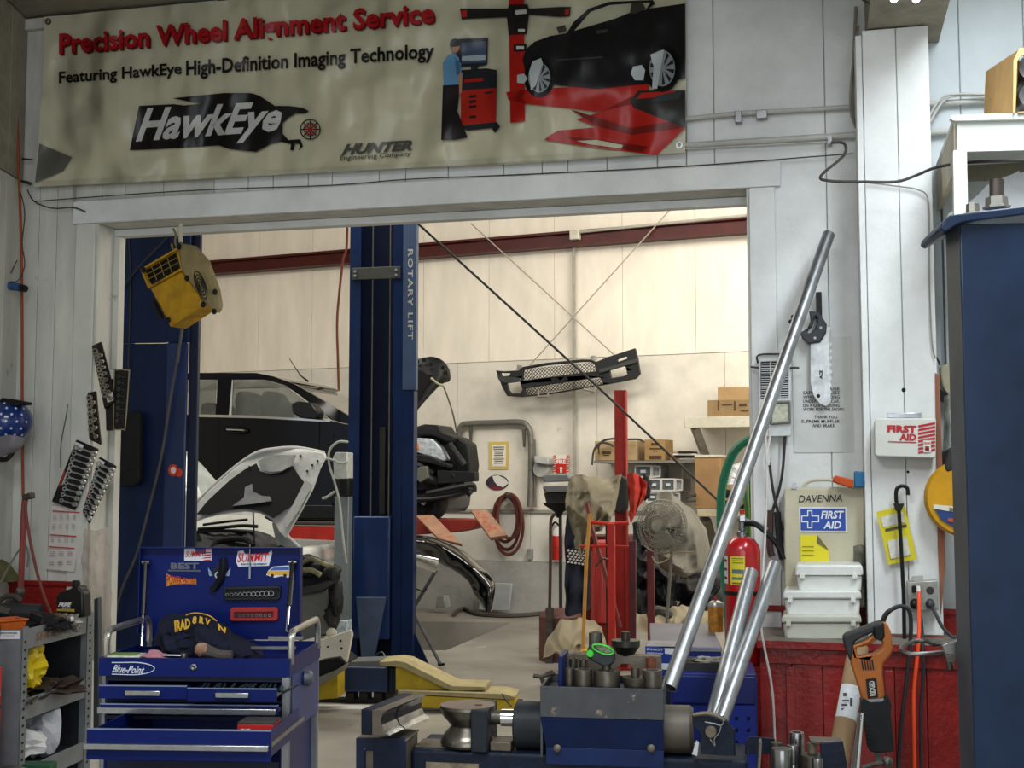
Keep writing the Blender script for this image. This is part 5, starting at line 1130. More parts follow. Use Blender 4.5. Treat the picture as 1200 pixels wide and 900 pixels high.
    for k in range(3):
        a0 = 2 * math.pi * k / 3 + .5; vs = []; fs = []
        for i in range(6):
            for j in range(7):
                rr = .03 + (r0 * .86 - .03) * i / 5; a = a0 + (j / 6 - .5) * (1.5 - .3 * i / 5)
                vs.append(c + (e * math.cos(a) + g * math.sin(a)) * rr + ax * ((j / 6 - .5) * .05 - .01))
        for i in range(5):
            for j in range(6): fs.append((i * 7 + j, i * 7 + j + 1, i * 7 + j + 8, i * 7 + j + 7))
        MB(t).add(vs, fs).build('blade', M('7d796c', .5, .2, var=.1), t, solid=.002)
    MB(t).tube([c - ax * .15, c - ax * .15 + Vector((-.02, 0, -.2)), (c.x - .02, .12, .5)], .012, 8).tube([(c.x - .02, .12, .5), (c.x - .02, .12, .05)], .017, 8).build('pole', M('6f6c64', .5, .4), t)
    MB(t).lathe((c.x - .02, .12, 0), (0, 0, 1), [(.2, 0), (.2, .02), (.03, .05)], 24).build('base', M('35332f', .6), t)
    MB(t).pt([(764, 652, -.05), (770, 660, -.06), (782, 656, -.06), (790, 648, -.06), (812, 647, -.04)], .005).build('yoke', M('9a8f76', .5, .3), t)
    # tarps
    t = T('tarp_cover', 'grey canvas cover bulging over machinery right of the fan', 'tarp', 0, 0, Y(805, 10.6, -12), loc=(Y(805, 10.6)[0], 10.6, 0))
    MB(t).sheet([[(770, 580, .4), (785, 578, .3), (798, 586, .2), (815, 600, .3), (828, 620, .5)], [(768, 610, .1), (784, 604, 0), (803, 612, -.1), (818, 622, 0), (832, 640, .3)], [(772, 650, .0), (788, 660, -.15), (806, 668, -.2), (820, 660, -.1), (834, 660, .2)], [(774, 664, .1), (788, 672, -.1), (804, 675, -.15), (820, 670, 0), (832, 668, .2)]], 40, 40, rid=.09, fr=3.5, fold=.03, ff=14, thick=.02).body(M('6e6b60', .8, var=.12, vs=4))
    t = T('tarp_cover', 'black plastic cover hanging to the floor under the grey canvas', 'tarp', 0, 0, Y(790, 11, -12), loc=(Y(790, 11)[0], 11, 0))
    MB(t).sheet([[(742, 615, .3), (760, 610, .2), (790, 650, .1), (820, 660, .1), (850, 650, .2)], [(744, 660, 0), (764, 665, -.1), (790, 680, -.15), (820, 680, -.1), (850, 680, .1)], [(740, 722, -.1), (764, 730, -.2), (790, 728, -.25), (820, 724, -.2), (850, 722, 0)]], 50, 36, rid=.12, fr=4, fold=.04, ff=26, thick=.02).body(M('1c1e22', .45, var=.2, vs=6))
    solo('paper_tag', 'small pale paper scrap lying on the black plastic cover', 'paper', 786, 712, Y(786, 10.75), 0).pp([(778, 702), (797, 705), (790, 718), (786, 708)], 0, .004).body(M('b5ac94', .7))
    # piled dust sheets on the floor
    t = T('dust_sheet', 'heap of crumpled tan dust sheets on the floor left of the broom', 'cloth', 0, 0, Y(665, 9.4), loc=(Y(665, 9.4)[0], 9.4, 0)); P = t.p
    TN = M('857c66', .9, var=.05, vs=6, bump=.4, bs=30)
    MB(t).sheet([[(655, 728, .4), (672, 724, .35), (690, 726, .4), (705, 732, .4)], [(643, 742, .25), (662, 734, .1), (684, 738, .1), (708, 745, .2)], [(638, 756, .1), (656, 750, -.1), (680, 754, -.1), (712, 760, 0)], [(636, 768, .05), (656, 766, -.2), (680, 772, -.25), (714, 775, -.2)]], 60, 40, rid=.1, fr=6, seed=5, fold=.03, ff=22, thick=.02).body(TN)
    t = T('dust_sheet', 'crumpled tan dust sheets on the floor behind the blue bench, with a grey hose across', 'cloth', 0, 0, Y(790, 9.6), loc=(Y(790, 9.6)[0], 9.6, 0)); P = t.p
    MB(t).sheet([[(742, 716, .4), (770, 718, .35), (800, 708, .4), (835, 716, .4)], [(742, 728, .2), (770, 726, 0), (800, 720, 0), (840, 726, .2)], [(742, 738, .0), (770, 740, -.2), (800, 736, -.2), (842, 744, 0)]], 60, 30, rid=.1, fr=6, seed=9, fold=.03, ff=22, thick=.02).build('sheet', TN, t)
    MB(t).pt([(762, 722, -.25), (768, 716, -.3), (776, 716, -.3), (784, 720, -.2)], .035, 8).build('grey_hose', M('47453f', .7), t)
    solo('orange_block', 'small orange block on the floor between the dust sheets and the blue bench', 'block', 784, 738, Y(784, 9.0)).pp([(770, 731), (790, 733), (797, 738), (770, 745)], 0, .1).body(M('c05a1c', .6, var=.1), bev=.006)
    solo('floor_wire', 'thin dark wire lying on the floor left of the dust sheets', 'wire', 0, 0, (0, 0, 0), loc=fl(625, 760)).pt([(612, 762), (622, 761), (634, 760), (640, 757)], .006).body(WIRE)
corner()
# ================================================================ RIGHT WALL OBJECTS
def rightwall():
    # heater / vent with small window
    t = T('wall_heater', 'small white louvred wall heater with glass panel on the right casing', 'heater', 908, 510, FW, .09); P = t.p
    HC = M('b9bcbb', .4, .3, var=.08, vs=12)
    MB(t).holed([(889, 417), (927, 415), (927, 511), (889, 512)], [[(891.5, 424), (924, 423), (924, 466), (891.5, 467)]], 0, .05).build('case', HC, t, bev=.003)
    MB(t).rbox(891, 424, 924, 467, .012, .01).build('vent_dark', BLK, t)
    for k in range(16): MB(t).pp([(892, 426 + k * 2.6), (924, 425.3 + k * 2.6), (924, 426.2 + k * 2.6), (892, 426.9 + k * 2.6)], .002, .008).build('louvre', HC, t)
    for x in (902, 913): MB(t).rbox(x, 424, x + 1.6, 467, -.002, .02).build('vent_rib', HC, t)
    MB(t).holed([(902, 470), (926, 469), (927, 496), (902, 498)], [[(905, 473), (924, 472), (924, 493), (905, 495)]], -.02, .02).build('window_frame', M('6c6d68', .4), t, bev=.004)
    MB(t).rbox(905, 473, 924, 495, -.012, .006).build('window_glass', M('b3b59f', .2, var=.25, vs=30), t)
    MB(t).pt([(888, 425, .01), (889, 416, -.02), (915, 415, -.02), (926, 416, -.02), (927, 421, .01)], .004).pt([(880, 430, .02), (889, 431, -.01)], .004).pt([(926, 431, -.01), (936, 431, .02)], .004).build('wire_hanger', WIRE, t)
    MB(t).pt([(893, 503), (900, 500), (902, 513), (899, 530), (901, 545)], .005).pt([(903, 510), (900, 520), (902, 542)], .003).build('string', M('c9c9c4', .7), t)
    # long pliers hung below
    t = T('hose_pliers', 'long handled black pliers hanging under the wall heater', 'pliers', 912, 640, FW, .07)
    MB(t).pt([(920, 511), (916, 560), (905, 600), (900, 612)], .006, 8).build('handle_rod', M('3c3a3a', .5, .5), t)
    MB(t).pt([(901, 537), (906, 575), (914, 610), (918, 622)], .006, 8, dy=-.015).build('handle_rod', M('3c3a3a', .5, .5), t)
    MB(t).pt([(903, 598), (902, 640), (905, 652)], .014, 8).build('grip', M('4a3433', .6), t)
    MB(t).pt([(911, 600), (914, 640), (917, 655)], .014, 8, dy=-.015).build('grip', M('2b2b2d', .6), t)
    # saw and safety notice
    t = paper('safety_notice', 'large white typed safety notice on the wall behind the hanging saw blade', 'notice', (928, 396, 1001, 530), 'c6c8c4', .016, pl=FW)
    TX = M('2b2b2b', .7, var=0)
    for s, y, x0, x1 in (('PLEASE USE', 458, 951, 984), ('SAFETY GLASSES', 462.5, 941, 984), ('WHEN WORKING ', 467.5, 941, 984), ('UNDERNEATH CAR.', 472.5, 941, 984), ('ON A CAR OR DOING', 477.5, 941, 984), ('WORK FOR THE SHOP!!!', 482, 941, 989), ('THANK YOU.', 491, 954, 982), ('SUPREME MUFFLER', 496, 939, 984), ('AND BRAKE', 501, 952, 978)):
        text(t, s, rq(x0, y - 4.2, x1, y - .6, -.005 if False else 0), TX, dy=-.003, bold=.012, name='lettering')
    t = T('hand_saw', 'pruning saw with dark grey handle and silver blade hanging point down', 'saw', 962, 476, FW, .05)
    MB(t).pp([(950, 398), (973, 382), (972, 402), (973, 460), (974, 470), (968, 476), (961, 473), (954, 464), (950, 450)], 0, .003).build('blade', M('b3b5b5', .35, .7, var=.2, vs=14), t)
    b = MB(t)
    for k in range(8): b.pp([(973, 400 + k * 8), (975, 403 + k * 8), (973, 407 + k * 8)], 0, .003)
    b.build('saw_teeth', M('b3b5b5', .35, .7), t, kind='stuff')
    MB(t).holed([(937, 390), (946, 385), (950, 376), (948, 364), (960, 366), (969, 380), (968, 390), (961, 401), (947, 403), (940, 396)], [[(948, 391), (955, 386), (958, 376), (954, 372), (952, 382), (946, 388)]], -.022, .028).build('handle', M('33373c', .45, var=.08), t, bev=.005)
    b = MB(t)
    for x, y in ((955, 396), (962, 384)): b.cyl(t.p(x, y, -.026), t.p(x, y, -.02), .006, 10)
    b.build('rivet', STEEL, t)
    MB(t).lathe(t.p(959, 464, -.002), (0, -1, 0), [(0, 0), (.008, 0), (.008, .001)], 12).build('blade_hole', BLK, t)
    text(t, 'ACE', [(960, 444), (960, 434), (964, 434), (964, 444)], TX, dy=-.004, bold=.05)
    MB(t).box(-.012, .012, -.02, .05, t.p(955, 376).z, t.p(955, 343).z).build('peg', BLK, t, bev=.003)
    MB(t).pt([(926, 377, 0), (930, 375, -.02), (929, 371, .02)], .009).build('hook', BLK, t)
    # beige first aid cabinet
    def cabinet():
        t = T('first_aid_cabinet', 'large cream metal first aid cabinet with blue cross label on the wall', 'first aid box', 966, 712, FW, .16); P = t.p
        CM = M('b9b39a', .5, var=.07, vs=5, spot=(('6f6854', .1, 20),))
        MB(t).pp([(919, 572), (1013, 570), (1013, 712), (919, 712)], 0, .14).build('case', CM, t, bev=.008)
        MB(t).pt([(941, 571, .05), (946, 566, .05), (955, 563, .05), (975, 563, .05), (984, 568, .05)], .006).build('carry_handle', CM, t)
        MB(t).rbox(936, 594, 993, 624, -.003, .003).build('label_border', M('d4d4cc', .4, var=0), t, bev=.001)
        MB(t).rbox(938, 596, 991, 622, -.005, .002).build('label', M('23479c', .4, var=.06), t)
        LW = M('d7dce4', .5, var=0)
        MB(t).holed([(946, 598), (952, 598), (952, 604), (960, 604), (960, 612), (952, 612), (952, 619), (946, 619), (946, 612), (939, 612), (939, 604), (946, 604)], [[(947.2, 599.2), (950.8, 599.2), (950.8, 605.2), (958.8, 605.2), (958.8, 610.8), (950.8, 610.8), (950.8, 617.8), (947.2, 617.8), (947.2, 610.8), (940.2, 610.8), (940.2, 605.2), (947.2, 605.2)]], -.007, .002).build('cross_outline', LW, t)
        text(t, 'FIRST', rq(962, 598.5, 989, 608), LW, dy=-.007, bold=.03, shear=.2)
        text(t, 'AID', rq(965, 610.5, 986, 619.5), LW, dy=-.007, bold=.03, shear=.2)
        MK = M('33302e', .6, var=0)
        text(t, 'DAVENNA', rq(936, 580.5, 987, 589, -.02), MK, dy=-.003, bold=.01, shear=.15)
        MB(t).pp([(938, 627), (958, 627), (972, 644), (972, 661), (938, 661)], -.006, .005).build('yellow_note', M('d9cc2b', .6, var=.03), t)
        MB(t).pp([(958, 627), (968, 640), (971, 645), (957, 636)], -.009, .004).build('note_curl', M('6d6847', .6), t)
        b = MB(t)
        for k in range(3): b.rbox(940, 640 + k * 5, 954, 641 + k * 5, -.009, .001)
        b.build('print', M('8a7f2a', .7, var=0), t)
        MB(t).pp([(928, 566), (933, 566), (933, 573), (928, 573)], -.004, .02).build('latch', STEEL, t)
        o = T('orange_sponge', 'orange block lying on top of the cream first aid cabinet', 'sponge', 988, 570, FW, .24)
        MB(o).pp([(976, 560), (979, 557), (1000, 562), (1000, 570), (996, 572), (976, 565)], 0, .06).body(M('b8491c', .7, var=.12), bev=.006)
        o = T('blue_sponge', 'blue block standing on top of the cream first aid cabinet', 'sponge', 1005, 571, FW, .24)
        MB(o).pp([(1001, 552), (1014, 553), (1014, 571), (1001, 571)], 0, .05).body(M('2a6690', .7, var=.12, bump=.3, bs=100), bev=.006)
    cabinet()
    t = T('plastic_sleeve', 'crumpled dark clear plastic hanging right of the white tub stack', 'plastic', 1010, 700, FW, .2)
    MB(t).sheet([[(1000, 640, 0), (1008, 638, -.02), (1014, 640, 0)], [(1000, 690, 0), (1009, 690, -.03), (1015, 688, 0)]], 8, 12, amp=.03, fr=12, thick=.002).body(M('6c6960', .3, var=.3, alpha=.6))
    # red bench ledge
    pl = (0, 5.7, R(-13.7))
    t = T('red_bench', 'dark red painted panelled bench along the right wall', 'bench', 1000, 755, FW, .5); P = t.p
    z0 = -t.loc.z; xa, xb = P(891, 800).x, P(1124, 800).x; zt = P(1000, 753).z
    DR = M('7c1a16', .35, var=.15, vs=7, bump=.35, bs=50, spot=(('4a0f0d', .12, 8), ('2c211c', .05, 16)), coat=.25)
    MB(t).box(xa + .02, xb - .02, .03, .44, z0, zt - .03).build('carcase', DR, t)
    px = [891, 928, 964, 1004, 1048, 1086, 1124]
    for a, b_ in zip(px, px[1:]): MB(t).box(P(a, 800).x + .0015, P(b_, 800).x - .0015, .012, .029, z0, zt - .08).build('panel', DR, t, bev=.003)
    MB(t).box(xa, xa + .028, 0, .011, z0, zt - .03).build('stile', DR, t, bev=.003)
    MB(t).box(P(921, 800).x, P(932, 800).x, -.002, .011, z0, zt - .1).build('stile', DR, t, bev=.003)
    MB(t).box(P(1037, 800).x, P(1048, 800).x, 0, .011, z0, zt - .1).build('stile', DR, t, bev=.003)
    MB(t).box(xa, xb, 0, .011, zt - .09, zt - .03).build('rail', DR, t, bev=.003)
    MB(t).box(xa - .01, xb + .01, -.02, .45, zt - .028, zt).build('worktop', M('6c655b', .55, var=.15, spot=(('5c1a16', .25, 9),)), t, bev=.005)
    MB(t).box(xa - .01, xb + .01, -.026, -.021, zt - .028, zt + .001).build('edge_strip', DR, t, bev=.001)
    # stack of three white plastic tubs
    def tub(label, y0, y1, x0, x1, ysp, off, dirty):
        t = T('plastic_tub', label, 'tub', (x0 + x1) / 2, y1, FW, off, group='white tubs stacked on the red bench')
        TB = M('d2d4cf' if not dirty else 'b5b5a8', .4, var=.05, vs=9, spot=(('6d695c', .08 if not dirty else .2, 16),))
        MB(t).pp([(x0 + 2, ysp), (x1 - 2, ysp), (x1 - 3, y1), (x0 + 5, y1)], .012, .2).build('tray', TB, t, bev=.01, bseg=3)
        MB(t).pp([(x0, ysp), (x1, ysp), (x1 - 1, y0 + 3), (x1 - 3, y0), (x0 + 3, y0), (x0 + 1, y0 + 3)], 0, .24).build('lid', TB, t, bev=.008, bseg=3)
        MB(t).rbox(x0 + 6, ysp - 2, x0 + 12, ysp + 4, -.006, .008).rbox(x1 - 13, ysp - 2, x1 - 7, ysp + 4, -.006, .008).build('clasp', TB, t, bev=.001)
    tub('lowest and dirtiest white tub of the stack on the red bench', 721, 749, 915, 1010, 730, .42, True)
    tub('middle white tub of the stack on the red bench', 692, 722, 917, 1010, 702, .40, False)
    tub('topmost small white tub of the stack on the red bench', 662, 693, 931, 1012, 674, .38, False)
    # red and white first aid box on the pier
    t = T('first_aid_box', 'white first aid box with red stripes screwed to the white pier', 'first aid box', 1061, 536, FW, .35); P = t.p
    MB(t).pp([(1025, 494), (1028, 490), (1097, 490), (1097, 537), (1028, 535), (1025, 532)], 0, .075).build('case', M('c9cac2', .4, var=.05, vs=6), t, bev=.006, bseg=3)
    MB(t).rbox(1040, 484, 1080, 489.5, .04, .03).build('hanger_strip', ALUM, t, bev=.002)
    RR = M('b01d2c', .5, var=0)
    text(t, 'FIRST', rq(1040, 498, 1074, 506.5, .02), RR, dy=-.003, bold=.05)
    text(t, 'AID', rq(1054, 508, 1074, 516, .02), RR, dy=-.003, bold=.05)
    MB(t).pp([(1041, 517), (1074, 518), (1074, 519), (1041, 518)], -.003, .002).build('red_print', RR, t)
    b = MB(t)
    for k in range(8):
        y = 496 + k * 4.4
        b.flat([(1076, y + 2.4), (1096, y - 1.4), (1096, y + 1), (1076, y + 4.8)], -.003)
    b.build('red_stripe', RR, t)
    MB(t).rbox(1082, 516, 1091, 530, -.006, .003).build('small_label', M('d0cfc8', .5, var=0), t)
    text(t, 'FIRST AID', rq(1083, 518, 1090, 520.5), RR, dy=-.009, bold=.03)
    MB(t).rbox(1084, 523, 1089, 528, -.009, .002).build('label_picture', M('8a2a22', .5, var=.4, vs=90), t)
    # holes in the pier boards
    for x, y, r in ((1059, 457, 2.6), (1064, 553, 1.6)):
        o = T('knot_hole', None, None, x, y, FW, .2605, kind='structure'); MB(o).pp(circ(x, y, r, n=12), 0, .002).body(M('1c1a18', .9, var=0))
    # black hook with yellow package
    t = T('packaged_part', 'yellow carded part in clear pack hanging low on the white pier', 'package', 1050, 661, FW, .29)
    MB(t).pp([(1027, 600), (1060, 592), (1075, 655), (1041, 662)], 0, .004).build('card', M('c9bd2a', .5, var=.06), t)
    MB(t).pp([(1032, 606), (1058, 600), (1061, 612), (1035, 618)], -.003, .003).pp([(1040, 634), (1062, 629), (1067, 650), (1044, 655)], -.006, .006).build('printed_panel', M('c8c8bd', .5, var=.1, vs=40), t)
    MB(t).pp([(1037, 620), (1062, 614), (1063, 617), (1038, 623)], -.003, .003).build('dark_print', M('4b4a3a', .6, var=0), t)
    t = T('hook_rod', 'long black rod with curled hook end leaning against the white pier', 'rod', 1058, 760, FW, .31)
    MB(t).pt([(1064, 580), (1063, 572), (1057, 569.5), (1051, 573), (1050, 582), (1051, 592)], .0075, 8).build('hook', BLK, t)
    MB(t).pt([(1053, 592, -.02), (1056, 640, -.02), (1059, 700, -.02), (1060, 760, -.02)], .0075, 8, sm=0).build('rod', BLK, t)
    MB(t).pp([(1047, 590), (1060, 590), (1056, 599), (1050, 599)], -.035, .03).build('clamp', BLK, t, bev=.003)
    # quad outlet with plugs
    t = T('power_outlet', 'grey four-socket outlet box with plugs low on the white pier', 'outlet', 1081, 712, FW, .33); P = t.p
    MB(t).pp([(1063, 682), (1099, 680), (1100, 715), (1064, 717)], 0, .06).build('outlet_box', M('9b9a92', .4, .4, var=.12, vs=20), t, bev=.004)
    b = MB(t)
    for x, y in ((1073, 690), (1090, 692), (1073, 706), (1090, 706)): b.lathe(P(x, y, -.001), (0, -1, 0), [(0, .002), (.014, .002), (.015, 0)], 16)
    b.build('socket', M('35322f', .5), t, kind='stuff')
    MB(t).pp([(1069, 676), (1082, 675), (1082, 681), (1069, 681)], .01, .03).build('cable_entry', M('a9aaa4', .5), t)
    MB(t).pp([(1069, 687), (1078, 686), (1078, 694), (1069, 695)], -.03, .03).build('black_plug', BLK, t, bev=.004)
    MB(t).ell(P(1071, 708, -.02), (.016, .02, .02), 10, 8).build('black_plug', BLK, t)
    MB(t).ell(P(1090, 708, -.02), (.018, .02, .018), 10, 8).build('grey_plug', M('35383b', .5), t)
    t = T('orange_lead', 'bright orange extension cord dropping from the outlet in front of the red bench', 'cord', 1074, 880, FW, .58)
    MB(t).pt([(1077, 694, .2), (1077, 712, .15), (1077, 740, .02), (1075, 770, 0), (1071, 810, 0), (1071, 860, 0), (1072, 910, 0)], .0072, 10).build('cord', M('d9481d', .5, var=.05), t)
    MB(t).pt([(1076, 687, .22), (1077, 700, .2)], .008, 8, sm=0).build('plug_neck', M('cfc9c4', .5), t)
    MB(solo('black_lead', 'thick black cord dropping beside the orange cord in front of the bench', 'cord', 1080, 880, FW, .57).t).pt([(1074, 708, .2), (1079, 725, .12), (1081, 752, .0), (1082, 790, 0), (1079, 840, 0), (1080, 910, 0)], .007, 8).body(M('28262a', .6))
    MB(solo('grey_lead', 'grey cord curving right from the outlet towards the blue press', 'cord', 1110, 740, FW, .40).t).pt([(1090, 708, .06), (1096, 718, .02), (1104, 734, 0), (1116, 746, 0), (1124, 745, 0), (1134, 735, 0), (1142, 725, 0)], .007, 8).body(M('3c3a3c', .6))
    MB(solo('black_lead', 'black saw cord looping over the saw handle and down the bench front', 'cord', 1060, 880, FW, .60).t).pt([(1034, 728, -.02), (1040, 718, -.02), (1052, 711, 0), (1062, 712, 0), (1067, 722, 0), (1067, 750, 0), (1062, 800, 0), (1056, 850, 0), (1052, 910, 0)], .008, 8).body(M('232125', .6))
    # white string
    MB(solo('white_string', 'thin white cord hanging down in front of the fire extinguisher to the metal slugs', 'cord', 900, 700, FW, .62).t).pt([(897, 505, .4), (899, 560, .3), (897, 620, .2), (893, 690, .05), (892, 735, 0), (896, 760, 0), (905, 810, 0), (908, 870, 0)], .0045, 6).body(M('b9b4b0', .6, var=0))
    # conduit and hanging cover right of pier
    t = T('wall_channel', 'tall grey steel channel on the wall between the pier and the blue press', 'channel', 1104, 600, FW, .06); P = t.p
    MB(t).rbox(1103, 240, 1115, 620, 0, .04).build('channel', M('5c6367', .5, .3, var=.15), t, bev=.004)
    t = T('cable_box', 'dirty cream cable box hanging on the wall right of the pier', 'cable box', 1110, 470, FW, .13)
    MB(t).pp([(1101, 430), (1112, 425), (1122, 428), (1122, 462), (1112, 464), (1104, 452)], 0, .05).build('box', M('a39e84', .6, var=.15), t, bev=.006)
    MB(t).pt([(1092, 380, .02), (1092, 408, .02), (1098, 420, 0), (1102, 428, 0)], .004).build('wire', WIRE, t)
    MB(t).pp([(1101, 455), (1110, 462), (1108, 472), (1102, 470)], .01, .03).build('burnt_stub', BLK, t)
    t = T('wood_batten', 'raw pinkish wood batten standing against the right side of the pier', 'batten', 1101, 760, FW, .27)
    MB(t).pp([(1096, 437), (1101, 440), (1108, 660), (1103, 720), (1099, 640)], 0, .03).body(M('8c5b45', .8, var=.15, stretch=(4, 4, .3)))
    t = T('plastic_sleeve', 'clear crumpled plastic sleeve above the yellow hose reel', 'plastic', 1112, 560, FW, .18)
    MB(t).sheet([[(1106, 465, 0), (1112, 463, -.03), (1121, 466, 0)], [(1106, 510, 0), (1113, 510, -.04), (1122, 510, 0)], [(1104, 560, 0), (1111, 560, -.03), (1120, 558, 0)]], 8, 18, amp=.03, fr=10, thick=.002).body(M('9b9c94', .2, var=.2, alpha=.6, coat=.5))
    t = T('cord_reel', 'round yellow cord reel with blue label hanging beside the blue press', 'reel', 1118, 628, FW, .36); P = t.p
    c = P(1131, 584); r = t.m(45)
    MB(t).lathe(c + Vector((0, .06, 0)), (0, -1, 0), [(r * .8, 0), (r, .012), (r, .05), (r * .93, .065), (0, .068)], 40).build('reel_case', M('c18d14', .4, var=.1, spot=(('5c4a1e', .06, 20),)), t, ang=50)
    MB(t).pp([(1094, 594), (1103, 594), (1120, 600), (1135, 603), (1150, 606), (1150, 630), (1118, 618), (1103, 609)], -.012, .003).build('blue_label', M('253f73', .5, var=.1), t)
    MB(t).pp([(1094, 591), (1124, 594), (1150, 596), (1150, 604), (1124, 601), (1094, 596)], -.014, .003).build('white_label', M('cfccba', .5, var=0), t)
    text(t, '25ft Reel', [(1112, 594.5), (1128, 596.5), (1128, 600.5), (1112, 598.5)], M('2a2c38', .5, var=0), dy=-.018, bold=.03)
    MB(t).pp([(1111, 607), (1124, 609), (1124, 613.5), (1111, 611)], -.016, .003).build('orange_label', M('b8482a', .5, var=0), t)
    MB(t).pp([(1107, 548), (1112, 527), (1122, 522), (1135, 522), (1135, 545), (1110, 553)], -.01, .3).build('bracket', M('2c2c2b', .6), t, bev=.006)
    # wall shelf, cartons top right
    t = T('white_shelf', 'white painted wooden shelf frame at the top right edge', 'shelf', 1150, 240, Y(1150, 4.5, -13.7)); P = t.p
    WS = M('c9ccc6', .55, var=.04, vs=5, spot=(('9a8f78', .06, 9),))
    MB(t).pp([(1121, 142), (1290, 138), (1290, 174), (1121, 178)], 0, .02).build('front_board', WS, t, bev=.003)
    MB(t).pp([(1113, 139), (1116, 135), (1290, 129), (1290, 138), (1118, 142)], -.02, .03).build('top_lip', WS, t, bev=.003)
    za = P(1116, 136).z; xa = P(1118, 150).x; xb = P(1290, 150).x; zb = P(1121, 178).z
    MB(t).box(xa, xb, .0205, .75, za - .025, za).build('shelf_board', WS, t)
    MB(t).box(xa - .0, xa + .02, .0205, .75, zb - .06, za - .026).build('end_board', M('b3aa93', .6, var=.1), t, bev=.003)
    MB(t).pp([(1117, 176), (1133, 176), (1135, 262), (1118, 262)], -.01, .05).build('front_leg', WS, t, bev=.004)
    MB(t).box(xa + .03, xb, .3, .32, zb - .04, zb + .02).build('rear_rail', M('6d6a57', .7), t)
    t = T('cardboard_box', 'open carton full of dark metal coils on the white shelf at the top right', 'box', 1180, 132, Y(1180, 4.45, -13.7)); P = t.p
    q = [P(1155, 84, .45), P(1153, 133, .45), P(1188, 133, 0), P(1194, 58, 0)]
    b = MB(t); b.add(q + [p + Vector((.004, .004, 0)) for p in q], [(0, 1, 2, 3), (7, 6, 5, 4)]); b.build('carton_side', M('b08c58', .8, var=.1, vs=6, spot=(('7d6038', .15, 9),)), t)
    z0 = P(1188, 133).z; zt = P(1194, 58).z; x0 = P(1190, 100).x
    MB(t).box(x0 + .005, x0 + .5, .44, .45, z0, zt - .02).box(x0 + .005, x0 + .5, 0, .44, z0, z0 + .006).build('carton_back', CARD, t)
    MB(t).pp([(1188, 70), (1195, 56), (1215, 58), (1215, 64), (1197, 64), (1192, 72), (1190, 132), (1187, 132)], -.004, .01).build('torn_edge', M('c49e66', .8), t)
    for k, (x, y) in enumerate(((1209, 80), (1209, 112), (1222, 90))):
        c = P(x, y, .06); MB(t).lathe(c, (0, 1, 0), [(.015, 0), (.045, -.01), (.052, .01), (.045, .02), (.052, .04), (.045, .05), (.052, .07), (.045, .2)], 18).build('metal_coil', M('6b6b6c', .4, .8, var=.2, vs=20), t)
    t = T('paper_stack', 'torn white papers stacked under the white shelf behind the bolt', 'paper', 1160, 244, Y(1160, 4.7, -13.7))
    MB(t).pp([(1120, 250), (1125, 244), (1142, 232), (1160, 214), (1176, 208), (1189, 203), (1194, 200), (1196, 203), (1202, 200), (1215, 206), (1215, 262), (1118, 262)], .0, .02).build('paper_sheet', M('c9cdd2', .7, var=.04), t)
    MB(t).pp([(1105, 262), (1112, 250), (1140, 235), (1148, 262)], -.02, .015).build('paper_sheet', M('c3c2bd', .7, var=.04), t)
    # blue shop press
    t = T('shop_press', 'tall dark blue steel shop press frame filling the right edge', 'press', 0, 0, Y(1160, 3.3, -6), loc=(Y(1160, 3.3)[0], 3.3, 0)); P = t.p
    PB = M('1b2a41', .42, spec=.15, var=.14, vs=4, spot=(('3c475a', .08, 10), ('0f1725', .08, 6)), coat=.1)
    xa = P(1134, 600).x; xf = P(1117, 600).x; z = P(1150, 262).z
    MB(t).box(xa, xa + .5, 0, .012, 0, z).build('front_plate', PB, t, bev=.003)
    b = MB(t); q = [(xa - .001, 0), (xa - .001, .014)]
    b.add([(xa - .002, 0, 0), (P(1117, 600, .13).x, .13, 0), (P(1117, 600, .13).x, .13, z), (xa - .002, 0, z), (xa + .012, .014, 0), (P(1117, 600, .13).x + .012, .13, 0), (P(1117, 600, .13).x + .012, .13, z), (xa + .012, .014, z)], [(0, 1, 2, 3), (7, 6, 5, 4), (0, 3, 7, 4), (1, 5, 6, 2), (2, 6, 7, 3)])
    b.build('side_flange', M('4d5358', .38, .5, var=.15, vs=5), t)
    MB(t).pp([(1102, 268), (1104, 262), (1113, 252), (1160, 246), (1260, 234), (1260, 244), (1130, 260), (1122, 263), (1108, 272)], -.03, .25).build('top_plate', PB, t, bev=.004)
    for x, y0, y1, r in ((1168, 211, 240, .019), (1140, 240, 248, .012)):
        MB(t).tube([P(x, y1, .08), P(x, y0, .08)], r, 16).build('bolt', M('4c4440', .5, .6, var=.15), t)
        a = P(x, y1, .08); MB(t).lathe(a + Vector((0, 0, -.01)), (0, 0, 1), [(r * 1.9, 0), (r * 1.9, .006), (r * 1.55, .008), (r * 1.5, .03), (r, .032)], 6 if r > .015 else 8).build('nut', M('8a8880', .4, .7), t)
    # steel ring clamp
    t = T('ring_clamp', 'steel ring clamp bolted to the blue press, sticking out to the left', 'clamp', 1100, 762, Y(1100, 3.5, -10)); P = t.p
    SG = M('6d6b68', .35, .9, var=.15)
    MB(t).pt([(1095, 756, .02), (1085, 751, .06), (1070, 752, .06), (1058, 757, .02), (1056, 762, -.03), (1066, 766, -.05), (1085, 766, -.05), (1105, 764, -.03)], .006, 8).pt([(1096, 755, .05), (1110, 753, .05), (1130, 750, .04)], .007, 8).build('ring', SG, t)
    MB(t).pp([(1103, 756), (1112, 752), (1140, 748), (1142, 772), (1106, 768)], -.03, .02).build('jaw', SG, t, bev=.004)
    MB(t).pt([(1112, 772), (1114, 784)], .01, 8, sm=0).pp([(1108, 766), (1124, 768), (1120, 776), (1110, 776)], -.04, .02).build('clamp_screw', DSTEEL, t)
rightwall()
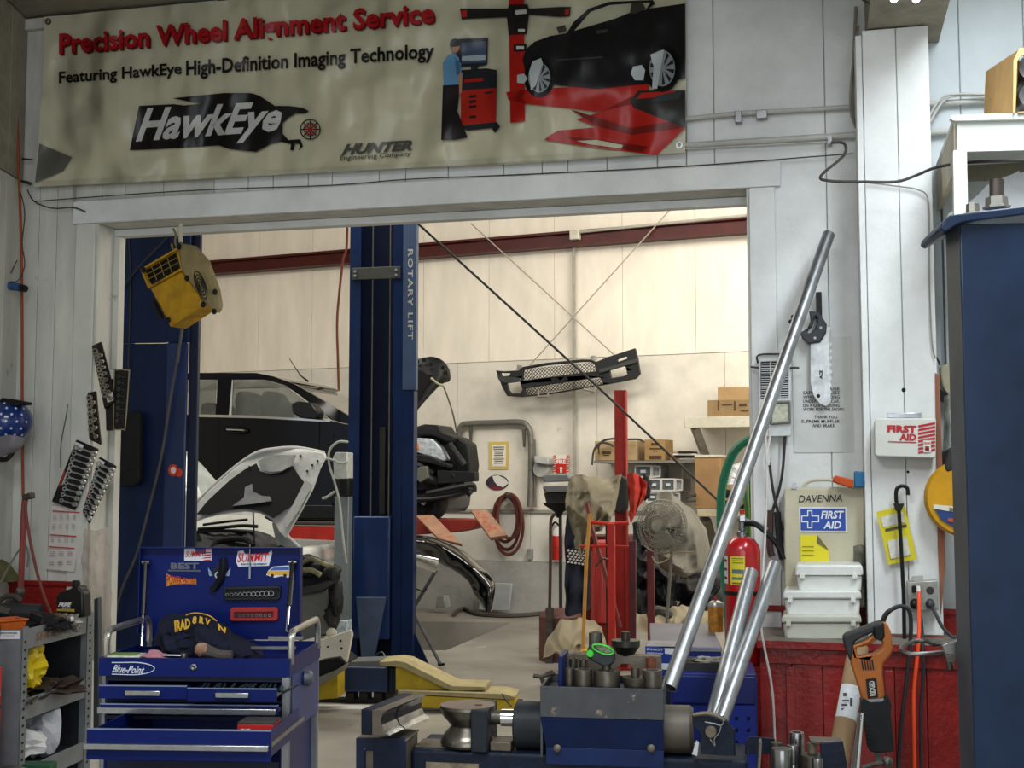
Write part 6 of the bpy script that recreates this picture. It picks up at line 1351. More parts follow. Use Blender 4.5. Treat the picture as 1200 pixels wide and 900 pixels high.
# ================================================================ NEAR LEFT: shelf unit, tool cart
def shelf_unit():
    X0, Y0 = (27.5 - 600) / FPX * 5.2, 5.2
    pl = (X0, Y0, R(83.3))
    t = T('shelf_unit', 'grey steel shelf unit with punched posts beside the blue tool cart', 'shelves', 0, 0, pl, loc=(X0, Y0, 0)); P = t.p
    G = M('6d7377', .5, .2, var=.12, vs=6, spot=(('3c4043', .12, 12),)); GI = M('33383c', .6, var=.15, spot=(('24282b', .2, 8),))
    xn0, xn1, xf0, xf1 = P(24, 800).x, P(31, 800).x, P(101, 760).x, P(108, 760).x
    ztop = P(31, 737).z
    for a, b, y0, y1 in ((xn0, xn1, -.003, 0), (xf0, xf1, -.003, 0), (xn0, xn1, .42, .423), (xf0, xf1, .42, .423)):
        s_ = MB(t).box(a, b, y0, y1, 0, ztop + .01).box(a if y0 < .1 and a == xn0 else a, a + .003 if a == xn0 else a + .003, y0, y0 + .03 * (1 if y0 < .1 else -1), 0, ztop).build('post', G, t)
        if y0 < 0:
            b_ = MB(t)
            for k in range(26): b_.box((a + b) / 2 - .008, (a + b) / 2 + .008, -.0036, -.003, .04 + k * .034, .05 + k * .034)
            b_.build('punched_hole', M('111315', .9, var=0), t, kind='stuff')
    L = []
    for (yt, yb) in ((737, 760.5), (818.5, 843), (899, 922)):
        z1, z0 = P(31, yt).z, P(31, yb).z; L.append(z1)
        MB(t).box(xn1 - .02, xf0 + .02, .0005, .003, z0, z1).build('shelf_lip', G, t)
        MB(t).box(xn0 + .004, xf1 - .004, .004, .415, z1 - .03, z1 - .026).build('shelf_board', GI, t)
    MB(t).box(xn0 - .002, xn0, .003, .42, 0, ztop).build('end_panel', G, t)
    MB(t).box(xn0 + .001, xf1, .424, .427, 0, ztop - .02).build('back_panel', GI, t)
    MB(t).box(xf1, xf1 + .002, .003, .42, 0, ztop).build('end_panel', GI, t)
    text(t, 'SHOP RAGS', [(43, 741), (95, 729), (94, 738), (42, 752)], M('7d5a3c', .6, var=.3, vs=60), dy=-.001, bold=.02)
    # label on the end panel, facing the viewer
    e = T('shelf_label', None, None, 0, 0, (X0, Y0 - .004 + xn0, 0), loc=(X0, Y0 + xn0 - .004, 0))
    q = MB(e).rbox(-3, 739, 23.5, 749, 0, .002).build('end_label', M('c4c7cb', .6, var=0), e); 
    e.root.parent = t.root; e.root.matrix_parent_inverse = (Matrix.Translation(t.loc) @ Matrix.Rotation(t.rot, 4, 'Z')).inverted()
    text(e, 'SERVICE IN PROGRESS', rq(1, 741, 20, 743), M('23284a', .6, var=0), dy=-.0015, bold=.03, par=e.root)
    text(e, 'do not move rack', rq(4, 744, 17, 745.6), M('3b4166', .6, var=0), dy=-.0015, par=e.root)
    def on(px, D, lev, **k): 
        return Y(px, D), L[lev] - .026
    def th(name, label, cat, px, D, z, rot=0, group=None): return T(name, label, cat, 0, 0, Y(px, D, rot), loc=(Y(px, D)[0], D, z), group=group)
    zt = L[0] - .026
    # orange bin
    b = th('orange_bin', 'orange plastic bin on the front corner of the shelf top', 'bin', 16, 5.32, zt)
    MB(b).lathe((0, 0, 0), (0, 0, 1), [(.065, 0), (.08, .055), (.088, .056), (.088, .064), (.076, .064), (.062, .004)], 4, True).body(M('b4561f', .45, var=.08), bev=.006)
    b.o.rotation_euler[2] = R(45)
    b = th('small_jar', 'small black jar at the left edge in front of the orange bin', 'jar', 1, 5.22, zt)
    MB(b).lathe((0, 0, 0), (0, 0, 1), [(.022, 0), (.022, .035), (.018, .037), (.018, .05)], 14).body(BLK)
    # oil bottle
    b = th('oil_bottle', 'black motor oil jug with white print at the back of the shelf top', 'bottle', 81, 5.7, zt, -8)
    P = b.p; BB = M('141414', .35, var=.1)
    MB(b).pp([(66, 724), (65, 699), (69, 694), (82, 690), (84, 687), (93, 687), (94, 691), (98, 694), (98.5, 724)], -.03, .075).build('jug', BB, b, bev=.014, bseg=3)
    c = P(89, 687, .0); MB(b).lathe(c, (0, 0, 1), [(.017, -.01), (.017, .024), (.014, .026)], 14).build('cap', BLK, b)
    text(b, 'PRIME', [(69, 706), (84, 706), (83, 711), (68, 711)], M('c9c9c4', .6, var=0), dy=-.034, bold=.05, shear=.3)
    text(b, 'GUARD', [(73, 711.5), (83, 711.5), (83, 713.5), (72, 713.5)], M('a9a9a4', .6, var=0), dy=-.034, bold=.05)
    MB(b).pp([(66.5, 713.5), (87, 714), (87, 717), (66.5, 716)], -.034, .003).build('yellow_print', M('a58a3a', .6, var=.2, vs=60), b)
    # junk on the top
    b = th('grinder', 'black angle grinder body with grey bar lying behind the orange bin', 'tool', 28, 5.6, zt)
    MB(b).tube([(-.12, 0, .07), (0, 0, .06), (.1, 0, .055)], [.03, .042, .04], 12).build('motor_housing', M('26272a', .6), b)
    MB(b).tube([(-.13, -.03, .09), (-.02, -.04, .065)], .016, 6).build('bar', M('55524b', .6, .4), b)
    MB(b).tube(smooth([Vector(p) for p in ((-.14, 0, .05), (-.08, .02, .12), (-.02, .0, .13), (.01, .0, .11))], 4), .012, 8).build('hose_end', M('3a3833', .6), b)
    b = th('rag', 'black rag with pinkish edges bunched on the shelf top beside the oil jug', 'rag', 58, 5.5, zt)
    MB(b).ell((0, 0, .015), (.1, .07, .045), 26, 16, amp=.7, fr=2.2, seed=3, squash=-.015).body(M('19171a', .8, var=.3))
    b = th('glove', 'dirty tan work glove in front of the oil jug', 'glove', 74, 5.55, zt)
    MB(b).ell((0, 0, .02), (.05, .03, .035), 20, 12, amp=.6, fr=2.5, seed=8, squash=-.02).body(M('6c5a44', .8, var=.25, vs=20))
    b = th('foil_bag', 'crumpled silvery clear bag hanging over the shelf lip', 'bag', 88, 5.58, zt)
    MB(b).ell((0, -.02, .01), (.05, .04, .04), 22, 14, amp=.8, fr=3, seed=5, squash=-.03).body(M('8e8b85', .2, .5, var=.25, vs=25), flatsh=True)
    zm = L[1] - .026
    b = th('yellow_bag', 'crumpled bright yellow plastic bag on the middle shelf', 'bag', 50, 5.42, zm)
    MB(b).ell((-.1, .05, .11), (.1, .17, .13), 44, 28, amp=.45, fr=2.4, seed=11, squash=-.105).body(M('cdb616', .35, var=.08, vs=6, bump=.3, bs=20))
    b = th('rag', 'dark brown rag spilling over the middle shelf lip', 'rag', 82, 5.62, zm)
    MB(b).ell((-.06, 0, .02), (.12, .16, .03), 30, 14, amp=.9, fr=2.2, seed=6, squash=-.018).body(M('30241c', .85, var=.3))
    b = th('metal_parts', 'small shiny metal parts at the near end of the middle shelf', 'parts', 37, 5.3, zm)
    for k in range(6): MB(b).tube([(-.03 + k * .014, -.03 + .01 * (k % 2), .006), (-.02 + k * .012, .04, .012 + .006 * (k % 3))], .006, 6).build('bolt', DSTEEL if k % 2 else STEEL, b)
    zl = L[2] - .026
    b = th('paper_bag', 'crumpled white paper bag standing in the lower compartment', 'bag', 78, 5.6, zl)
    MB(b).ell((-.1, 0.02, .13), (.1, .09, .13), 12, 9, amp=.5, fr=1.8, seed=4, squash=-.13).body(M('b7bcc4', .8, var=.06), flatsh=True)
    b = th('paper_pile', 'white folded paper pile bulging in the lower compartment in front of the paper bag', 'paper', 52, 5.42, zl)
    MB(b).ell((-.09, .02, .09), (.125, .16, .065), 12, 9, amp=.45, fr=1.5, seed=14, squash=-.05).body(M('cfd0d2', .8, var=.04), flatsh=True)
    b = th('green_box', 'dark green carton with grey print in the lower compartment', 'carton', 46, 5.3, zl)
    MB(b).box(-.1, .1, -.04, .04, 0, .045).body(M('1c4a30', .6, var=.3, vs=12), bev=.004)
    b = th('tin_can', 'open grey tin lying on its side at the bottom left of the shelf unit', 'can', 38, 5.2, zl - .03)
    MB(b).lathe((-.08, .06, .04), (.6, -.5, 0), [(.04, 0), (.04, .12), (.037, .12), (.037, .01)], 20, True).body(M('7b7b70', .4, .6))
    # red cabinet at the left edge
    XC = (11 - 600) / FPX * 5.12
    t = T('tool_cabinet', 'red tool cabinet with silver handles at the bottom left edge', 'cabinet', 0, 0, (XC, 5.12, R(88)), loc=(XC, 5.12, 0)); P = t.p
    z = P(6, 777).z
    MB(t).box(-.6, 0, .01, .38, 0, z).build('case', RED, t, bev=.008)
    for y0, y1 in ((779, 824), (827, 880), (883, 940)):
        d = MB(t).box(-.59, -.008, -.004, .009, P(8, y1).z, P(8, y0).z).build('drawer', RED, t, bev=.004)
        MB(t).box(-.56, -.05, -.02, -.005, P(8, y0 + 32).z, P(8, y0 + 26).z).build('handle', ALUM, d, bev=.003)
    b = T('blue_bowl', 'blue plastic bowl on the red cabinet at the left edge', 'bowl', 0, 0, Y(-2, 5.0), loc=(XC - .05, 4.95, z)); MB(b).lathe((0, 0, 0), (0, 0, 1), [(.02, 0), (.035, .04), (.03, .045), (.0, .04)], 16).body(M('1a3f8a', .4))
    # jack handle and red air hose at the wall
    t = T('jack_pole', 'dull red jack handle pole standing against the left wall behind the shelf', 'jack', 25, 740, FW, .30)
    MB(t).pt([(30, 580), (28, 600), (26, 650), (24, 692)], .014, 8).build('pole', M('7c3532', .45, var=.15), t)
    MB(t).pt([(22, 690), (24, 694), (18, 702), (10, 708)], .022, 8).build('socket', DSTEEL, t)
    MB(t).pp([(25, 580), (35, 577), (36, 584), (26, 586)], -.02, .04).build('clamp', DSTEEL, t, bev=.003)
    MB(solo('air_hose', 'thin reddish air hose slanting from the clamp down to the shelf top', 'hose', 45, 719, FW, .34).t).pt([(29, 586), (33, 620), (42, 665), (52, 700), (60, 719)], .007, 8).body(M('6c302b', .5))
    MB(solo('grey_wire', 'grey wire looping around the jack handle on the left wall', 'wire', 10, 680, FW, .26).t).pt([(0, 684), (10, 665), (22, 645), (30, 640), (33, 650), (32, 665)], .005, 8).body(M('77756c', .6))
    MB(solo('hanging_wire', 'thin wire hanging on the wall boards above the calendar', 'wire', 74, 540, FW, .02).t).pt([(79, 473), (78, 485), (74, 505), (71, 525), (71, 548)], .0025, 5).body(M('5d594c', .6))
    t = T('olive_box', 'olive drab case corner on the dado behind the jack handle', 'case', 6, 682, FW, .2); MB(t).pp([(-12, 655), (0, 662), (14, 682), (-12, 683)], 0, .08).body(M('5c5836', .7), bev=.003)
    t = T('grey_post', 'short grey steel angle post standing right of the shelf unit', 'post', 116, 800, FW, .25); MB(t).pp([(110, 702), (115, 700), (116, 860), (109, 860)], 0, .03).body(M('3f4447', .5, .3), bev=.003)
shelf_unit()
def cart():
    D = 4.1; pl = Y(228, D, -3.4)
    t = T('tool_cart', 'blue wheeled tool cart with raised lid, chrome corner posts and one drawer pulled far out', 'tool cart', 0, 0, pl, loc=(Y(228, D)[0], D, 0)); P = t.p
    CB = M('0a1a58', .36, var=.08, vs=5, spec=.15, spot=(('081440', .1, 7),)); CD = M('0a1330', .5); HS = M('a9abad', .25, .9, var=.1, vs=20)
    def X(x, dy=0): return P(x, 800, dy).x
    def Z(y, x=228, dy=0): return P(x, y, dy).z
    dep = .46
    zt, zb = Z(771.5), Z(793)
    xl, xr = X(115.5), X(339.5)
    tr = MB(t).box(xl, xr, 0, .006, zb, zt).box(xl, xr, dep - .006, dep, zb, zt).box(xl, xl + .006, .006, dep - .006, zb, zt).box(xr - .006, xr, .006, dep - .006, zb, zt).box(xl + .006, xr - .006, .006, dep - .006, zb + .024, zb + .03)
    tr.build('top_tray', CB, t)
    text(t, 'Blue-Point', [(133, 779), (170, 781), (168, 790), (131, 788)], M('c3c8d2', .4, var=0), dy=-.002, bold=.02, shear=.35)
    a = arc(152, 783.5, 29, 7.5, -75, 80, 16); MB(t).pt([(131, 776.5)] + a + [(131, 790)], .0016, 5, sm=0, dy=-.001).build('logo_ring', M('c3c8d2', .4, var=0), t)
    MB(t).lathe(P(227, 782, 0), (0, -1, 0), [(.011, 0), (.011, .004), (.006, .006), (.0, .003)], 18).build('lock', STEEL, t)
    # body
    bx0, bx1 = X(122), X(331)
    ybot = Z(905) - .1
    MB(t).box(bx0, bx0 + .008, .012, dep - .012, ybot, zb - .002).box(bx1 - .008, bx1, .012, dep - .012, ybot, zb - .002).box(bx0, bx1, dep - .02, dep - .012, ybot, zb - .002).box(bx0, bx1, .012, dep - .02, ybot - .006, ybot).build('cabinet_body', CB, t)
    for y0, y1 in ((793.5, 799), (821, 824), (840, 844)):
        MB(t).box(bx0, bx1, .01, .02, Z(y1), Z(y0)).build('rail', CD, t)
    def drawer(q, dy, hq=None, label=None, lip=True, depth=.36, bar=None):
        """q: front face corners in pixels TL,TR,BR,BL at dy in front"""
        p = [P(x, y, dy) for x, y in q]; x0, x1 = p[0].x, p[1].x; z1, z0 = p[0].z, (p[3].z + p[2].z) / 2
        z1 = (p[0].z + p[1].z) / 2
        d = MB(t).box(x0, x1, dy, dy + .006, z0, z1).box(x0 + .01, x0 + .013, dy + .006, dy + depth, z0 + .005, z1 - .004).box(x1 - .013, x1 - .01, dy + .006, dy + depth, z0 + .005, z1 - .004).box(x0 + .013, x1 - .013, dy + .006, dy + depth, z0 + .004, z0 + .007)
        d = d.build('drawer', CB, t, **({'label': label} if label else {}))
        MB(t).box(x0, x1, dy - .001, dy + .008, z1 - .001, z1 + .0025).build('top_edge', M('7d8aa8', .3, .4, var=0), d)
        if hq: MB(t).rbox(*hq, dy - .014, .013).build('handle', HS, d, bev=.002)
        if bar:
            zc = (P(x0 and bar[0][0], bar[0][1], dy).z + P(bar[1][0], bar[1][1], dy).z) / 2; h = abs(t.m(bar[2])) / 2
            MB(t).box(x0 - .004, x1 - .004, dy - .018, dy - .001, zc - h, zc + h).build('handle_bar', HS, d, bev=.002)
        MB(t).box(x1 - .009, x1 - .002, dy + .02, dy + depth + .05 if dy < -.1 else dy + .1, (z0 + z1) / 2 - .006, (z0 + z1) / 2 + .006).build('slide_rail', STEEL, d)
        return d, z0, z1, x0, x1
    drawer([(116, 803.5), (219, 804.5), (219, 819.5), (116, 818.5)], -.05, (146, 809.5, 187, 816), 'shallow left drawer, slightly open')
    d, z0, z1, x0, x1 = drawer([(219.6, 807), (324, 808), (324, 823), (219.6, 821.5)], -.08, (252, 812, 291, 818.5), 'shallow right drawer, open a little further, tools showing')
    b = MB(t); rnd = random.Random(4)
    for k in range(16): b.tube([(x0 + .03 + k * .018, -.06 + .01 * (k % 3), z1 - .012), (x0 + .04 + k * .018 + rnd.uniform(-.02, .02), .01, z1 + .001)], .005, 6)
    b.build('hand_tool', M('2d3a3c', .4, .5, var=.4, vs=40), d, kind='stuff')
    drawer([(117.5, 826), (326, 826.5), (326, 838), (117.5, 837)], -.045, bar=((118, 831.5), (326, 834), 7))
    d, z0, z1, x0, x1 = drawer([(102, 854.5), (317.5, 857), (317.5, 893), (102, 890)], -.33, label='deep drawer pulled far out with a red box inside', bar=((101, 872), (316, 878), 6), depth=.4)
    MB(t).box(bx0 + .01, bx1 - .01, .011, .02, Z(905), Z(893)).build('lower_rail', CD, t)
    o = T('red_box', 'small red and black cardboard box lying in the open deep drawer', 'box', 0, 0, pl, loc=tuple((Matrix.Translation(t.loc) @ Matrix.Rotation(t.rot, 4, 'Z')) @ Vector((x1 - .075, -.17, z0 + .01))))
    MB(o).box(-.055, .055, -.05, .05, 0, z1 - z0 - .012).build('box', M('b3201c', .5, var=.08), o, bev=.002)
    MB(o).box(-.055, .055, -.05, .05, z1 - z0 - .0115, z1 - z0 - .007).build('dark_top', M('33302f', .6), o)
    text(o, 'CRAFT', rq(282, 854, 293, 858), M('dcd8d4', .5, var=0), dy=-.053, bold=.05, shear=.2)
    o = T('grey_case', 'flat grey case lying at the back of the open deep drawer', 'case', 0, 0, pl, loc=tuple((Matrix.Translation(t.loc) @ Matrix.Rotation(t.rot, 4, 'Z')) @ Vector((x0 + .16, -.12, z0 + .01))))
    MB(o).box(-.1, .1, -.06, .06, 0, .03).body(M('45484f', .6, var=.15), bev=.006)
    # corner posts, handles
    for x, dy in ((X(334.5), .0), (X(334.5), dep - .03), (X(119), .03), (X(119), dep - .03)):
        MB(t).box(x - .012, x + .012, dy, dy + .025, .12, zb + .001).build('corner_post', M('8d9093', .35, .8, var=.1), t, bev=.003)
    for s_, xx in ((-1, xl + .012), (1, xr - .004)):
        h = Z(741) if s_ < 0 else Z(741)
        pts = [Vector((xx, .03, zt - .02)), Vector((xx, .03, h - .03)), Vector((xx, .05, h - .005)), Vector((xx, .08, h)), Vector((xx, dep - .09, h)), Vector((xx, dep - .05, h - .005)), Vector((xx, dep - .03, h - .03)), Vector((xx, dep - .03, zt - .02))]
        MB(t).tube(smooth(pts, 3), .011, 10).build('side_handle', M('b1afa8', .3, .85, var=.12), t)
    MB(t).lathe((xr + .002, .2, Z(805)), (1, 0, 0), [(.02, 0), (.026, .004), (.026, .02), (.016, .03), (.012, .03)], 20).build('round_socket', M('5c6068', .4, .5), t)
    MB(t).box(xr - .002, xr + .001, .03, dep - .03, Z(860), zb).build('side_skirt', M('2a3a70', .4, var=.12), t)
    for x in (X(334.5), X(119)):
        for dy in (.012, dep - .018):
            w1 = MB(t).lathe((x - .015, dy, .06), (1, 0, 0), [(.02, 0), (.06, .002), (.06, .03), (.02, .032)], 20).build('caster', RUB, t)
    MB(t).box(X(122), X(331), .03, dep - .03, .16, .175).build('bottom_shelf', CB, t)
    # open lid
    ly = dep - .0
    L0, L1 = X(163, ly), X(352.5, ly); lz1, lz0 = Z(641, 228, ly), zt + .004
    lid = MB(t).box(L0, L1, ly + .0005, ly + .006, lz0, lz1).build('lid', CB, t)
    MB(t).box(L0, L1, ly - .03, ly, lz1 - .004, lz1).box(L0, L0 + .004, ly - .03, ly, lz0 + .02, lz1 - .004).box(L1 - .004, L1, ly - .03, ly, lz0 + .02, lz1 - .004).build('lid_rim', CB, lid)
    def S(nm, mat, *polys, k=0, dyo=0):
        for q in polys: MB(t).flat(q, ly - .001 - .0007 * k + dyo).build(nm, mat, lid)
    def st(c, r=.45): return M(c, r, var=0)
    def LT(s, q, c, k=3, **kw): text(t, s, q, st(c), dy=ly - .001 - .0007 * k, par=lid, **kw)
    WT = 'cdd0d6'
    S('sticker', st(WT), [(216, 642), (248, 642), (248, 657.5), (216, 657)], [(279, 646), (285, 645), (287, 649), (312, 650), (318, 645), (319, 648), (315, 663), (279, 664), (276.5, 658)], [(312, 674), (314, 669), (320, 664), (339, 662.5), (340, 673), (338, 677), (330, 675), (322, 677)])
    S('sticker_print', st('26326e'), [(229, 642.8), (241, 642.8), (241, 649), (229, 649)], k=1)
    S('sticker_print', st('b8252c'), *[[(240, 644 + i * 3), (247.5, 643.5 + i * 3), (247.5, 645 + i * 3), (236, 645.6 + i * 3)] for i in range(5)], k=1)
    LT('SUMMIT', [(218, 646), (240, 645), (240, 652), (217, 653)], 'b8252c', bold=.015, shear=.2)
    LT('SUMMIT', [(279, 648), (315, 648), (314, 658), (278, 659)], 'c2202a', bold=.02, shear=.1)
    LT('RACING EQUIPMENT', [(283, 660), (313, 660), (313, 662.5), (283, 662.5)], '26326e', bold=.03)
    S('sticker_print', st('3a5ca8'), [(320, 665), (338, 664), (339, 668), (316, 668.5)], k=1)
    S('sticker_print', st('d1a02a'), [(314, 669), (339, 669), (338, 674), (313, 674)], k=1)
    S('sticker_print', st('1b1b20'), circ(319, 674.5, 2), circ(334, 674.5, 2), k=2)
    LT('BEST', rq(200, 659.5, 233, 667), '5c6270', bold=.04)
    S('sticker_print', st('4d5360'), [(197, 667.6), (235, 668), (235, 670), (197, 669.6)], k=1)
    S('sticker', st('c08a2c'), [(195, 672), (202, 676), (214, 679), (230, 678), (230, 685), (216, 684), (204, 685), (195, 687)])
    LT('POWER PROBE', [(195.5, 673), (229.5, 679), (229.5, 684.5), (195.5, 686)], 'a52a1e', k=3, bold=.015)
    # winged emblem
    for s_ in (-1, 1):
        S('sticker_print', st('8da2c4'), *[[(257 + s_ * (5 + i * .8), 676 - i * 2.6), (257 + s_ * (13.5 - i * .2), 667 + i * 3 - 2), (257 + s_ * (12 - i * .4), 670 + i * 2.6), (257 + s_ * (5 + i * .5), 678 - i * 2)] for i in range(3)], k=1)
    S('sticker_print', st('0f1120'), circ(255.5, 671, 7, 8), k=2)
    S('sticker_print', st('a9b4c8'), arc(255.5, 674, 4, 4, 20, 300, 10) + arc(255.5, 674, 2.4, 2.6, 300, 20, 8), k=3)
    # gas struts
    for xa, ya, xb_, yb in ((171, 659, 166, 757), (343, 659, 336, 740)):
        p, q = P(xa, ya, ly - .02), P(xb_, yb, ly - .16); m_ = p.lerp(q, .64)
        s_ = MB(t).tube([p, m_], .009, 8).build('gas_strut', M('121316', .35), t); MB(t).tube([m_, q], .0045, 8).build('strut_rod', CHROME, s_)
        MB(t).tube([p + Vector((-.014, 0, 0)), p + Vector((.014, 0, 0))], .008, 8).build('strut_pivot', STEEL, s_)
    def onlid(name, label, cat, x, y, off=.002, group=None): return T(name, label, cat, 0, 0, pl, loc=tuple((Matrix.Translation(t.loc) @ Matrix.Rotation(t.rot, 4, 'Z')) @ (P(x, y, ly) - Vector((0, off, 0)))))
    o = onlid('socket_rail', 'black magnetic tray with a row of chrome sockets on the raised cart lid', 'socket tray', 296, 703)
    MB(o).holed([(262, 690), (265, 687.6), (326, 686.5), (329, 689), (328, 701), (325, 703), (265, 703.5), (262, 701)], [[(265, 691), (326, 690), (325.5, 699.5), (265, 700.5)]], -.014, .014).build('tray', M('1a1c1f', .5), o, bev=.002)
    MB(o).pp([(264, 690), (327, 689.5), (326.5, 700.5), (264, 701)], -.004, .003).build('tray_floor', BLK, o)
    for k in range(11): MB(o).lathe(o.p(268 + k * 5.1, 696.5 - k * .16, -.004), (0, -1, 0), [(.004 + .0004 * k, 0), (.006 + .0005 * k, 0), (.006 + .0005 * k, .018), (.004 + .0004 * k, .018), (.004 + .0004 * k, .002)], 12, True).build('socket', STEEL, o)
    o = onlid('socket_rail', 'red tray with a row of small chrome sockets on the raised cart lid', 'socket tray', 297, 728)
    MB(o).holed([(269.5, 714), (272, 712), (323, 711.6), (325.6, 714), (325.6, 725), (323, 727.4), (272, 727.8), (269.5, 725.6)], [[(274, 717.5), (320, 717), (320, 723.5), (274, 724)]], -.012, .012).build('tray', M('9b2b2a', .5), o, bev=.002)
    MB(o).pp([(273, 716.5), (321, 716), (321, 724.5), (273, 725)], -.004, .003).build('tray_floor', M('6d1c1c', .6), o)
    for k in range(9): MB(o).lathe(o.p(277 + k * 5, 720.8, -.004), (0, -1, 0), [(.003, 0), (.0052, 0), (.0052, .014), (.003, .014), (.003, .002)], 10, True).build('socket', STEEL, o)
    o = onlid('screwdriver', 'thin screwdriver hanging over the red lettered sticker on the cart lid', 'screwdriver', 293, 678, .01)
    MB(o).pt([(293, 638, 0), (292.8, 664, 0)], .0025, 6, sm=0).build('shaft', STEEL, o); MB(o).pt([(292.8, 664, 0), (292.5, 678, 0)], .004, 8, sm=0).build('handle', M('a9abae', .3, .6), o)
    o = onlid('black_strap', 'black leather strap hanging over the winged emblem on the cart lid', 'strap', 255, 694, .012)
    MB(o).sheet([[(257, 655, 0), (261, 653, -.01), (265, 656, 0)], [(257, 664, 0), (261, 666, -.015), (266, 666, 0)], [(253, 680, 0), (257, 682, -.015), (261, 682, 0)], [(245, 690, 0), (249, 694, -.01), (254, 692, 0)]], 8, 16, thick=.004).body(M('0e0f12', .6))
    # jacket and things in the tray
    def ontray(name, label, cat, x, y, dy, rot=None): 
        o = T(name, label, cat, 0, 0, pl, loc=tuple((Matrix.Translation(t.loc) @ Matrix.Rotation(t.rot, 4, 'Z')) @ Vector((X(x, dy), dy, zb + .031)))); return o
    o = ontray('jacket', 'dark navy jacket with yellow lettering heaped in the cart tray', 'jacket', 240, 770, .27)
    NV = M('0d1226', .9, var=.2, vs=14, bump=.5, bs=60)
    b = MB(o)
    b.sheet([[(184, 740, .12), (190, 724, .08), (206, 719, .06), (226, 719, .05), (246, 722, .04), (262, 732, .05), (276, 744, .06), (296, 752, .1), (304, 756, .12)],
             [(182, 752, .02), (188, 738, -.02), (206, 732, -.05), (226, 731, -.06), (246, 735, -.07), (262, 744, -.06), (280, 754, -.04), (296, 758, -.02), (306, 762, .02)],
             [(184, 762, -.02), (192, 752, -.08), (208, 748, -.11), (228, 747, -.12), (246, 750, -.12), (262, 756, -.1), (280, 762, -.08), (296, 766, -.06), (308, 768, -.02)],
             [(190, 771, -.04), (198, 768, -.1), (212, 768, -.13), (230, 768, -.14), (246, 768, -.14), (262, 770, -.13), (280, 773, -.1), (296, 774, -.08), (308, 774, -.04)]], 70, 36, amp=.05, fr=14, seed=21, fold=.006, ff=40, thick=.01)
    b.build('cloth', NV, o)
    MB(o).ell(o.toloc((Matrix.Translation(t.loc) @ Matrix.Rotation(t.rot, 4, 'Z')) @ P(200, 750, .26)), (.05, .06, .06), 20, 14, amp=.4, fr=3, seed=2).build('sleeve', NV, o)
    YL = M('c79a2a', .6, var=.05)
    for s, q in (('IRAD', [(204, 727), (223, 724), (223, 736), (205, 741)]), ('8', [(226, 722), (231, 722), (230, 731), (225, 731)]), ('R V', [(234, 722), (247, 726), (246, 733), (233, 730)]), ('N', [(255, 730), (265, 736), (264, 742), (256, 738)])):
        text(o, s, q, YL, dy=-.1, bold=.05)
    MB(o).pt([(218, 721), (226, 718.5), (236, 719), (246, 722), (254, 728)], .002, 6, dy=-.06).build('yellow_piping', YL, o)
    o = ontray('work_glove', 'brown and grey leather work glove at the front of the cart tray', 'glove', 250, 770, .06)
    b = MB(o); zc = .03
    def q_(x, y, dy): return o.toloc((Matrix.Translation(t.loc) @ Matrix.Rotation(t.rot, 4, 'Z')) @ P(x, y, dy))
    b.tube([q_(232, 762, .07), q_(238, 761, .06), q_(246, 764, .06), q_(258, 768, .06), q_(272, 768, .06)], [.012, .024, .02, .017, .016], 10).build('palm', M('45403c', .8, var=.2), o)
    MB(o).ell(q_(236, 761, .05), (.022, .016, .022), 12, 8, amp=.3).build('cuff', M('8a6a56', .7, var=.3, vs=40), o)
    o = ontray('booklet', 'white and green folded packet at the left of the cart tray', 'booklet', 148, 768, .05)
    MB(o).box(-.06, .05, -.03, .05, 0.0, .03).build('packet', M('b9bcae', .6, var=.15, vs=30), o, bev=.004); MB(o).box(-.05, .03, -.02, .04, .0305, .032).build('green_print', M('6f8a3a', .6), o)
    o = ontray('pink_rag', 'pinkish tool roll lying next to the white and green packet', 'rag', 180, 768, .05)
    MB(o).ell((0, 0, .02), (.04, .03, .022), 18, 10, amp=.4, fr=2.5, seed=3, squash=-.02).body(M('a8727c', .7, var=.15))
    o = ontray('ratchet', 'chrome ratchet lying in the tray beside the pink roll', 'ratchet', 202, 768, .04)
    MB(o).tube([(-.03, 0, .03), (.03, .01, .028)], .005, 8).lathe((.034, .01, .02), (0, 0, 1), [(.012, 0), (.012, .016)], 12).body(STEEL)
    o = ontray('drawer_slide', 'pair of steel slide rails lying at the right of the cart tray', 'rail', 315, 768, .25)
    MB(o).box(-.05, .1, -.05, -.035, 0.03, .04).box(-.02, .1, .06, .07, .05, .06).build('rail', STEEL, o)
cart()
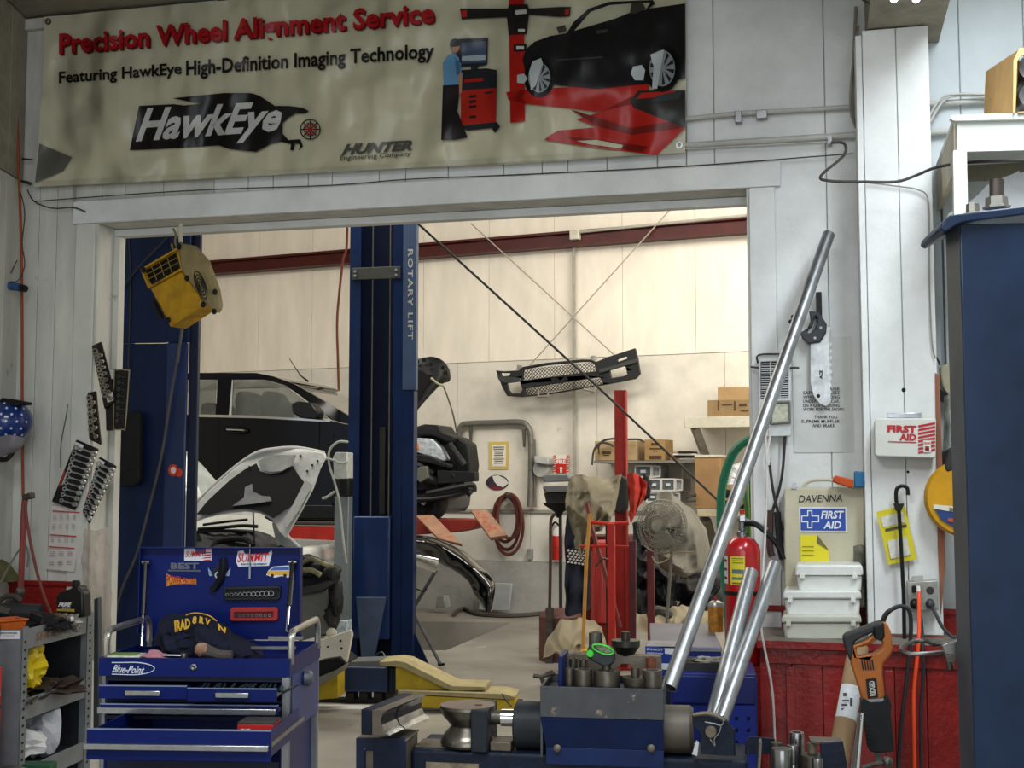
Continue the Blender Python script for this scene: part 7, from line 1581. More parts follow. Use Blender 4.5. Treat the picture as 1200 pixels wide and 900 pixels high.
# ================================================================ FOREGROUND: tube bender, slugs, tubes
def bender():
    D = 3.8; pl = Y(700, D, -9)
    t = T('tube_bender', 'worn dark blue hydraulic tube bender with a box of dies across the foreground', 'tube bender', 0, 0, pl, loc=(Y(700, D)[0], D, 0)); P = t.p
    W1 = M('0d1728', .5, spec=.2, var=.2, vs=6, spot=(('5b4a3c', .14, 10), ('8b8a84', .05, 40)), bump=.2, bs=50)
    WB = M('081636', .42, spec=.15, var=.15, vs=7, spot=(('4b3c30', .08, 14),))
    WD = M('383a3d', .5, .2, var=.2, vs=7, spot=(('8f7a6a', .28, 22), ('5a4030', .2, 12)))
    GD = M('655c50', .55, .5, var=.2, vs=8, spot=(('3b342c', .2, 10),), bump=.15, bs=80)
    zbed = P(640, 881, .0).z
    x0, x1 = P(484, 880).x, P(876, 880).x
    MB(t).box(x0, x1, -.03, .22, zbed - .14, zbed).build('bed', W1, t, bev=.012, bseg=3)
    MB(t).box(x0 + .1, x0 + .2, .0, .18, 0.0, zbed - .141).build('pedestal', W1, t, bev=.01)
    MB(t).box(x1 - .2, x1 - .1, .0, .18, 0.0, zbed - .141).build('pedestal', W1, t, bev=.01)
    MB(t).rbox(499, 893, 561, 912, -.034, .003).build('data_plate', M('7d705c', .5, .3, var=.25, vs=30), t)
    # left block
    MB(t).holed([(417, 865), (475, 865), (475, 960), (417, 960)], [[(427.5, 880), (437, 880), (437, 930), (427.5, 930)]], -.1, .012).build('left_block_face', M('101a30', .5, spec=.2, var=.2, vs=8, spot=(('a9aeb5', .13, 45), ('5b4a3c', .1, 10))), t, bev=.002)
    a, b_ = P(417, 865, -.1), P(475, 865, -.1)
    MB(t).box(a.x, b_.x, -.087, .06, a.z - .27, a.z - .004).box(a.x, b_.x + .006, -.1, .06, a.z - .004, a.z).build('left_block', GD, t, bev=.003)
    # dies
    def die():
        q = P(455, 863, -.09)
        d0 = T('u_die', 'steel die block with a polished half round groove on the left of the tube bender', 'die', 0, 0, (Y(446, 3.72)[0], 3.72, R(-19)), loc=(Y(446, 3.72)[0], 3.72, (Matrix.Translation(t.loc) @ Matrix.Rotation(t.rot, 4, 'Z') @ a).z))
        z0 = 0
        arcp = [(456, 862), (450, 857.5), (446.5, 850), (446, 843), (449, 836), (453, 832.5)]
        MB(d0).pp([(436, 832.5), (453, 832.5)] + arcp[::-1][1:] + [(436, 862)], 0, .30).build('die_block', GD, d0, bev=.001)
        MB(d0).pp([(423, 831), (435.6, 831.5), (435.6, 861.5), (423, 861)], 0, .3).build('backing_block', W1, d0, bev=.003)
        b = MB(d0)
        for i in range(len(arcp) - 1):
            p, q2 = d0.p(*arcp[i], 0), d0.p(*arcp[i + 1], 0)
            b.add([(p.x + .001, .002, p.z + .0005), (q2.x + .001, .002, q2.z + .0005), (q2.x + .001, .298, q2.z + .0005), (p.x + .001, .298, p.z + .0005)], [(0, 1, 2, 3)])
        b.build('polished_groove', M('a9abab', .22, 1, var=.25, vs=14), d0, ang=80)
        p0 = d0.p(446, 843, .11)
        MB(d0).tube([(d0.p(x, y, 0).x + .002, .11, d0.p(x, y, 0).z) for x, y in arcp], .002, 6).build('groove_seam', BLK, d0)
    die()
    c = P(548, 857, .04); ztop, zlow = P(548, 826, .04).z, P(548, 860, .04).z
    c = Vector((c.x, .04, zbed + .004)); h = ztop - c.z
    d2 = T('spool_die', 'steel spool shaped bending die with a brown flat top on the tube bender', 'die', 0, 0, pl, loc=tuple((Matrix.Translation(t.loc) @ Matrix.Rotation(t.rot, 4, 'Z')) @ c))
    prof = [(.0, 0), (.075, 0), (.082, .008)] + [(.05 + .032 * abs(math.cos(math.pi * k / 8)) ** 1.3, .012 + (h - .024) * k / 8) for k in range(9)] + [(.084, h - .008), (.082, h), (0, h)]
    MB(d2).lathe((0, 0, 0), (0, 0, 1), prof, 32, True).build('spool', M('6f6a62', .3, .9, var=.25, vs=10, spot=(('5b3626', .18, 9),)), d2)
    MB(d2).lathe((0.0, 0, h + .0003), (0, 0, 1), [(.0, 0), (.0835, 0), (.0835, .0015), (0, .0015)], 32, True).build('worn_top', M('74665a', .5, .4, var=.15, spot=(('a8633c', .12, 22),)), d2)
    MB(d2).lathe((.035, -.01, h + .002), (0, 0, 1), [(.0, 0), (.012, 0), (.012, .001), (0, .001)], 14, True).build('bolt_hole', M('4a1c18', .7, var=0), d2)
    MB(t).box(P(486, 860).x, P(560, 860).x, .0, .12, zbed + .001, zbed + .0035).build('slide_plate', GD, t)
    xa, xb = P(554, 850, -.02).x, P(573, 850, -.02).x
    MB(t).box(xa, xb, -.05, .13, zbed + .001, P(560, 832, -.05).z).build('push_plate', M('1c2026', .5, spec=.2, var=.2, spot=(('6a5a4c', .12, 10),)), t, bev=.004)
    MB(t).box(xb + .003, P(600, 860).x, -.02, .06, zbed + .001, zbed + .028).build('guide_block', GD, t, bev=.003)
    zr = P(600, 841, .03).z
    MB(t).tube([(xb, .03, zr), (xb + .03, .03, zr)], .022, 12).build('nut', DSTEEL, t)
    MB(t).tube([(xb + .03, .03, zr), (P(606, 840).x, .03, zr)], .026, 20).build('ram', CHROME, t)
    c0 = P(620, 843, .03); rr = .07
    MB(t).lathe((P(601, 843).x, .04, zbed + rr), (1, 0, 0), [(.055, 0), (rr, .006), (rr, P(641, 843).x - P(601, 843).x)], 32).build('cylinder_end', M('22262b', .5, spec=.2, var=.25, vs=6, spot=(('5b4a3c', .12, 8),)), t)
    MB(t).lathe((P(778, 850).x, .04, zbed + rr), (1, 0, 0), [(rr, 0), (rr, .075), (rr - .008, .085), (rr - .012, .085)], 32).build('cylinder_end', M('4d473e', .5, .3, var=.2, vs=6, spot=(('2b2722', .15, 8),)), t)
    # die box
    bx0, bx1 = P(633, 806, -.08).x, P(777, 808, -.08).x; z1 = P(705, 806, -.08).z; zf = P(705, 842, -.08).z
    d = .24
    b = MB(t); th = .006
    # slanted front: upper band vertical, lower face tapering
    MB(t).box(bx0, bx1, -.08, -.074, zf, z1).build('box_front_band', WD, t, bev=.001)
    fx0, fx1 = bx0 + .012, bx1 - .0
    MB(t).add([(bx0, -.08, zf - .001), (bx1, -.08, zf - .001), (bx1 + .002, -.072, zbed + .03), (bx0 + .016, -.072, zbed + .03), (bx0, -.074, zf - .001), (bx1, -.074, zf - .001), (bx1, -.066, zbed + .03), (bx0 + .016, -.066, zbed + .03)], [(0, 1, 2, 3), (7, 6, 5, 4), (0, 3, 7, 4), (1, 5, 6, 2), (3, 2, 6, 7), (0, 4, 5, 1)]).build('box_front', WB, t)
    MB(t).box(bx0 + .016, bx1, -.074, -.068, zbed - .02, zbed + .029).build('box_flange', M('13234a', .45, var=.15, spec=.15), t, bev=.001)
    bb = MB(t)
    for x in (653, 763): bb.ell(P(x, 877, -.08), (.012, .008, .012), 10, 8)
    bb.build('bolt_head', GD, t)
    MB(t).box(bx0, bx0 + .006, -.073, d - .08, zbed + .002, z1).box(bx1 - .006, bx1 + .0, -.073, d - .08, zbed + .12, z1).build('box_side', WD, t)
    MB(t).box(bx0, bx1, d - .08, d - .074, zbed + .002, z1).build('box_back', WD, t)
    zfl = z1 - .02
    MB(t).box(bx0 + .007, bx1 - .007, -.073, d - .081, zfl - .006, zfl).build('box_floor', W1, t)
    MB(t).box(P(656, 780, .02).x, P(661, 780, .02).x, -.02, .14, zfl + .001, P(658, 767, .02).z).build('divider_plate', M('0d1d48', .4, var=.15, spec=.15), t, bev=.002)
    # right bracket with pin
    MB(t).pp([(811, 838), (848, 840), (861, 856), (862, 886), (821, 884), (820, 860), (812, 850)], -.05, .02).build('end_bracket', W1, t, bev=.003)
    MB(t).pt([(812, 838), (828, 836), (842, 840), (849, 845)], .006, 8, dy=-.06).build('rope_bead', GD, t)
    MB(t).lathe(P(833, 857, -.05), (0, -1, 0), [(.017, 0), (.017, .016), (.014, .02), (0, .02)], 22).build('pin', GD, t)
    MB(t).pt([(826, 846), (836, 848), (845, 850), (848, 845), (845, 840)], .002, 6, dy=-.075).pt([(832, 866), (838, 874), (837, 866), (843, 858), (845, 850)], .002, 6, dy=-.075).build('hairpin', STEEL, t)
    MB(t).pp([(811, 884), (816, 868), (819, 870), (817, 886)], -.055, .01).build('spacer', ALUM, t)
    # small clamp on the left of the box
    o = T('small_clamp', 'small dark clamp handle sticking out left behind the die box', 'clamp', 0, 0, pl, loc=tuple((Matrix.Translation(t.loc) @ Matrix.Rotation(t.rot, 4, 'Z')) @ P(638, 800, .1)))
    MB(o).pt([(625, 791.5), (634, 793), (641, 791), (650, 789)], .006, 8).pt([(634, 793), (636, 798), (638, 806)], .007, 8).pt([(640, 790), (648, 787)], .006, 6, sm=0).body(M('3c332c', .6, .4))
    # slugs in the box
    def inbox(name, label, cat, x, dy, group='loose dies in the bender box'):
        return T(name, label, cat, 0, 0, pl, loc=tuple((Matrix.Translation(t.loc) @ Matrix.Rotation(t.rot, 4, 'Z')) @ Vector((P(x, 800, dy).x, dy, zfl))), group=group)
    SL = M('5a554c', .38, .85, var=.2, vs=14, spot=(('3e352b', .15, 20),)); SB = M('6b675f', .3, .9, var=.2, vs=14)
    def hgt(x, y, dy): return P(x, y, dy).z - zfl
    for nm, x, y, rpx, dy, stem, lab in (('steel_slug', 667.5, 783, 4.6, -.045, None, 'narrow steel slug at the front left corner of the die box'),
                                         ('steel_slug', 683.5, 784, 10.5, -.04, None, 'wide steel slug second from the left in the front row of the die box'),
                                         ('steel_slug', 711, 785, 15.5, -.03, (712, 773, 5), 'widest steel slug, with a stem, mid front row of the die box'),
                                         ('steel_slug', 764.5, 785, 11.5, -.035, None, 'steel slug at the right end of the front row of the die box')):
        o = inbox(nm, lab, 'slug', x, dy); r = rpx * (D + dy) / FPX; h = hgt(x, y, dy)
        MB(o).lathe((0, 0, 0), (0, 0, 1), [(r * .97, 0), (r, .003), (r, h - .003), (r * .96, h)], 28).build('slug', SL, o)
        MB(o).lathe((0, 0, h), (0, 0, 1), [(r * .6, .0), (r * .6, .0015), (0, .0015)], 24).build('bore', M('2f2a25', .6, .5), o)
        if stem: MB(o).lathe((0, 0, h + .0016), (0, 0, 1), [(stem[2] * .0026, 0), (stem[2] * .0026, hgt(stem[0], stem[1], dy) - h)], 16).build('stem', SL, o)
    o = inbox('flared_die', 'shallow dish shaped die with a stem in the front row of the die box', 'die', 744.5, -.035); h0, h1, h2 = hgt(744, 807, -.05), hgt(744, 794, -.05), hgt(744, 783, -.05)
    MB(o).lathe((0, 0, 0), (0, 0, 1), [(.024, 0), (.028, .002), (.038, h1 - .008), (.038, h1), (.013, h1), (.0125, h2)], 28).body(SL)
    for k, (x, y, rp, dy, lab) in enumerate(((672, 771.5, 4.6, .03, 'thin slug standing in the back row at the left of the die box'), (684, 772.5, 4.6, .03, 'thin brownish slug standing in the back row left of the tape measure'), (763, 770, 6, .05, 'rusty slug standing in the back row at the right of the die box'))):
        o = inbox('steel_slug', lab, 'slug', x, dy); r = rp * (D + dy) / FPX; h = hgt(x, y, dy)
        MB(o).lathe((0, 0, 0), (0, 0, 1), [(r, 0), (r, h), (r * .7, h), (r * .7, h - .01)], 20).body(SL if k < 2 else M('6f3e2c', .6, .4, var=.2))
    o = inbox('arched_die', 'flat arched steel die plate across the back of the die box', 'die', 725, .10)
    MB(o).pp([(662, 802), (662, 768), (672, 765), (773, 768), (775, 770), (775, 802), (750, 802), (746, 786), (738, 779), (728, 779), (722, 786), (718, 802)], 0, .03).body(GD, bev=.003)
    o = inbox('steel_slug', 'polished hollow cylinder standing on the arched plate behind the tape measure', 'slug', 696, .11); zz = hgt(698, 758, .11)
    MB(o).lathe((P(698, 760, .11).x - P(696, 800, .11).x, 0, hgt(698, 767, .11)), (0, 0, 1), [(.021, 0), (.021, hgt(698, 741, .11) - hgt(698, 767, .11)), (.016, hgt(698, 741, .11) - hgt(698, 767, .11)), (.016, .01)], 24).body(SB)
    o = inbox('funnel_die', 'dark funnel shaped die with stem standing at the back of the die box', 'die', 733.5, .12)
    za, zb_, zc_ = hgt(733, 769, .12), hgt(733, 750, .12), hgt(733, 740, .12)
    MB(o).lathe((0, 0, 0), (0, 0, 1), [(.018, za - .01), (.018, za), (.03, za + .012), (.042, zb_ - .02), (.044, zb_ - .018), (.044, zb_), (.0135, zb_), (.0135, zc_), (0, zc_)], 30).body(M('3f3d39', .4, .8, var=.2))
    # tape measure
    o = inbox('tape_measure', 'black and bright green tape measure lying on the dies in the box', 'tape measure', 704, -.01, None)
    q = lambda x, y, dy=.02: o.toloc((Matrix.Translation(t.loc) @ Matrix.Rotation(t.rot, 4, 'Z')) @ P(x, y, dy))
    MB(o).pp([(687, 764), (690, 757), (697, 755), (714, 759), (720, 766), (720, 777), (714, 781), (704, 780), (692, 774), (688, 770)], -.04, .05).build('case', M('22272a', .45, var=.1), o, bev=.009, bseg=3)
    GN = M('3fb835', .5, var=.03)
    b = MB(o); pc = q(706, 761, -.04 + .02)
    b.pt([(695, 756), (704, 755.5), (714, 759), (719, 764.5), (712, 767), (703, 764.5), (696, 760.5)], .0026, 8, closed=True, dy=-.042); b.build('green_rim', GN, o)
    MB(o).pp([(697, 757), (704, 756.5), (713, 760), (717, 764), (711, 765.5), (703, 763)], -.044, .006).build('dial_face', M('5d6a50', .5, var=.3, vs=80), o)
    MB(o).lathe(o.p(691.5, 766, -.04), (0, -1, 0), [(0, .004), (.009, .004), (.011, 0)], 20).build('green_button', GN, o)
    # slug tray at the right end
    s = T('slug_tray', 'low open steel tray of turned slugs at the right end of the tube bender', 'tray', 0, 0, Y(925, 3.62, -9), loc=(Y(925, 3.62)[0], 3.62, 0)); P2 = s.p
    zt = P2(925, 902).z
    MB(s).box(P2(880, 900).x, P2(996, 900).x, -.12, .16, zt - .06, zt - .05).build('tray_floor', W1, s, bev=.003)
    MB(s).box(P2(930, 900).x - .03, P2(930, 900).x + .03, -.02, .04, 0, zt - .061).build('tray_leg', W1, s)
    MB(s).pp([(873, 884), (874, 868), (879, 863), (908, 866), (908, 884)], .1, .01).build('tray_side', W1, s, bev=.002)
    MB(s).pp([(961, 871), (988, 869), (996, 915), (963, 915)], -.02, .012).build('tray_side', W1, s, bev=.002)
    MB(s).pp([(949, 867), (962, 868), (988, 869), (961, 873), (950, 871)], .0, .06).build('tray_lip', GD, s, bev=.002)
    MB(s).pp([(890, 871), (893, 870), (890, 920), (887, 920)], -.03, .06).build('tray_side', GD, s)
    SH_ = M('8a8a88', .22, .95, var=.15, vs=10)
    for k, (x, y, rp, dy, m_, hollow, lab) in enumerate(((910, 877, 12, -.05, SH_, 0, 'large polished slug at the front left of the slug tray'), (927.5, 858, 8.5, .08, SH_, 1, 'tall hollow polished slug standing highest in the slug tray'), (922.5, 873, 6.5, .0, SH_, 0, 'medium polished slug between the large and the hollow ones in the slug tray'),
                                                 (946, 884, 15, -.0, SL, 0, 'wide dull disc slug at the right of the slug tray'), (904, 870, 7.5, .07, SL, 0, 'dull slug at the back left of the slug tray'), (951, 888, 6.5, -.07, SH_, 0, 'small bright slug in front of the wide disc slug'))):
        o = T('steel_slug', lab, 'slug', 0, 0, Y(x, 3.62 + dy), loc=(Y(x, 3.62 + dy)[0], 3.62 + dy, zt - .049), group='turned slugs in the tray')
        r = rp * (3.62 + dy) / FPX; h = hit(x, y, Y(x, 3.62 + dy)).z - (zt - .049)
        pr = [(r * .96, 0), (r, .003), (r, h * .55), (r * .97, h * .56), (r, h * .57), (r, h - .004), (r * .95, h)]
        if hollow: pr += [(r * .6, h), (r * .6, h - .02)]
        MB(o).lathe((0, 0, 0), (0, 0, 1), pr, 26).body(m_)
        if k == 3: 
            o2 = T('steel_slug', 'short dull stub standing on the wide disc slug', 'slug', 0, 0, Y(946.5, 3.62), loc=(o.loc.x, 3.63, o.loc.z + h + .001), group='turned slugs in the tray'); MB(o2).lathe((0, 0, 0), (0, 0, 1), [(.0135, 0), (.0135, .028), (.012, .03)], 18).body(GD)
bender()
def tubes():
    AL = M('a9adb0', .4, 1, var=.12, vs=9, spot=(('8b8f92', .12, 14),))
    def tube(label, top, Dt, bot, Db, r):
        a = hit(*bot, Y(bot[0], Db)); b = hit(*top, Y(top[0], Dt))
        t = T('exhaust_tube', label, 'tube', 0, 0, (a.x, a.y, 0), loc=tuple(a), group='bare steel exhaust tubes leaning by the bender')
        d = b - a; MB(t).lathe((0, 0, 0), d, [(r - .002, 0), (r, 0), (r, d.length), (r - .002, d.length), (r - .002, d.length - .25), (r - .002, 0)], 28, True).body(AL)
        return t
    tube('longest bare steel tube leaning up across the right casing', (971, 275), 5.22, (784, 806), 4.15, .0255)
    tube('short bare steel tube leaning left of the other short one', (880, 671), 4.55, (834, 850), 4.0, .0255)
    tube('short bare steel tube leaning right, in front of the fire extinguisher', (908, 663), 4.6, (842, 850), 3.98, .0255)
tubes()
def rest():
    # fire extinguisher
    D = 5.2
    t = T('fire_extinguisher', 'large red fire extinguisher with yellow label standing beside the right jamb', 'extinguisher', 0, 0, Y(868, D, -6), loc=(Y(868, D)[0], D, hit(868, 778, Y(868, D)).z)); P = t.p
    r = 20.5 * D / FPX; h = P(868, 640).z
    MB(t).lathe((0, 0, 0), (0, 0, 1), [(r * .9, 0), (r, .012), (r, h - .02), (r * .93, h + .005), (r * .7, h + .028), (r * .3, h + .04)], 36).build('cylinder', M('a3141a', .28, var=.08, coat=.5), t)
    zb = P(868, 694).z; MB(t).lathe((0, 0, zb - .009), (0, 0, 1), [(r + .001, 0), (r + .002, 0), (r + .002, .016), (r + .001, .016)], 36, True).build('strap_band', BLK, t)
    def curved(x0, x1, y0, y1, mat, nm, k=0):
        zA, zB = P(860, y0).z, P(860, y1).z; a0 = math.asin(max(-1, min(1, (P(x0, 660).x) / r))); a1 = math.asin(max(-1, min(1, P(x1, 660).x / r)))
        R_ = r + .0012 + k * .0008; n = 8; vs = [(R_ * math.sin(a0 + (a1 - a0) * i / n), -R_ * math.cos(a0 + (a1 - a0) * i / n), z) for z in (zA, zB) for i in range(n + 1)]
        MB(t).add(vs, [(i, i + 1, i + n + 2, i + n + 1) for i in range(n)]).build(nm, mat, t)
    curved(848.6, 852.5, 651, 683, M('c9c9c4', .5, var=.1, vs=50), 'white_label')
    curved(855, 871, 651, 684, M('c9bd32', .5, var=.05), 'yellow_label')
    for y0, y1, c in ((653, 654, '6d6420'), (655.5, 656.5, '6d6420'), (658, 659, '6d6420'), (666, 671, '5b6a6c'), (675, 678, '5b6a6c'), (681, 683, '6d6420')): curved(857, 869.5, y0, y1, M(c, .6, var=.2, vs=80), 'label_print', 1)
    for y in (655, 665, 675): curved(849.3, 851.8, y, y + 3, M('8c1c1c', .6, var=0), 'label_print', 1)
    zv = h + .04
    MB(t).lathe((0, 0, zv - .002), (0, 0, 1), [(.022, 0), (.022, .02), (.014, .025), (.014, .06), (.02, .062), (.02, .075)], 18).build('valve', STEEL, t)
    MB(t).box(-.012, .012, -.03, .02, zv + .06, zv + .085).build('lever_block', M('a9abab', .3, .8), t, bev=.003)
    MB(t).tube([(0, 0, zv + .07), (.06, -.02, zv + .05), (.1, -.03, zv + .03)], [.012, .01, .008], 8).build('squeeze_lever', M('6c6a68', .4, .6), t)
    MB(t).tube([(0, -.02, zv + .09), (.0, -.02, zv + .11)], .01, 8).build('red_tag', RED, t)
    # black hose up to the right
    MB(t).tube(smooth([Vector(p) for p in ((.01, .0, zv + .05), (.05, -.03, zv + .05), (.1, -.05, zv + .01), (.14, -.05, zv - .04), (.16, -.05, zv - .09))], 4), .011, 8).build('hose', BLK, t)
    # red stand under it
    o = T('red_stand', 'plain dark red wooden stand under the large fire extinguisher', 'stand', 0, 0, Y(868, 5.2, -6), loc=(t.loc.x, 5.2, 0)); MB(o).box(-.075, .085, -.07, .09, 0, t.loc.z - .001).body(REDW, bev=.004)
    # blue bench behind
    D = 4.95; z = hit(805, 758, Y(805, D)).z
    t = T('work_bench', 'blue steel bench with worn grey top behind the leaning tubes', 'bench', 0, 0, Y(805, D, -6), loc=(Y(805, D)[0], D, 0)); P = t.p
    x0, x1 = P(762, 760).x, P(846, 760).x; BB = M('0f2064', .4, var=.12, vs=6)
    MB(t).box(x0, x1, 0, .82, z - .02, z).build('bench_top', M('6b6b77', .45, var=.12, vs=3, spot=(('55505a', .15, 5),)), t, bev=.004)
    MB(t).box(x0 + .004, x1 - .002, .004, .81, z - .075, z - .0205).build('apron', BB, t, bev=.003)
    for xx in (x0 + .02, x1 - .05):
        for yy in (.02, .75): MB(t).box(xx, xx + .03, yy, yy + .03, 0, z - .076).build('leg', BB, t)
    MB(t).box(x0 + .05, x1 - .05, .05, .75, .3, .32).build('lower_shelf', BB, t)
    s = T('spray_can', 'aerosol spray can with orange and yellow label on the blue bench', 'can', 0, 0, Y(839, 5.45), loc=(Y(836, 5.45)[0], 5.45, z))
    rr = .032; hh = hit(839, 703, Y(839, 5.45)).z - z
    MB(s).lathe((0, 0, 0), (0, 0, 1), [(rr, 0), (rr, hh * .78)], 20).build('can', M('b87f2a', .4, .3, var=.3, vs=30, spot=(('a3341e', .3, 24),)), s)
    MB(s).lathe((0, 0, hh * .78), (0, 0, 1), [(rr, 0), (rr * 1.05, .002), (rr * 1.05, .01), (rr * .9, .02), (rr * .5, hh * .2)], 20).build('dome', M('b4b4ae', .3, .6), s)
    MB(s).lathe((0, 0, hh * .98), (0, 0, 1), [(.006, 0), (.006, .018)], 8).build('nozzle', M('a32a22', .4), s)
    s = T('parts_carton', 'blue and white printed parts carton at the left end of the blue bench', 'carton', 0, 0, Y(775, 4.7, -9), loc=(Y(775, 4.7)[0], 4.7, hit(775, 795, Y(775, 4.7)).z)); P = s.p
    MB(s).pp([(756, 757), (792, 760), (792, 795), (757, 793)], 0, .16).build('box', M('12307c', .45, var=.08), s, bev=.003)
    MB(s).box(P(757, 757).x, P(791, 757).x, .0, .16, P(770, 758).z + .001, P(770, 758).z + .003).build('box_top', M('8d8a8c', .5, var=.15), s)
    MB(s).pp([(779, 759.5), (791, 760), (791, 767), (779, 766)], -.003, .003).pp([(775, 777.5), (789, 778), (789, 785), (775, 784.5)], -.003, .003).build('white_label', M('c2c6cc', .5, var=0), s)
    text(s, 'EXHAUST', [(758, 759.5), (777, 760.5), (777, 763), (758, 762)], M('a9b4cc', .5, var=0), dy=-.003, bold=.03)
    text(s, 'HARDWARE', [(758, 764), (777, 765), (777, 767), (758, 766)], M('a9b4cc', .5, var=0), dy=-.003, bold=.03)
    s2 = T('box_support', 'dark stand under the blue and white carton behind the die box', 'stand', 0, 0, Y(775, 4.7, -9), loc=(s.loc.x, 4.7, 0)); MB(s2).box(P(757, 793).x, P(792, 793).x, .01, .15, 0, s.loc.z - .001).body(M('141a2c', .6), bev=.004)
    s = T('oil_pan_tray', 'black tray holding jar lids and grey scraps behind the leaning tubes', 'tray', 0, 0, Y(825, 4.55, -8), loc=(Y(825, 4.55)[0], 4.55, hit(825, 787, Y(825, 4.55)).z)); P = s.p
    MB(s).box(P(800, 780).x, P(852, 780).x, 0, .2, 0, .008).box(P(800, 780).x, P(852, 780).x, 0, .006, .008, .03).box(P(800, 780).x, P(800, 780).x + .006, .006, .2, .008, .03).box(P(852, 780).x - .006, P(852, 780).x, .006, .2, .008, .03).build('tray', M('26272a', .5), s)
    MB(s).lathe((P(808, 780).x, .1, .009), (0, 0, 1), [(.03, 0), (.03, .025), (.025, .025), (.025, .01)], 20).build('jar_ring', M('5c5a55', .4, .6), s)
    MB(s).ell((P(832, 780).x, .1, .022), (.06, .05, .016), 20, 10, amp=.6, fr=3, squash=-.012).build('scrap_paper', M('8b877b', .8, var=.2), s)
    # blue plastic cabinet with square holes
    t = T('plastic_cabinet', 'bright blue plastic cabinet with square vent holes behind the bender', 'cabinet', 0, 0, Y(838, 4.5, -8), loc=(Y(838, 4.5)[0], 4.5, 0)); P = t.p
    BP = M('0a1f74', .4, var=.08, vs=5); x0, x1 = P(786, 850).x, P(888, 850).x; zt = P(838, 789).z; zm = P(838, 826).z
    MB(t).box(x0, x1, .012, .3, 0, zt).build('case', M('0c1c5c', .5), t, bev=.008)
    MB(t).box(x0 + .006, x1 - .006, 0, .011, zm + .003, zt - .01).build('upper_door', M('0a1a58', .4, var=.1), t, bev=.004)
    holes = [[(863 + i * 14 - 2, y - 2), (863 + i * 14 + 2, y - 2), (863 + i * 14 + 2, y + 2), (863 + i * 14 - 2, y + 2)] for i in (0, 1) for y in (842, 856, 870)]
    MB(t).holed([(788, 827), (886, 827), (886, 930), (788, 930)], holes, -.004, .015).build('lower_door', BP, t, bev=.0)
    # reciprocating saw hanging on the bench front
    D = 4.3; t = T('reciprocating_saw', 'orange and black reciprocating saw hanging nose down at the red bench', 'power saw', 0, 0, Y(1022, D, -12), loc=(Y(1022, D)[0], D, hit(1022, 890, Y(1022, D)).z)); P = t.p
    OR = M('9c5a26', .5, var=.1, vs=12, spot=(('5c3418', .08, 20),)); GK = M('2a2a2b', .55, var=.15)
    MB(t).holed([(996, 752), (1001, 756), (1016, 750), (1026, 742), (1034, 728), (1040, 731), (1044, 740), (1047, 760), (1044, 768), (1035, 778), (1034, 790), (1037, 818), (1010, 822), (1006, 806), (998, 782), (996, 770)], [[(1003, 759), (1012, 758), (1022, 754), (1031, 748), (1035, 752), (1034, 760), (1024, 767), (1006, 770)]], -.03, .06).build('body', OR, t, bev=.008, bseg=3)
    MB(t).pp([(988, 748), (990, 744), (1006, 738), (1024, 731), (1035, 728), (1036, 735), (1029, 740), (1012, 746), (1001, 753), (999, 768), (997, 776), (993, 768), (989, 756)], -.034, .068).build('grip', GK, t, bev=.008, bseg=3)
    MB(t).pp([(1023, 734), (1036, 729), (1037, 746), (1033, 752), (1024, 748)], -.038, .05).build('trigger', BLK, t, bev=.006)
    for k in range(5): MB(t).pp([(1009 + k * 3, 773 + (2 - abs(k - 2)) * -.6), (1010.6 + k * 3, 773), (1012.6 + k * 3, 785), (1011 + k * 3, 785)], -.0325, .004).build('vent_slot', BLK, t)
    MB(t).pp([(1014.5, 796), (1027, 794.5), (1029, 817), (1017, 818.5)], -.034, .006).build('name_plate', BLK, t, bev=.001)
    text(t, 'RIDGID', [(1026.2, 797), (1028, 815), (1021.5, 816), (1019.6, 798)][:4] and [(1019.5, 816), (1018, 798.5), (1024.5, 797.5), (1026.5, 815)], M('b4b4ae', .5, var=0), dy=-.037, bold=.04)
    MB(t).pp([(1015, 820), (1036, 818), (1035, 822), (1016, 823)], -.033, .05).build('steel_collar', STEEL, t)
    MB(t).pp([(1009, 822), (1012, 818), (1022, 824), (1034, 822), (1041, 816), (1045, 826), (1044, 838), (1048, 876), (1047, 881), (1034, 882), (1020, 881), (1017, 876), (1013, 850), (1009, 836)], -.036, .072).build('rubber_boot', RUB, t, bev=.012, bseg=3)
    for k in range(6): MB(t).pp([(1014 + k * .4, 848 + k * 5), (1021 + k * .3, 850 + k * 5), (1021 + k * .3, 852 + k * 5), (1014 + k * .4, 850 + k * 5)], -.038, .006).build('boot_rib', BLK, t)
    MB(t).pp([(1024, 882), (1034, 882), (1033, 893), (1026, 893)], -.01, .01).build('shoe', DSTEEL, t)
    MB(t).pt([(1034, 731), (1037, 722), (1042, 716)], .0085, 8).build('cord_guard', BLK, t)
    s = T('ball_lever', 'steel lever with a round knob at the bottom below the saw', 'lever', 0, 0, Y(1030, 3.9), loc=(Y(1030, 3.9)[0], 3.9, hit(1030, 900, Y(1030, 3.9)).z))
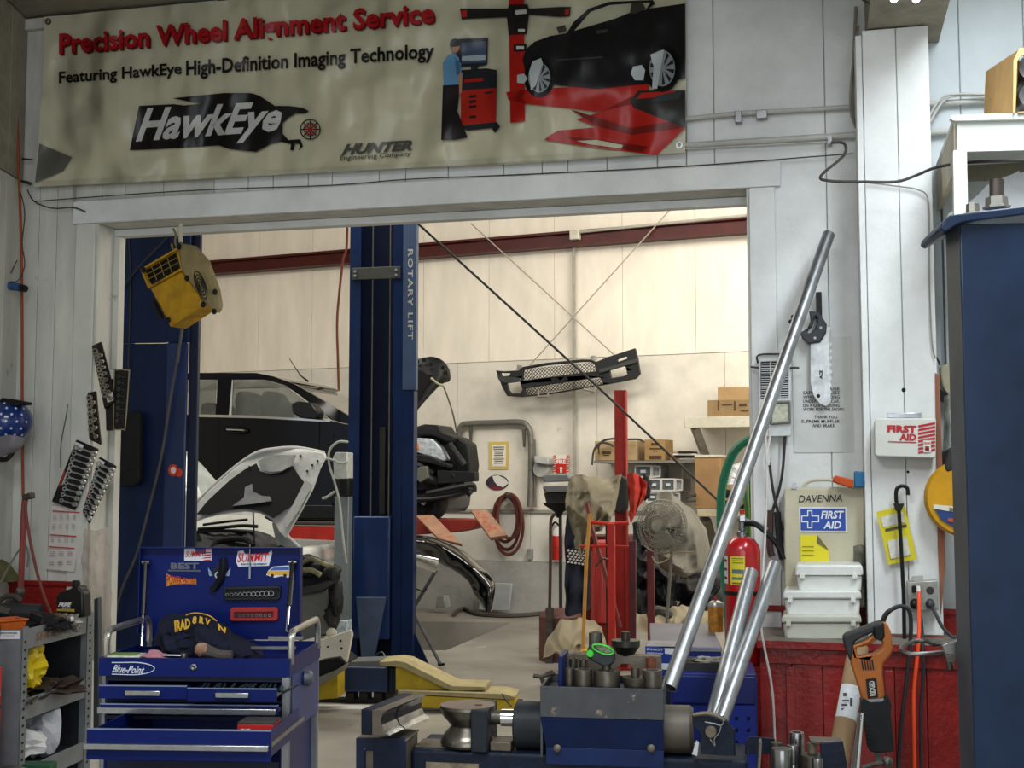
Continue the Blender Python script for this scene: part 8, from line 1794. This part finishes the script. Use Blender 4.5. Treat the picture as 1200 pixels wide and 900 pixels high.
    MB(s).pt([(1010, 900), (1024, 896), (1036, 894)], .008, 8).build('rod', DSTEEL, s); MB(s).ell(s.p(1040, 893), (.017, .017, .017), 14, 10).build('knob', M('55524e', .4, .7), s)
    # cardboard tube
    a = hit(980, 905, Y(980, 4.35)); b = hit(1006, 758, Y(1006, 4.55)); d = b - a
    s = T('cardboard_tube', 'brown cardboard tube with white address label leaning behind the saw', 'tube', 0, 0, (a.x, a.y, 0), loc=tuple(a))
    MB(s).lathe((0, 0, 0), d, [(.033, 0), (.036, 0), (.036, d.length), (.033, d.length), (.033, d.length - .1)], 28, True).build('tube', M('8f7556', .7, var=.08, vs=6), s)
    ax = d.normalized(); e = ax.cross(Vector((0, 1, 0))).normalized(); g = ax.cross(e)
    k0, k1 = .40, .66; vs = []; n = 10
    for kk in (k0, k1):
        for i in range(n + 1):
            an = math.pi * (-.0 - .95 * i / n) + math.pi * 0.97; an = math.pi * (1.0 + .02) - math.pi * i / n
            vs.append(d * kk + (e * math.cos(an) + (g if g.y < 0 else -g) * math.sin(an)) * .0368)
    MB(s).add(vs, [(i, i + 1, i + n + 2, i + n + 1) for i in range(n)]).build('address_label', M('c4c8cc', .6, var=.06, vs=60), s)
    lt = T('x', None, None, 0, 0, (a.x, a.y - .045, 0), loc=(a.x, a.y - .045, a.z))
    bm_ = MB(s)
    for x0, y0, x1, y1 in ((988, 812, 992, 816), (987, 820, 995, 822), (986, 825, 993, 827), (986, 830, 991, 832), (996, 818, 999, 828)):
        q = [s.p(x, y, s.mi.to_3x3().row[1].dot(Vector((0, 0, 0))) + d.y * .52 - .0385) for x, y in ((x0, y0), (x1, y0), (x1, y1), (x0, y1))]; bm_.add(q, [(0, 1, 2, 3)])
    bm_.build('label_print', M('4a4a52', .6, var=0), s)
    # thin polished tube
    a = hit(1001, 905, Y(1001, 4.1)); b = hit(1009, 836, Y(1009, 4.2)); d = b - a
    s = T('polished_tube', 'short bright polished tube standing between the cardboard tube and the saw boot', 'tube', 0, 0, (a.x, a.y, 0), loc=tuple(a)); MB(s).tube([(0, 0, 0), d], [.016, .009], 18).body(CHROME)
rest()
